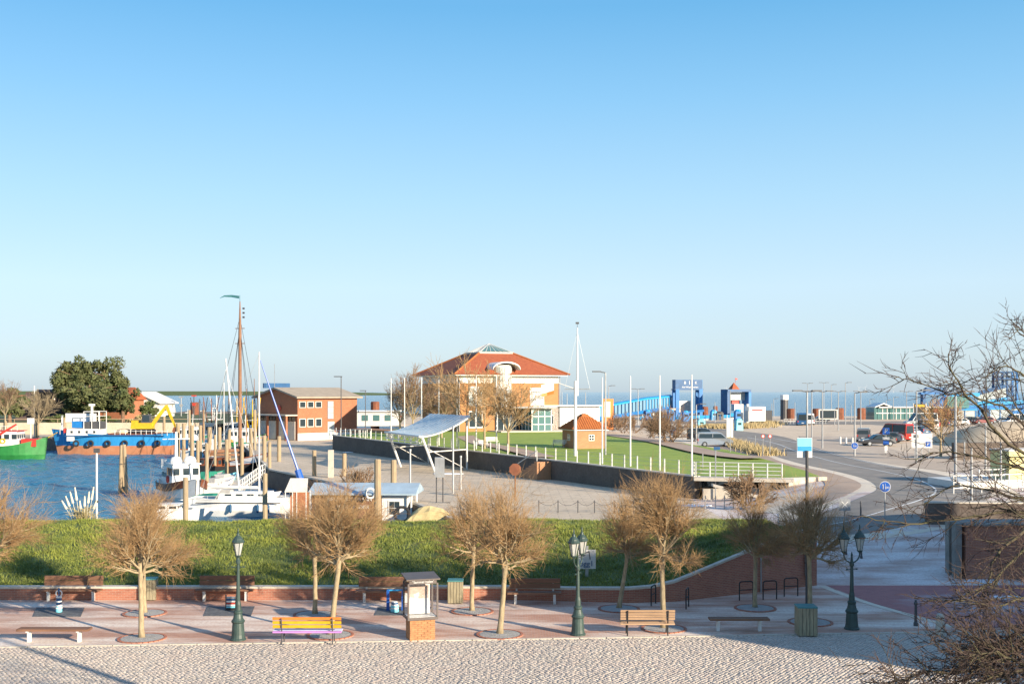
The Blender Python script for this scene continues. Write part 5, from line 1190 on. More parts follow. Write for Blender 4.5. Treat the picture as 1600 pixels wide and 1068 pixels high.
MB().box((lx(124), -1, 6.1), (5.2, .1, 1.5)).build('white_hoarding', MT['white_metal'], T); MB().bar((lx(144), 0, 5), (lx(144), 0, 8.3), .25, .2, 8).box((lx(144), 0, 8.3), (.9, .5, .35)).build('mast', MT['white_paint'], T)
MB().box(((lx(175)+lx(268))/2, 0, 3.35), (abs(lx(268)-lx(175)), 4.5, .35)).build('cargo_deck', MT['rust'], T); st = MB()
for u in range(186, 268, 8): st.bar((lx(u), 2.35, 3.2), (lx(u), 2.35, 4.1), .06, n=4)
st.bar((lx(180), 2.35, 4.0), (lx(266), 2.35, 3.9), .04, n=4); st.build('guard_rail', MT['white_metal'], T)
MB().lathe([(.1, 3.5), (1.3, 3.55), (1.1, 4.1), (.3, 4.3)], (lx(193), 0, 0), 10).build('sand_heap', MT['sand'], T); MB().bar((lx(96), .4, 3.9), (lx(96)+5.2, 1, .9), .07, n=5).build('mooring_rope', MT['yellow'], T)
lettering('NORD', .55, MT['white_paint'], T, (lx(98), 1.9, 2.75), R(180)) if False else None
for u in (128, 150, 176, 202, 228, 252): torus(MB(), (lx(u), 2.72, 1.9), .42, .16, 12, 6).build('tyre_fender', MT['rubber'], T)
MB().path([(lx(u), 2.62, 3.15) for u in (110, 140, 180, 220, 262)], .1, 5).build('rubbing_strake', MT['dark_blue'], T)
for u in (100, 106, 112): MB().bar((lx(u), 1.6, 3.4), (lx(u), 1.6, 4.6), .05, n=4).build('bow_rail_post', MT['white_metal'], T)
# excavator on the deck
E = thing('excavator', 'yellow crawler excavator with bent boom on the deck of the blue work ship', 'excavator', (ux(224, 193), 193, WZ+3.53), R(2))
for s in (-1, 1): MB().extr([(-1.5, 0), (1.5, 0), (1.8, .35), (1.5, .7), (-1.5, .7), (-1.8, .35)], s*1.1-.28, s*1.1+.28).build('track', MT['black'], E)
MB().box((-.1, 0, 1.25), (3.4, 2.5, 1.0), tx=.95, ty=.95).box((-1.2, 0, 1.95), (1.0, 2.3, .5)).build('body', MT['yellow'], E); c = MB().box((.7, -.6, 2.4), (1.5, 1.1, 1.5), tx=.8, ty=.9).build('cab', MT['dark_metal'], E); MB().box((.75, -1.15, 2.5), (1.1, .05, 1.0)).build('cab_window', MT['window'], c)
def bm(pts, wd, m, nm):
    for a, b, h0, h1 in pts:
        a, b = Vector(a), Vector(b); d = (b-a).normalized(); n_ = Vector((-d.z, 0, d.x)); mb = MB()
        mb.loft([[a+n_*h0/2+Vector((0, -wd, 0)), a+n_*h0/2+Vector((0, wd, 0)), a-n_*h0/2+Vector((0, wd, 0)), a-n_*h0/2+Vector((0, -wd, 0))], [b+n_*h1/2+Vector((0, -wd, 0)), b+n_*h1/2+Vector((0, wd, 0)), b-n_*h1/2+Vector((0, wd, 0)), b-n_*h1/2+Vector((0, -wd, 0))]], True).build(nm, m, E)
bm([((1.4, 0, 1.2), (2.5, 0, 2.8), .6, .55), ((2.5, 0, 2.8), (3.9, 0, 4.6), .55, .45)], .22, MT['yellow'], 'boom'); bm([((3.8, 0, 4.7), (5.4, 0, 1.0), .5, .3)], .18, MT['yellow'], 'stick')
MB().bar((2.0, .3, 1.6), (3.1, .3, 3.8), .09, n=6).bar((3.1, .3, 4.1), (4.3, .3, 4.3), .08, n=6).build('ram', MT['grey_metal'], E); MB().extr([(5.2, 1.0), (5.8, .9), (5.9, .3), (5.4, 0), (4.9, .3)], -.45, .45).build('bucket', MT['rust'], E)
# green ship
T = thing('green_ship', 'green hulled ship with white wheelhouse and red crane arm at the left quay', 'ship', (ux(12, 178), 178, WZ), R(3)); hull(T, 11.4, 4.6, 2.1, MT['green'], MT['green'], sheer=.65, bow=.6, band=MT['green'])
cabin(T, -3.6, 2.2, 3.4, 1.9, 2.5, MT['white_paint'], 5, MT['red'], wh=.3); fa = at(4, 700, 178)-T.location; fb_ = at(33, 662, 178)-T.location
MB().bar((fa.x-.3, -2.1, 2), (fa.x, -2.1, fa.z+2), .25, n=6).bar((fa.x, -2.1, fa.z+2.0), (fb_.x, -2.1, fb_.z), .22, .14, 6).build('crane_arm', MT['red'], T); MB().box((3.6, 0, 2.6), (2.2, 2.6, 1.2)).build('hatch', MT['red'], T); torus(MB(), (-.1, -1.75, 2.9), .35, .1, 12, 6).build('life_ring', MT['yellow'], T)
rl = MB()
for k in range(7): rl.bar((-3.4+k*.9, -1.5, 4.45), (-3.4+k*.9, -1.5, 5.2), .04, n=4)
rl.bar((-3.4, -1.5, 5.2), (2, -1.5, 5.2), .04, n=4); rl.build('railing', MT['white_metal'], T)
# flood wall and things on the left quay
T = thing('flood_wall', 'tan concrete flood wall with handrail behind the left quay', 'wall', (0, 0, 0)); P = [(-165, 212), (-112, 218), (-75, 219), (-60, 218)]
for a, b in zip(P, P[1:]):
    MB().loft([[(a[0], a[1], .8), (a[0], a[1], 3.1), (a[0], a[1]+.5, 3.1), (a[0], a[1]+.5, .8)], [(b[0], b[1], .8), (b[0], b[1], 3.1), (b[0], b[1]+.5, 3.1), (b[0], b[1]+.5, .8)]], True).build('wall_panel', MT['tan_wall'], T)
    L = math.dist(a, b); k = int(L/4); rl = MB()
    for i in range(k): q = Vector((*a, 3.1)).lerp(Vector((*b, 3.1)), i/k); rl.bar(q, q+Vector((0, 0, .7)), .06, n=4)
    rl.bar((*a, 3.8), (*b, 3.8), .07, n=4); rl.build('handrail', MT['pile'], T)
for u, vt, Y, r, lab in ((57, 655, 204, .32, 'thick timber pile beside the green ship at the quay'), (101, 655, 202, .3, 'timber pile at the bow of the blue work ship'), (437/5.62*1.02+177, 650, 204, .25, 'timber pile behind the excavator boom'), (8, 657, 204, .3, 'timber pile behind the green ship cabin')): pile(u, vt, Y, lab, r)
T = thing('quay_box', 'white post box on a stand at the quay between the two ships', 'box', (ux(48, 200), 200, .9)); MB().box((0, 0, 3.0), (1.0, .6, 1.0)).build('box', MT['white_paint'], T); MB().bar((0, 0, 0), (0, 0, 2.6), .1, n=6).build('stand', MT['white_metal'], T)
T = thing('white_beacon', 'slim white post with a small dark top at the blue ship bow', 'post', (ux(97, 201), 201, .9)); MB().bar((0, 0, 0), (0, 0, 3.6), .16, n=8).build('shaft', MT['white_paint'], T); MB().lathe([(.18, 3.6), (.2, 3.9), (.05, 4.0)], n=8).build('cap', MT['grey_metal'], T)
Y = 66.; T = thing('thin_white_pole', 'thin white pole with dark clamp on the bank crest in front of the water', 'pole', (ux(151, Y), Y, bank_z(ux(151, Y), Y)-.1)); MB().bar((0, 0, 0), (0, 0, 5.6), .06, n=8).build('shaft', MT['white_metal'], T); MB().box((0, 0, 2.7), (.16, .16, .12)).build('clamp', MT['dark_metal'], T); MB().box((0, 0, 5.65), (.3, .2, .25)).build('head', MT['dark_metal'], T)
T = thing('thin_white_pole', 'thin white flag pole behind the green ship', 'pole', (ux(53.5, 205), 205, .9)); MB().bar((0, 0, 0), (0, 0, 9.2), .1, n=6).build('shaft', MT['white_metal'], T)
# ------------------------------------------------------------------ foliage helpers
def leaf_crown(center, rad, n, size, nclump, seed, flat=.5):
    rs = np.random.RandomState(seed); c = []
    while len(c) < nclump:
        p = rs.uniform(-1, 1, 3)
        if .25 < np.linalg.norm(p) < 1: c.append(p*(.55+.4*rs.rand()))
    c = np.array(c); k = rs.randint(0, nclump, n); d = rs.normal(0, 1, (n, 3)); d /= np.linalg.norm(d, axis=1, keepdims=True)
    P = (c[k]+d*(rs.uniform(.3, 1, n)**.5*.205*(.7+.6*rs.rand(nclump))[k])[:, None])*np.array(rad)+np.array(center)
    a = rs.normal(0, 1, (n, 3)); a /= np.linalg.norm(a, axis=1, keepdims=True); b = np.cross(a, d); b /= np.maximum(np.linalg.norm(b, axis=1, keepdims=True), 1e-6)
    s = size*rs.uniform(.5, 1.4, n)[:, None]; V = np.stack([P-a*s, P+b*s*.45, P+a*s, P-b*s*.45], 1)
    return V.reshape(-1, 3), np.arange(4*n).reshape(-1, 4)
def conifer(u, v, Y, h, w_, label, seed, m='pine', n=8500, clumps=52, size=.36):
    X = ux(u, Y); T = thing('pine_tree', label, 'tree', (X, Y, 2.5), 0, 'evergreens behind the left quay'); tr = MB().lathe([(.45, -.3), (.32, h*.4), (.12, h*.85)], n=8)
    for k in range(10):
        a = k*2.4; z = h*(.25+.06*k); tr.bar((0, 0, z), (math.cos(a)*w_*.4, math.sin(a)*w_*.4, z+h*.08), .11, .03, 5)
    tr.build('trunk', MT['pine_trunk'], T); V, Fc = leaf_crown((0, 0, h*.55), (w_/2*1.08, w_/2*.9, h*.46), n, size, clumps, seed); nmesh('crown', V, Fc, MT[m], T)
conifer(113, 0, 252, 15.2, 11, 'broad dark pine with two-peaked crown, its left half', 1); conifer(163, 0, 256, 15.0, 12, 'broad dark pine with two-peaked crown, its right half', 2); conifer(140, 0, 246, 9.5, 14, 'lower pine filling between the two tall pines', 3, n=8000); conifer(192, 0, 244, 8.2, 7, 'short dark conifer right of the tall pines', 4, n=5000, size=.35)
conifer(15, 0, 238, 7.2, 8.5, 'small dark conifer behind the green ship', 5, n=6000, size=.35)
def shrub(u, Y, z, w_, d, h, label, m, seed, n=2500, size=.25, cat='shrub', tw=True):
    X = ux(u, Y); T = thing('shrub', label, cat, (X, Y, z)); V, Fc = leaf_crown((0, 0, h*.45), (w_/2, d/2, h*.5), n, size, 22, seed); nmesh('foliage', V, Fc, MT[m], T)
    st = MB()
    for k in range(7): st.bar((random.uniform(-.2, .2)*w_, 0, -.2), (random.uniform(-.4, .4)*w_, random.uniform(-.3, .3)*d, h*.7), .04, .015, 4)
    st.build('stems', MT['shrub_twig'], T)
shrub(232, 232, 2.6, 6.5, 4, 4.6, 'round green bush beside the far gabled house', 'hedge', 11); shrub(95, 224, 2.6, 9, 3, 2.2, 'olive bush on the quay below the pines', 'hedge', 12); shrub(122, 224, 2.6, 7, 3, 2.4, 'rust tinted bush below the pines', 'straw', 13, 1600); shrub(165, 224, 2.6, 8, 3, 2., 'brown green bush below the pines towards the excavator', 'hedge', 14)
shrub(222, 220, 2.4, 5.5, 2, 2.6, 'pale plumed reed bush behind the excavator', 'dry_reed', 15, 1200, .35)
def bare_bush(u, v, z, h, w_, label, seed, m='shrub_twig', tree=False, nl=9, cat='bush', sc=1.):
    random.seed(seed); p = gp(u, v, z); T = thing('bare_tree' if tree else 'bare_bush', label, 'tree' if tree else cat, p); big, small = [], []
    if tree: MB().lathe([(.16, -.1), (.12, h*.3), (.08, h*.4)], n=7).build('trunk', MT['bark'], T)
    for k in range(nl):
        az = k*2.4; el = R(random.uniform(38, 85) if tree else random.uniform(25, 80)); d = Vector((math.cos(az)*math.cos(el), math.sin(az)*math.cos(el), math.sin(el)))
        st_ = Vector((0, 0, h*.33)) if tree else Vector((random.uniform(-.3, .3)*w_, random.uniform(-.3, .3)*w_, 0))
        grow(st_, d, (h*.6 if tree else h*.7), .06, 0, [(6, .5, .55, .4), (6, .6, .6, .42), (3, .6, .8, .4)], big, small, .08)
    big = [(*b[:6], max(b[6], .03*sc), max(b[7], .02*sc)) for b in big]; small = [(*b[:6], max(b[6], .018*sc), max(b[7], .012*sc)) for b in small]
    V, Fc = tubes(big, 4); nmesh('limbs', V, Fc, MT['bark' if tree else m], T)['kind'] = 'stuff'; V, Fc = tubes(small, 3); nmesh('crown', V, Fc, MT[m], T)
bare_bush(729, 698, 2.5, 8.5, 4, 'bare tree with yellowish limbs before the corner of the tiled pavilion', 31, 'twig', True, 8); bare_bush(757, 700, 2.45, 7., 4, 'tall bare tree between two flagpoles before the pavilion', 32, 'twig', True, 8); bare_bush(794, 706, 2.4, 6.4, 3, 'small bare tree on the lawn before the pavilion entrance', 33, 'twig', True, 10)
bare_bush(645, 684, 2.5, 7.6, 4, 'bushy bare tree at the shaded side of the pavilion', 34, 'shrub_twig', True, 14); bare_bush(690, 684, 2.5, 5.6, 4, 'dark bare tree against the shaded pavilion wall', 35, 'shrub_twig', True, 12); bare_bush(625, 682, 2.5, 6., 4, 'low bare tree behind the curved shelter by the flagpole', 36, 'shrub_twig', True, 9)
bare_bush(1047, 692, 2.3, 4.4, 3.5, 'round leafless brown bush on the lawn slope beside the silver van', 41, nl=16); bare_bush(1025, 684, 2.3, 3.2, 4, 'lower leafless bush left of the round brown bush', 42, nl=12); bare_bush(985, 676, 2.4, 3.0, 5, 'leafless hedge clump beside the information pillar', 43, nl=12); bare_bush(965, 672, 2.4, 2.6, 4, 'small leafless clump behind the brick hut', 44, nl=9)
bare_bush(60, 682, 1., 6.6, 3, 'pollarded bare tree with pale limbs behind the white post box', 45, 'bark', True, 9); bare_bush(8, 668, 2.6, 6.5, 4, 'leafless tree at the picture edge behind the small conifer', 46, 'shrub_twig', True, 9)
bare_bush(1470, 713, 2., 5.2, 3, 'young bare tree at the street corner beside the direction sign', 47, 'twig', True, 9)
bare_bush(560, 777, .5, 2.4, 2, 'thin reddish wild shrub at the yard edge behind the floating kiosk', 48, nl=7); bare_bush(1165, 790, .8, 2.2, 2, 'thorny bare shrub below the footbridge', 49, nl=12)
# sunlit bare bush right behind the bank crest (brown clump seen between the front trees)
T = thing('pampas_grass', 'clump of pampas grass with pale plumes on the bank by the water', 'grass clump', (ux(128, 64), 64, bank_z(ux(128, 64), 64)-.05)); big, pl = [], MB()
for k in range(150):
    a = random.uniform(0, 6.28); l = random.uniform(.6, 1.5); t = random.uniform(.1, .7); p = Vector((random.gauss(0, .25), random.gauss(0, .2), 0)); m_ = p+Vector((math.cos(a)*t*.5, math.sin(a)*t*.5, l*.7)); e_ = m_+Vector((math.cos(a)*t, math.sin(a)*t, l*.15)); big += [(*p, *m_, .02, .015), (*m_, *e_, .015, .005)]
V, Fc = tubes(big, 3); nmesh('leaves', V, Fc, MT['dry_reed'], T)
for k in range(9):
    a = -2.6+.35*k if k < 7 else .3; b = Vector((math.cos(a)*.3, math.sin(a)*.2, 0)); tpv = b+Vector((-.8+.17*k, -.1, 1.5+.25*(k % 4))); pl.bar(b, tpv, .012, n=4); pl.bar(tpv-(tpv-b)*.32, tpv, .07, .03, 6)
pl.build('plumes', MT['reed_plume'], T)
T = thing('straw_clump', 'low tuft of yellow straw grass on the bank crest', 'grass clump', (ux(52, 64.5), 64.5, bank_z(ux(52, 64.5), 64.5)-.05)); big = []
for k in range(220):
    a = random.uniform(0, 6.28); p = Vector((random.gauss(0, .7), random.gauss(0, .25), 0)); e_ = p+Vector((math.cos(a)*.3, math.sin(a)*.3, random.uniform(.3, .7))); big.append((*p, *e_, .018, .005))
V, Fc = tubes(big, 3); nmesh('leaves', V, Fc, MT['straw'], T)
# yellow verge by the van
vp = [gp(1130, 690, 2.02), gp(1150, 696, 2.02), gp(1180, 705, 2.02), gp(1202, 711, 2.02)]; n = 5000; t = np.random.uniform(0, 2.999, n); i = t.astype(int); f = (t-i)[:, None]; VP = np.array([tuple(p) for p in vp]); pts = VP[i]*(1-f)+VP[i+1]*f+np.stack([np.random.normal(0, .7, n), np.random.normal(0, .9, n), 0*t], 1)
g = blades('dry_verge', pts, .7, .12, MT['straw'], None, .35); g['label'] = 'strip of dry straw-coloured grass beside the silver van'; g['category'] = 'grass'
vp = [gp(1100, 668, 2.02), gp(1140, 669, 2.02), gp(1180, 667, 2.02), gp(1205, 662, 2.02)]; VP = np.array([tuple(p) for p in vp]); pts = VP[i]*(1-f)+VP[i+1]*f+np.stack([np.random.normal(0, 1.5, n), np.random.normal(0, 1.5, n), 0*t], 1)
g = blades('dry_verge', pts, .8, .2, MT['straw'], None, .35); g['label'] = 'strip of dry grass before the white trailer'; g['category'] = 'grass'
# ------------------------------------------------------------------ far houses on the left
T = thing('barn', 'dark barn with a huge brown roof behind the pollarded tree', 'barn', (ux(70, 262), 262, 2.6), R(20)); MB().extr([(-6, 0), (6, 0), (3.6, 6.4), (-3.6, 6.4)], -7, 7).build('roof', MT['brown_roof'], T); MB().box((0, 0, .8), (10.6, 13.6, 2.2)).build('wall', MT['house_brick'], T); MB().box((2.5, -7.1, 1.5), (2.4, .2, 2.4)).build('door', MT['window'], T)
def far_house(u, Y, z, w_, h, label, mw, mr, rz=0):
    T = thing('far_house', label, 'house', (ux(u, Y), Y, z), rz); MB().box((0, 0, h*.3), (w_, w_*.7, h*.6)).build('wall', MT[mw], T)
    MB().add([(-w_*.55, -w_*.4, h*.6), (w_*.55, -w_*.4, h*.6), (w_*.55, w_*.4, h*.6), (-w_*.55, w_*.4, h*.6), (-w_*.55, 0, h), (w_*.55, 0, h)], [(0, 1, 5, 4), (2, 3, 4, 5), (1, 2, 5), (3, 0, 4)]).build('roof', MT[mr], T)
    for k in range(3): MB().box((-w_*.3+w_*.3*k, -w_*.355, h*.33), (w_*.13, .06, h*.2)).build('window', MT['window'], T)
far_house(34, 330, 2.6, 12, 5.5, 'low far house with orange roof beyond the small conifer', 'plaster', 'tile', .2)
far_house(112, 268, 2.6, 14, 7, 'brick house glimpsed through the pines', 'house_brick', 'brown_roof', .15); far_house(174, 270, 2.6, 12, 7.5, 'red roofed house behind the right pine', 'house_brick', 'tile', -.3); far_house(82, 275, 2.6, 9, 4.5, 'brick annex beside the dark barn', 'pale_brick', 'brown_roof', .1)
T = thing('white_gabled_house', 'pale house with broad white gable and balcony left of the sea', 'house', (ux(229, 300), 300, 2.), R(-8)); MB().extr([(-5.5, 0), (5.5, 0), (5.5, 4), (0, 6.6), (-5.5, 4)], -5, 5).build('wall', MT['plaster'], T)
for s in (-1, 1): MB().add([(0, -5.6, 6.8), (s*6.4, -5.6, 3.9), (s*6.4, 5.6, 3.9), (0, 5.6, 6.8), (0, -5.6, 7.1), (s*6.4, -5.6, 4.2), (s*6.4, 5.6, 4.2), (0, 5.6, 7.1)], [(0, 1, 2, 3), (4, 5, 6, 7), (0, 1, 5, 4), (1, 2, 6, 5)]).build('roof', MT['white_metal'], T)
for k in range(4): MB().box((-3.6+2.4*k, -5.05, 2.6), (1.2, .1, 1.4)).build('window', MT['window'], T)
MB().box((0, -5.5, 1.2), (10, .8, .9)).build('balcony', MT['white_paint'], T); far_house(213, 310, 2, 8, 6, 'brown roofed house beside the white gable', 'house_brick', 'brown_roof', .1); far_house(250, 300, 1.5, 7, 3.4, 'small white shed right of the gabled house', 'white_paint', 'white_metal', .2)
# ------------------------------------------------------------------ mid-harbour small things
for u, vt, vb, Y, m, lab in [(303, 618, 660, 290, 'dark_metal', 'red and dark day-mark pole on the mole'), (283, 620, 650, 300, 'grey_metal', 'street light on the pier behind the trawlers')]:
    X = ux(u, Y); T = thing('pier_pole', lab, 'pole', (X, Y, .5)); zt = H-(vt-V0)/F*Y-.5; MB().bar((0, 0, -1), (0, 0, zt), .14, n=6).build('shaft', MT[m], T); MB().box((0, 0, zt), (1.2, .4, .3)).box((0, 0, zt-2.2), (.7, .4, .7)).build('head', MT['red' if m == 'dark_metal' else 'grey_metal'], T)
SP = 'rust-brown steel pile rising out of the sea beyond the quay'
for u, vt, vb, Y, w_ in [(1101, 635, 657, 300, 1.9), (1118, 634, 650, 320, 1.2), (1236, 638, 656, 285, 2.2), (1276, 638, 656, 285, 2.1), (1312, 637, 655, 290, 2.2), (1346, 637, 655, 290, 2.2), (586, 627, 655, 262, 2.0), (304, 628, 650, 320, 2.4)]:
    zt = H-(vt-V0)/F*Y; o = MB().lathe([(w_/2, -3), (w_/2, zt-.2), (w_*.42, zt)], n=10).build('steel_pile', MT['rust'], None, (ux(u, Y), Y, 0)); tag(o, SP, 'steel pile', 'rusty steel piles')
T = thing('navigation_pile', 'dark sea mark with white cap beyond the quay', 'sea mark', (ux(1225.5, 290), 290, -2)); MB().lathe([(1.4, 0), (1.4, 2), (1.0, 2.2), (1.0, 9)], n=12).build('shaft', MT['dark_metal'], T); MB().lathe([(1.05, 9), (1.05, 10.2), (.9, 10.3)], n=12).build('cap', MT['white_paint'], T)
# far poles, white huts behind harbour office
T = thing('white_shed', 'low white flat-roofed shed behind the harbour office fence', 'shed', (ux(573, 240), 240, 1.9)); MB().box((0, 0, 1.5), (13, 6, 3.0)).build('wall', MT['white_metal'], T); MB().box((0, 0, 3.1), (14, 7, .25)).build('roof', MT['white_paint'], T)
for k in range(5): MB().box((-4.8+2.4*k, -3.03, 1.7), (1.3, .08, 1.2)).build('window', MT['green_glass'], T)
for u, vt, Y, lab in [(533, 588, 182, 'tall slim street light rising before the harbour office'), (571, 610, 235, 'street light behind the low white shed')]:
    zt = H-(vt-V0)/F*Y; T = thing('street_light', lab, 'street light', (ux(u, Y), Y, 2)); MB().bar((0, 0, -1.6), (0, 0, zt-2), .1, .07, 8).build('pole', MT['dark_metal'], T); MB().box((-.5, 0, zt-2), (1.3, .35, .14)).build('head', MT['dark_metal'], T)
T = thing('blue_pile_group', 'short rusty harbour barrier beside the white shed', 'barrier', (ux(604, 250), 250, 2)); MB().box((0, 0, .7), (6, .8, 1.2)).box((0, 0, 1.6), (7, .3, .3)).build('beam', MT['rust'], T)
# ------------------------------------------------------------------ street lights on the quay
def slight(u, vt, vb, arms, label, grp=True):
    p = gp(u, vb, 2.); zt = H-(vt-V0)/F*p.y-2; T = thing('street_light', label, 'street light', p, R(8), 'slim grey street lights on the ferry quay' if grp else None)
    MB().bar((0, 0, 0), (0, 0, zt), .11, .075, 8).build('pole', MT['grey_metal'], T)
    for s in arms: MB().bar((0, 0, zt), (s*.5, 0, zt+.08), .05, n=5).box((s*.95, 0, zt+.12), (.9, .3, .12)).build('head', MT['dark_metal'], T)
L2 = 'slim grey street light with two arms on the ferry quay'; L1 = 'slim grey street light with one arm on the ferry quay'
for u, vt, vb in ((1261, 612, 729), (1268.5, 612, 683), (1285, 612, 700), (1287.5, 598, 652), (1310, 612, 673), (1345, 612, 670), (1416.6, 612, 666), (1262, 599, 655)): slight(u, vt, vb, (-1, 1), L2)
for u, vt, vb in ((1299, 601, 654), (1321, 598, 663), (1335.5, 614, 712), (1432, 611, 724), (1493, 614, 763), (1359, 624, 653), (1396, 621, 655), (1209, 623, 652), (1385, 625, 652)): slight(u, vt, vb, (1,), L1)
slight(946, 582, 715, (-1,), 'tall street light with one arm beside a flagpole on the lawn', False); slight(997, 608, 664, (-1, 1), 'double-armed street light before the blue bridge', False); slight(951, 603, 664, (1,), 'thin street light behind the orange pillar', False); slight(1088, 632, 690, (1,), 'short post with a lamp head by the black van', False)
for u, vt, vb in ((1206, 630, 656), (1330, 632, 660), (1242, 628, 656), (1304, 640, 665), (1117, 628, 660), (878, 612, 660), (915, 613, 662), (886, 615, 660)): slight(u, vt, vb, (), 'thin plain pole at the far edge of the quay', False); 
for o in C.objects:
    if o.get('label') == 'thin plain pole at the far edge of the quay': o['group'] = 'thin poles on the quay edge'; o['category'] = 'pole'; o.name = 'quay_pole'
for u, vt, vb, lab in ((1118, 700, 770, 'thin grey post with dark plate below the footbridge railing'), (1098, 708, 752, 'thin white post at the end of the terrace wall'), (1141, 610, 710, 'thin pink pole beside the silver van'), (1203, 681, 712, 'thin post with small red and white sign at the lane'), (1192, 681, 712, 'thin post with faint red sign at the lane'), (1180, 680, 706, 'thin bare post at the verge')):
    z_ = 2. if vb < 750 else 1.; p = gp(u, vb, z_); h = H-(vt-V0)/F*p.y-z_; T = thing('thin_post', lab, 'post', p); MB().bar((0, 0, -.5), (0, 0, h), .05, n=6).build('shaft', MT['grey_metal'], T)
    if 'plate' in lab: MB().box((.1, -.06, h), (.5, .03, .25)).build('plate', MT['dark_blue'], T)
    if 'red' in lab: MB().bar((0, -.06, h), (0, -.09, h), .22, n=12).build('plate', MT['red'], T); MB().bar((0, -.095, h), (0, -.1, h), .13, n=12).build('plate_centre', MT['white_paint'], T)
# ------------------------------------------------------------------ cars
def car(p, rz, label, m, L=4.3, W=1.75, Hh=1.5, kind='car', scale=1.):
    T = thing('parked_car' if kind != 'van' else 'parked_van', label, 'car' if kind != 'van' else 'van', p, rz, 'vehicles parked on the quay'); h2 = Hh*.56
    if kind == 'van': prof = [(-L/2, .3), (L/2, .3), (L/2+.02, .75), (L/2-.25, .95), (L*.33, 1.08), (L*.17, Hh-.1), (L*.08, Hh), (-L/2+.12, Hh-.03), (-L/2, Hh-.25)]; gl = [(L*.30, 1.1), (L*.16, Hh-.18), (-L/2+.22, Hh-.2), (-L/2+.15, 1.1)]
    else: prof = [(-L/2, .32), (L/2, .32), (L/2+.02, .62), (L/2-.12, .78), (L*.22, h2+.08), (L*.06, Hh-.04), (-L*.08, Hh), (-L*.32, Hh-.06), (-L/2+.08, h2+.2), (-L/2, .7)]; gl = [(L*.20, h2+.1), (L*.05, Hh-.12), (-L*.3, Hh-.14), (-L*.42, h2+.12)]
    secs = []
    n = len(prof); mb = MB(); ins = [1 if z < Hh*.6 else .86 for x, z in prof]
    a = [(x, -W/2*k, z) for (x, z), k in zip(prof, ins)]; b = [(x, W/2*k, z) for (x, z), k in zip(prof, ins)]
    mb.add(a+b, [tuple(range(n)), tuple(range(n, 2*n))[::-1]]+[(i, n+i, n+(i+1) % n, (i+1) % n) for i in range(n)]).build('body', m, T)
    for s in (-1, 1):
        q = [(x, s*(W/2*(1-.14*((z-Hh*.6)/(Hh*.4) if z > Hh*.6 else 0))+.012), z) for x, z in gl]; xm = [gl[0][0]*.0+.0]
        gx0, gx1 = gl[-1][0], gl[0][0]
        mb = MB(); mb.add(q, [(0, 1, 2, 3)]); sg = mb.build('side_window', MT['window'], T)
        MB().box((gx0+(gx1-gx0)*.5, s*(W/2*.95+.01), (gl[0][1]+gl[1][1])/2), (.09, .06, gl[1][1]-gl[0][1]+.06)).build('pillar', m, T)
        for x in (-L*.31, L*.31):
            w_ = MB().bar((x, s*(W/2-.2), .32), (x, s*(W/2+.02), .32), .33, n=14).build('wheel', MT['rubber'], T); MB().bar((x, s*(W/2+.02), .32), (x, s*(W/2+.035), .32), .2, n=10).build('rim', MT['silver'], w_)
        MB().box((L/2-.04, s*W*.36, .72), (.14, .36, .16)).build('headlight', MT['white_paint'], T); MB().box((-L/2+.0, s*W*.43, .85), (.08, .18, .3)).build('tail_light', MT['red'], T)
    if kind == 'van': a0, a1, b0, b1 = (L*.325, 1.12), (L*.185, Hh-.16), (-L/2-.012, 1.1), (-L/2+.02, Hh-.3)
    else: a0, a1, b0, b1 = (L*.215, h2+.13), (L*.075, Hh-.08), (-L*.455, h2+.22), (-L*.345, Hh-.1)
    for (x0, z0), (x1, z1), nm in ((a0, a1, 'windscreen'), (b0, b1, 'rear_window')):
        dx = .02 if nm == 'windscreen' else -.02; MB().add([(x0+dx, -W*.42, z0), (x0+dx, W*.42, z0), (x1+dx, W*.36, z1), (x1+dx, -W*.36, z1)], [(0, 1, 2, 3)]).build(nm, MT['window'], T)
    MB().box((-L/2-.02, 0, .55), (.06, .5, .12)).build('number_plate', MT['white_paint'], T)
    return T
def cp_(u, v, z=2.02): return gp(u, v, z)
car(cp_(1117, 697), R(-4), 'silver van parked beside the dry grass verge', MT['silver'], 4.4, 1.8, 1.83, 'van'); car(cp_(1098, 689), R(-10), 'black van parked right behind the silver van', MT['car_black'], 4.4, 1.8, 1.85, 'van'); car(cp_(1070, 683), R(20), 'dark car half hidden by the round brown bush', MT['car_grey'])
car(cp_(1371, 696), R(184), 'black estate car parked under the blue parking sign', MT['car_black'], 4.4, 1.8, 1.5); car(cp_(1350, 689), R(70), 'dark grey van seen from behind next to the black estate', MT['car_grey'], 4.2, 1.8, 1.9, 'van')
car(cp_(1397, 688), R(125), 'tall red delivery van beside the blue parking sign', MT['car_red'], 5.3, 2.0, 2.5, 'van'); car(cp_(1386, 691), R(150), 'grey hatchback squeezed before the red van', MT['car_grey']); car(cp_(1419, 685), R(120), 'small white car with pale rear right of the red van', MT['car_white'], 3.8, 1.7, 1.5); car(cp_(1408, 682), R(120), 'light blue grey van behind the red van', MT['silver'], 4.5, 1.8, 1.9, 'van')
car(cp_(1432, 679), R(118), 'dark blue car in the parking row after the small white car', MT['car_blue']); car(cp_(1440, 673), R(118), 'black car in the middle of the parking row', MT['car_black']); car(cp_(1446, 671), R(118), 'white panel van in the parking row', MT['car_white'], 4.9, 1.9, 2.0, 'van'); car(cp_(1438, 665), R(185), 'long pale blue camper van behind the parking row', MT['silver'], 6.5, 2.2, 2.7, 'van'); car(cp_(1462, 664), R(118), 'dark violet car beside the camper van', MT['car_grey'])
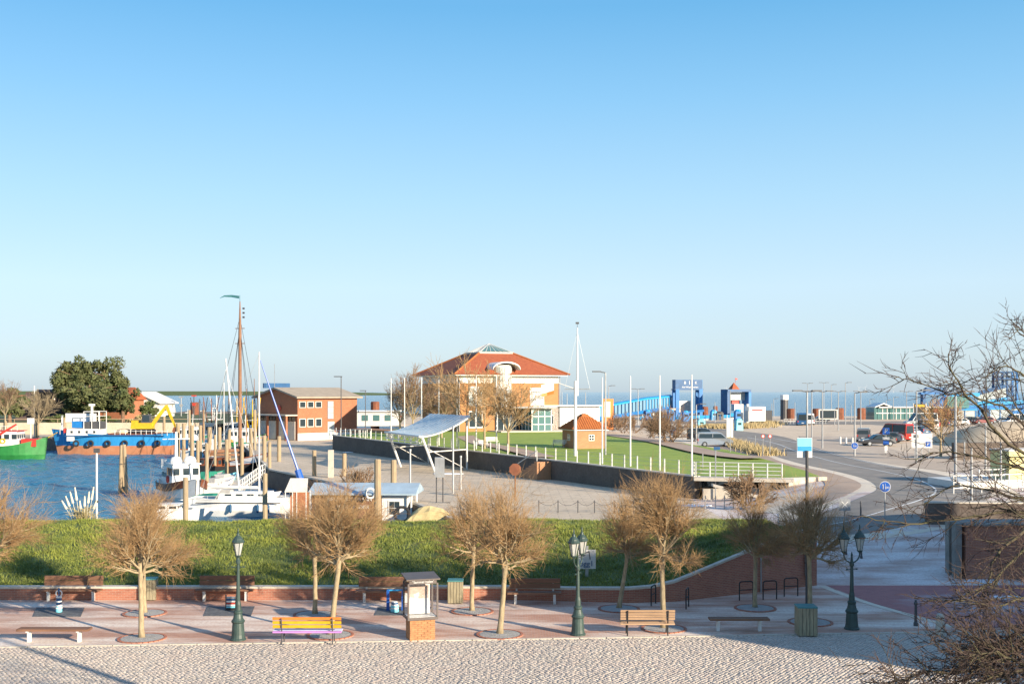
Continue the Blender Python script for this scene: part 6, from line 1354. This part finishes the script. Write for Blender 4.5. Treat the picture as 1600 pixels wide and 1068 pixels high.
car(cp_(1497, 664), R(182), 'white hatchback on the quay behind the sand mound', MT['car_white']); car(cp_(1537, 662), R(182), 'dark red car on the quay behind the sand mound', MT['dark_red'], 4.6, 1.8, 1.6); car(cp_(1281, 659), R(178), 'dark car near the ferry barrier', MT['car_black'])
car(cp_(1253, 664), R(80), 'blue lorry cab facing the ferry lanes', MT['dark_blue'], 4.5, 2.2, 2.6, 'van'); car(cp_(1264, 663), R(80), 'white van waiting at the ferry lanes', MT['car_white'], 4.8, 2.0, 2.4, 'van')
car(cp_(1476, 666), R(110), 'dark blue car behind the young bare street tree', MT['car_blue']); car(cp_(1513, 661), R(178), 'dark hatchback between white hatchback and dark red car', MT['car_black']); car(cp_(1566, 662), R(180), 'silver car right of the dark red car', MT['silver']); car(cp_(1586, 664), R(184), 'white delivery van at the linkspan foot', MT['car_white'], 5, 2, 2.4, 'van'); car(cp_(1452, 668), R(118), 'red car squeezed beside the white panel van', MT['car_red']); car(cp_(1426, 676), R(118), 'silver car between small white car and dark blue car', MT['silver'])
# trailer truck
p = cp_(1180, 664); T = thing('box_trailer', 'white box trailer with red lettering at the ferry ramp', 'trailer', p, R(8)); MB().box((0, 0, 2.4), (3.6, 2.5, 3.0)).build('box', MT['white_paint'], T); lettering('FÖHR', .55, MT['red'], T, (0, -1.27, 3.2)) if False else MB().box((0, -1.27, 3.2), (2.3, .04, .3)).build('red_stripe', MT['red'], T)
for x in (-1.1, .3, 1.2): MB().bar((x, -1.3, .45), (x, -1.0, .45), .45, n=12).build('wheel', MT['rubber'], T)
MB().box((-1.9, 0, 1.9), (.1, 2.4, 2.2)).build('door', MT['grey_metal'], T)
o = MB().box((0, 0, 1.3), (2.2, 2.2, 2.6)).build('dark_container', MT['dark_metal'], None, cp_(1198, 658)); tag(o, 'dark grey container right of the white trailer', 'container'); o = MB().lathe([(.5, 0), (.55, .6), (.5, 1.1), (.3, 1.2)], n=10).build('yellow_tank', MT['yellow'], None, cp_(1193, 659)); tag(o, 'yellow drum between trailer and dark container', 'drum')
T = thing('striped_post', 'white and grey loading post beside the trailer', 'post', cp_(1164, 663)); MB().box((-.6, 0, 2.2), (.5, .5, 4.4)).box((.6, 0, 2.2), (.5, .5, 4.4)).build('column', MT['white_metal'], T); MB().box((0, 0, 2.2), (.5, .3, 4)).build('core', MT['dark_blue'], T)
def totem(u, v, z, w_, h, label, m1, m2=None):
    p = gp(u, v, z); T = thing('totem_sign', label, 'sign', p, R(10)); MB().box((0, 0, h/2), (w_, .3, h)).build('panel', MT[m1], T)
    if m2: MB().box((-.1*w_, -.17, h*.66), (w_*.6, .05, h*.5)).build('board', MT[m2], T)
totem(950, 671, 2.4, 1.9, 5.4, 'orange information pillar with pale board before the blue bridge', 'orange', 'plaster'); totem(1140, 683, 2., 1.0, 2.9, 'rounded white pillar beside the thin pink pole', 'white_paint')
# barriers and booths in blue
for u, v, w_, h, m, lab in [(1012, 656, 1.4, 2.6, 'blue', 'blue ticket pillar under the ferry bridge'), (1048, 657, 1.6, 2.8, 'blue', 'blue ticket pillar left of the numbered portal'), (1071, 658, 1.5, 2.6, 'blue', 'blue ticket pillar under the numbered portal'), (1115, 656, 1.5, 2.6, 'light_blue', 'light blue booth between the two portals'), (1124, 656, 1.9, 2.2, 'dark_metal', 'dark box beside the light blue booth'), (1153, 659, 1.7, 3.0, 'blue', 'blue booth before the red-roofed portal'), (1095, 668, 1.5, 1.8, 'cyan', 'pale ticket machine near the black van'), (1154, 672, 1.3, 2.2, 'cyan', 'pale blue ticket machine by the rounded white pillar')]:
    p = gp(u, v, 2.); T = thing('ticket_booth', lab, 'booth', p, R(12)); MB().box((0, 0, h*.42), (w_, 1.2, h*.84), tx=.9).build('cabinet', MT[m], T); MB().lathe([(w_*.5, h*.84), (w_*.42, h*.96), (w_*.15, h)], n=8).build('hood', MT['light_blue' if m == 'blue' else m], T); MB().box((0, -.63, h*.55), (w_*.5, .04, h*.2)).build('display', MT['window'], T)
T = thing('quay_railing', 'long pale railing along the ferry lanes', 'railing', (0, 0, 0)); A, B = gp(1225, 662, 2), gp(1290, 662, 2)
for k in range(14): q = A.lerp(B, k/13); MB().bar(q, q+Vector((0, 0, 1.1)), .05, n=4).build('post', MT['white_metal'], T)
for z in (1.1, .6): MB().bar(A+Vector((0, 0, z)), B+Vector((0, 0, z)), .05, n=4).build('rail', MT['white_metal'], T)
for u, v, lab in ((1313, 693, 'left of the short white posts beside the parking bays'), (1322, 694, 'middle one of the short white posts beside the parking bays'), (1332, 694, 'right of the short white posts beside the round sign')): T = thing('short_post', 'short white post, '+lab, 'bollard', gp(u, v, 2), 0); MB().lathe([(.14, 0), (.14, .9), (.06, .96)], n=8).build('shaft', MT['white_metal'], T)
T = thing('notice_shelter', 'small pale display shelter beside the ferry lanes', 'shelter', gp(1294, 662, 2)); MB().box((0, 0, 2.1), (4.2, .4, 2.2)).build('frame', MT['plaster'], T); MB().box((0, -.22, 2.1), (3.6, .05, 1.7)).build('board', MT['window'], T)
for s in (-1, 1): MB().bar((s*1.9, 0, 0), (s*1.9, 0, 1.2), .08, n=6).build('leg', MT['grey_metal'], T)
T = thing('yellow_display', 'framed dark display with yellow strip before the glass terminal', 'sign', gp(1437, 664, 2)); MB().box((0, 0, 3.4), (2.4, .2, 2.2)).build('board', MT['black'], T); MB().box((0, -.12, 4.1), (2.0, .04, .5)).build('strip', MT['yellow'], T)
for s in (-1, 1): MB().bar((s*1.3, 0, 0), (s*1.3, 0, 4.6), .12, n=6).build('post', MT['white_metal'], T)
# ------------------------------------------------------------------ ferry bridge and portals
Y = 292.
T = thing('passenger_bridge', 'long light blue covered passenger bridge climbing to the portal', 'bridge', (0, 0, 0)); Q = [(905, 640, 655, 262), (960, 631, 648, 272), (1010, 622, 640, 284), (1050, 618, 634, 292)]
S = []
for u, vt, vb, Yq in Q: a, b = at(u, vt, Yq), at(u, vb, Yq); S.append((a, b))
MB().loft([[a+Vector((0, 0, .0)), a+Vector((0, 2.5, .3)), a+Vector((0, 5, 0)), a+Vector((0, 5, -.35)), a+Vector((0, 0, -.35))] for a, b in S], True).build('roof', MT['light_blue'], T); MB().loft([[b, b+Vector((0, 5, 0)), b+Vector((0, 5, -.8)), b+Vector((0, 0, -.8))] for a, b in S], True).build('floor', MT['blue'], T)
MB().loft([[a+Vector((0, .3, -.35)), b+Vector((0, .3, 0))] for a, b in S]).build('glazing', MT['bridge_glass'], T)
for i in range(3):
    for k in range(9):
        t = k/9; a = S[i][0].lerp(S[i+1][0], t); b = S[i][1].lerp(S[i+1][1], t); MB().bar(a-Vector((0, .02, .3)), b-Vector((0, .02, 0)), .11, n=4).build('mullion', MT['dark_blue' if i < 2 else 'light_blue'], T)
for i, t in ((0, .1), (0, .8), (1, .5), (2, .3)): b = S[i][1].lerp(S[i+1][1], t); MB().bar(b+Vector((0, 2.5, -.5)), (b.x, b.y+2.5, -2), .35, n=8).build('pier', MT['white_metal'], T)
T = thing('ferry_portal', 'dark blue ferry portal frame with large sign and number one', 'portal', (ux(1074, Y), Y, 2), R(14)); hp = at(0, 593, Y).z-2
MB().box((0, 0, hp-1.2), (7.4, 2.2, 2.4)).build('sign_box', MT['dark_blue'], T); MB().box((0, 0, hp-2.5), (7.9, 2.5, .25)).build('beam', MT['dark_blue'], T)
for s in (-1, 1):
    for y in (-1, 1): MB().box((s*3.2, y, (hp-2.4)/2), (.95, .6, hp-2.4)).build('leg', MT['blue'], T)
MB().box((3.71, 0, hp-1.2), (.03, 2.2, 2.4)).build('side_plate', MT['light_blue'], T)
lettering('1', 1.3, MT['white_paint'], T, (.1, -1.12, hp-.8)); lettering('B', 1.0, MT['white_metal'], T, (-1.1, -1.12, hp-.8)); lettering('K', 1.0, MT['white_metal'], T, (1.9, -1.12, hp-.8)); lettering('Auf Wiedersehen', .62, MT['white_paint'], T, (.3, -1.12, hp-1.9))
mb = MB().box((-1.0, 2.5, 2.4), (4.6, 3, 4.6)); mb.build('machine_house', MT['grey_metal'], T)
for k in range(6): MB().bar((-3+k*.9, 1, .3), (-2.4+k*.7, 1.4, 3.6+.5*math.sin(k)), .3, .2, 6).build('ramp_strut', MT['light_blue'], T)
MB().box((-3.8, -.8, 2.6), (2.6, 1, .5)).build('lintel', MT['concrete'], T)
Y2 = 286.; T = thing('ferry_portal', 'blue ferry portal with small pyramid red roof and white cabin', 'portal', (ux(1150, Y2), Y2, 2), R(18)); hp = at(0, 608, Y2).z-2; MB().box((0, 0, hp-.3), (6.6, 3.6, .6)).build('top_beam', MT['dark_blue'], T)
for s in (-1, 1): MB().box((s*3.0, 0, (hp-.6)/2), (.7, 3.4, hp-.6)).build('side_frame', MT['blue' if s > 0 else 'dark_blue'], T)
MB().box((0, .4, hp-1.7), (5.3, .3, 2.0)).build('screen', MT['pale_glass'], T); MB().box((.4, .6, 3.1), (1.9, 1.6, 1.6)).build('cabin', MT['white_paint'], T); MB().lathe([(1.5, hp+.02), (.05, hp+1.7)], (-.6, 0, 0), 4, None, math.pi/4).build('pyramid_roof', MT['tile'], T)
MB().box((0, -.6, .9), (8.5, 2.6, .8)).build('ramp_deck', MT['light_blue'], T); MB().box((.4, 1.4, 4.6), (2.2, 1.2, 1.2)).build('red_hood', MT['red'], T); MB().bar((-.2, 0, hp+1.6), (-.2, 0, hp+2.9), .05, n=4).box((.1, 0, hp+2.6), (.6, .04, .4)).build('flag', MT['red'], T)
T = thing('vehicle_ramp', 'light blue steel vehicle ramp with railings between the two ferry portals', 'ramp', (0, 0, 0))
for (u0, v0), (u1, v1), r, m in [((1056, 652), (1140, 650), .55, 'light_blue'), ((1060, 646), (1100, 641), .4, 'blue'), ((1000, 653), (1050, 653), .7, 'light_blue'), ((1100, 655), (1180, 652), .35, 'white_metal'), ((1140, 648), (1172, 646), .6, 'light_blue')]: MB().bar(at(u0, v0, 283), at(u1, v1, 283), r, n=4).build('girder', MT[m], T)
for u in range(1004, 1180, 11): p_ = at(u, 654, 281); MB().bar((p_.x, 281, 2), (p_.x, 281, 3.4), .09, n=4).build('rail_post', MT['blue' if u % 2 else 'white_metal'], T)
# right-hand glass terminal and linkspan
T = thing('glass_terminal', 'long low glass ferry terminal with white roof on the quay', 'terminal', (ux(1368, 290), 290, 2), R(3)); g = lambda u: (u-1368)/F*290
MB().box((g(1420), 3, 1.5), (g(1480)-g(1372), 6, 3.0)).build('glass_wall', MT['green_glass'], T); MB().box((g(1425), 3, 3.1), (g(1490)-g(1385), 7.2, .3)).build('roof', MT['white_metal'], T); MB().extr([(g(1366), 3.0), (g(1380), 3.9), (g(1394), 3.0), (g(1394), 3.25), (g(1380), 4.2), (g(1366), 3.25)], -.6, 6).build('gable_roof', MT['white_paint'], T)
for k in range(16): MB().box((g(1372)+(g(1480)-g(1372))*k/15, -.05, 1.5), (.16, .12, 3.0)).build('mullion', MT['white_metal' if k % 3 else 'teal'], T)
MB().box((g(1420), -.05, 1.6), (g(1476)-g(1374), .08, .25)).build('band', MT['white_metal'], T); MB().box((g(1475), 1, 1.4), (6, 5, 2.8)).build('brown_wing', MT['rust'], T)
T = thing('linkspan_portal', 'dark blue arch portal with rounded top above the glass terminal', 'portal', (ux(1461, 330), 330, 2), R(6)); hp = at(0, 605, 330).z-2; MB().box((-3.6, 0, hp/2-.7), (.9, 1.6, hp-1.4)).box((3.6, 0, hp/2-.7), (.9, 1.6, hp-1.4)).build('leg', MT['dark_blue'], T); MB().extr([(-3.2, hp-2), (3.2, hp-2), (3.2, hp-.5), (2.6, hp), (-2.6, hp), (-3.2, hp-.5)], -.8, .8).build('top_box', MT['dark_blue'], T); MB().box((0, 0, hp-1.7), (9.2, 1.8, .5)).build('beam', MT['blue'], T)
T = thing('linkspan', 'blue ferry linkspan with sloping girders and walkways right of the glass terminal', 'linkspan', (0, 0, 0)); YY = 318
for (u0, v0), (u1, v1), r, m in [((1455, 643), (1483, 617), .8, 'blue'), ((1470, 640), (1500, 617), .7, 'light_blue'), ((1474, 618), (1530, 616), .5, 'light_blue'), ((1476, 622), (1508, 622), .5, 'dark_blue'), ((1490, 641), (1560, 630), .55, 'light_blue'), ((1480, 640), (1600, 633), .6, 'blue'), ((1530, 614), (1570, 603), .5, 'dark_blue'), ((1526, 630), (1572, 622), .4, 'light_blue'), ((1560, 630), (1625, 627), .6, 'light_blue'), ((1575, 645), (1620, 640), .5, 'blue')]: MB().bar(at(u0, v0, YY), at(u1, v1, YY), r*1.35, n=4).build('girder', MT[m], T)
MB().loft([[at(1528, 616, YY), at(1528, 630, YY)], [at(1572, 605, YY), at(1572, 622, YY)]]).build('pale_panel', MT['pale_glass'], T); MB().box(at(1494, 628, YY), (6, 3, 3.2)).build('hoist_house', MT['teal'], T)
for u in (1508, 1530, 1552, 1575, 1598): MB().bar(at(u, 630, YY), (at(u, 630, YY).x, YY, -2), .3, n=6).build('pier', MT['blue'], T)
T = thing('lift_tower', 'dark blue lattice lift tower rising above the linkspan', 'tower', (ux(1570, 330), 330, 2)); hp = at(0, 580, 330).z-2
for x in (-2.7, 0, 2.9):
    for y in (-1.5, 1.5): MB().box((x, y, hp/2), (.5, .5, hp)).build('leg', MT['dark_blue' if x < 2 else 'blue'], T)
for z in (hp-.2, hp-2.2, hp-4.4, hp-7): MB().box((0, -1.5, z), (6.2, .4, .4)).box((0, 1.5, z), (6.2, .4, .4)).build('cross_beam', MT['dark_blue'], T)
for z in (hp-2.2, hp-4.4, hp-7):
    for a_, b_ in (((-2.7, -1.5, z), (0, -1.5, z+2)), ((0, -1.5, z), (2.9, -1.5, z+2)), ((0, 1.5, z), (-2.7, 1.5, z+2))): MB().bar(a_, b_, .14, n=4).build('brace', MT['dark_blue'], T)
# cyan waiting shelters at the right
for u, v, lab in ((1505, 662, 'light blue waiting shelter under the linkspan'), (1560, 660, 'blue waiting shelter beside the dark red car'), (1590, 655, 'pale blue glazed shelter at the linkspan foot')): T = thing('waiting_shelter', lab, 'shelter', gp(u, v-4, 2)); MB().box((0, 0, 1.4), (5, 2, 2.6)).build('glass_box', MT['pale_glass'], T); MB().box((0, 0, 2.8), (5.6, 2.6, .25)).build('roof', MT['light_blue'], T); MB().box((-2.5, -1, 1.3), (.15, .15, 2.7)).box((0, -1.05, 1.3), (.15, .15, 2.7)).box((2.5, -1, 1.3), (.15, .15, 2.7)).build('post', MT['blue'], T)
# sand mound, dark wall, white fences at right
secs = []
for i in range(13):
    t = i/12; x = ux(1475, 150)+24*t; h = 3.4*math.sin(math.pi*min(1, t*1.1))**.6+.1*math.sin(i*2.3); secs.append([(x, 142, 1.9), (x, 146, 1.9+h*.7), (x, 150, 1.9+h), (x, 156, 1.9+h*.8), (x, 164, 1.9)])
o = MB().loft(secs).build('sand_mound', MT['sand'], smooth=True); tag(o, 'pale sand mound on the quay seen through the bare branches', 'sand mound')
T = thing('rubble_wall', 'dark rubble retaining wall below the sand mound', 'wall', (ux(1495, 118), 118, 2)); MB().prism([(0, 0), (16, 3), (16, 5), (0, 1.4)], -.1, 1.7).build('face', MT['basalt'], T)
for k, (u, Y_, lab) in enumerate(((1490, 78, 'white tubular fence by the bend in front of the sand-coloured yard'), (1530, 84, 'white fence of the building yard behind the branches'))):
    T = thing('white_fence', lab, 'fence', (ux(u, Y_), Y_, gz(ux(u, Y_), Y_)), R(20))
    for i in range(6): MB().bar((i*1.2, 0, 0), (i*1.2, 0, 1.3), .05, n=6).build('post', MT['white_metal'], T)
    for z in (.4, .8, 1.25): MB().bar((0, 0, z), (6, 0, z), .04, n=6).build('rail', MT['white_metal'], T)
for u, vt, Y_, lab in ((1518, 697, 74, 'grey pole behind the branches left of the two tall poles'), (1540, 660, 92, 'tall grey pole seen through the branches'), (1564, 690, 84, 'slim pale pole seen through the branches'), (1507, 690, 110, 'slim grey pole by the rubble wall')): X = ux(u, Y_); T = thing('grey_pole', lab, 'pole', (X, Y_, gz(X, Y_) if Y_ < 99 else 2)); MB().bar((0, 0, -.2), (0, 0, H-(vt-V0)/F*Y_-2), .09, .06, 8).build('shaft', MT['grey_metal'], T)
o = MB().prism([(0, 0), (7, 2), (6.5, 6), (-.5, 5)], 0, .5).build('pallet_stack', MT['white_metal'], None, (ux(1500, 82), 82, gz(ux(1500, 82), 82))); tag(o, 'low stack of white slabs behind the fence at the bend', 'slabs')
T = thing('yellow_container', 'pale yellow site container seen through the branches', 'container', (ux(1592, 86), 86, 2), R(10)); MB().box((0, 0, 1.3), (3.2, 2.4, 2.6)).build('box', MT['pale_yellow'], T); MB().box((0, 0, 2.65), (3.3, 2.5, .12)).build('roof', MT['plaster'], T)
# snow remnants
for u, v, z, w_, lab in ((560, 706, .47, 5, 'thin patch of old snow on the yard below the dark wall'), (700, 740, .47, 3.4, 'small patch of old snow by the curved shelter'), (1085, 790, .47, 3, 'patch of old snow at the foot of the terrace wall end'), (1535, 908, .01, 2.4, 'ragged patch of old snow at the foot of the gate wall'), (1578, 934, .012, 1.6, 'small patch of old snow on the red paving')):
    p = gp(u, v, z); pl_ = []
    for k in range(12): a = 2*math.pi*k/12; r = random.uniform(.7, 1); pl_.append((math.cos(a)*r*w_/2, math.sin(a)*r*w_*.3))
    o = MB().prism(pl_, 0, .05).build('snow_patch', MT['snow'], None, (p.x, p.y, z)); tag(o, lab, 'snow')
# wind turbines on the horizon
for k, u in enumerate((610, 1135, 1352, 1396, 1342)):
    Yt = 17000; T = thing('wind_turbine', 'tiny pale wind turbine on the sea horizon', 'wind turbine', (ux(u, Yt), Yt, -1.5), 0, 'wind turbines on the horizon'); MB().bar((0, 0, 0), (0, 0, 75), 2.2, 1.4, 8).build('tower', MT['white_metal'], T)
    for j in range(3): a = R(20*k+120*j); MB().bar((0, -3, 75), (45*math.sin(a), -3, 75+45*math.cos(a)), 1.6, .5, 4).build('blade', MT['white_metal'], T)
# ------------------------------------------------------------------ big bare tree at the right edge
random.seed(5); TX, TY = 8.6, 16.5
T = thing('large_bare_tree', 'large dark leafless tree reaching in with thin mossy branches from the right', 'tree', (0, 0, 0)); big, small = [], []
trk = MB(); P = [(TX, TY, -.1), (TX+.05, TY, 2), (TX, TY+.1, 4), (TX+.1, TY, 6.5), (TX+.15, TY+.1, 9), (TX+.3, TY, 11.5), (TX+.2, TY, 13.5)]
rr = [.34, .27, .24, .2, .15, .09, .03]
for i in range(6): trk.bar(P[i], P[i+1], rr[i], rr[i+1], 10)
trk.build('trunk', MT['dark_bark'], T, smooth=True)
def limb(pts, r0, Yb, dens=1., up=.02):
    Q = [at(u, v, y) for u, v, y in pts]; n = len(Q)-1; S = []
    for i in range(n):                                   # smooth it
        a, b, c, d = Q[max(0, i-1)], Q[i], Q[i+1], Q[min(n, i+2)]
        for k in range(4):
            t = k/4; S.append(.5*((2*b)+(c-a)*t+(2*a-5*b+4*c-d)*t*t+(3*b-a-3*c+d)*t**3)+rv(.015))
    S.append(Q[-1]); m = len(S)-1
    for i in range(m):
        ra, rb = r0*(1-.85*i/m), r0*(1-.85*(i+1)/m); big.append((*S[i], *S[i+1], max(.006, ra), max(.005, rb)))
        if i < 2: continue
        d = (S[i+1]-S[i]).normalized()
        for k in range(int(1.25*dens+random.random()*.9)):
            nd = (d+rv(.55)).normalized(); grow(S[i].lerp(S[i+1], random.random()), nd, random.uniform(.3, .85)*(1.2-.6*i/m), max(.007, ra*.45), 2 if random.random() < .35 else 1, [(0, 0, 0, 0), (4, .55, .6, .5), (3, .6, .7, .5), (0, .6, .8, .5)], big, small, up, .16)
limb([(1735, 840, 16.5), (1640, 735, 16), (1560, 680, 15.5), (1520, 625, 15), (1490, 588, 14.6), (1482, 556, 14.4)], .032, 16)
limb([(1700, 760, 16.5), (1625, 690, 16), (1575, 640, 15.6), (1530, 622, 15.2), (1480, 612, 15), (1430, 598, 14.6), (1398, 590, 14.4)], .024, 16, .55)
limb([(1725, 720, 16.5), (1660, 630, 16.2), (1605, 590, 16), (1570, 570, 15.8), (1540, 590, 15.6)], .028, 16, .8); limb([(1725, 660, 16.5), (1680, 590, 16.2), (1630, 540, 16), (1600, 525, 15.8), (1585, 510, 15.6)], .028, 16, .8)
limb([(1730, 820, 16.5), (1620, 745, 16.5), (1540, 715, 16.5), (1470, 705, 16.3), (1430, 720, 16.2)], .028, 16, 1.3); limb([(1735, 830, 17), (1640, 790, 17), (1560, 770, 17), (1490, 760, 17), (1440, 790, 17)], .028, 17, 1.3)
limb([(1735, 850, 17), (1640, 806, 17), (1560, 802, 16.8), (1480, 812, 16.6), (1400, 815, 16.4), (1345, 806, 16.2)], .034, 17, 1.2); limb([(1740, 880, 16), (1650, 800, 15.5), (1600, 830, 15), (1560, 870, 14.8), (1535, 920, 14.6), (1490, 940, 14.4)], .034, 15, 1.3)
limb([(1740, 900, 15), (1660, 860, 14.5), (1610, 850, 14.2), (1560, 900, 14), (1520, 925, 13.8), (1480, 940, 13.6)], .03, 14, 1.2); limb([(1740, 940, 14.5), (1650, 920, 14), (1600, 935, 13.6), (1560, 945, 13.4), (1510, 935, 13.2)], .028, 14, 1.2)
limb([(1760, 1000, 14), (1660, 985, 13.2), (1590, 1010, 12.8), (1520, 1045, 12.5), (1450, 1050, 12.3), (1385, 1066, 12.1)], .034, 13, 4.); limb([(1760, 1040, 13.5), (1660, 1030, 12.8), (1580, 1050, 12.4), (1510, 1075, 12.2), (1440, 1090, 12)], .034, 13, 4.)
limb([(1760, 960, 14), (1670, 950, 13.5), (1600, 985, 13.2), (1560, 1005, 13), (1530, 1010, 12.8)], .028, 13, 3.5); limb([(1740, 770, 16), (1650, 700, 15.8), (1600, 650, 15.6), (1560, 600, 15.4)], .028, 16, 1.)
limb([(1760, 1060, 13.5), (1660, 1060, 12.6), (1600, 1040, 12.4), (1560, 1020, 12.2), (1500, 1025, 12)], .028, 13, 4.)
V, Fc = tubes(big, 5); nmesh('limbs', V, Fc, MT['dark_bark'], T, True)['kind'] = 'stuff'; V, Fc = tubes(small, 3); nmesh('twigs', V, Fc, MT['dark_twig'], T)
for q in ((1735, 840, 16.5),): pass
# ------------------------------------------------------------------ houses behind the viewpoint that shade the square
house((44.5, 28.9, 0), R(-42), 30, 11, 11.2, 15.0, 'gabled brick house right of the square, out of the picture, shading the promenade')
house((52, -2, 0), R(63), 15, 11, 10.2, 14.2, 'gabled brick house behind the square, out of the picture, shading the cobbles')
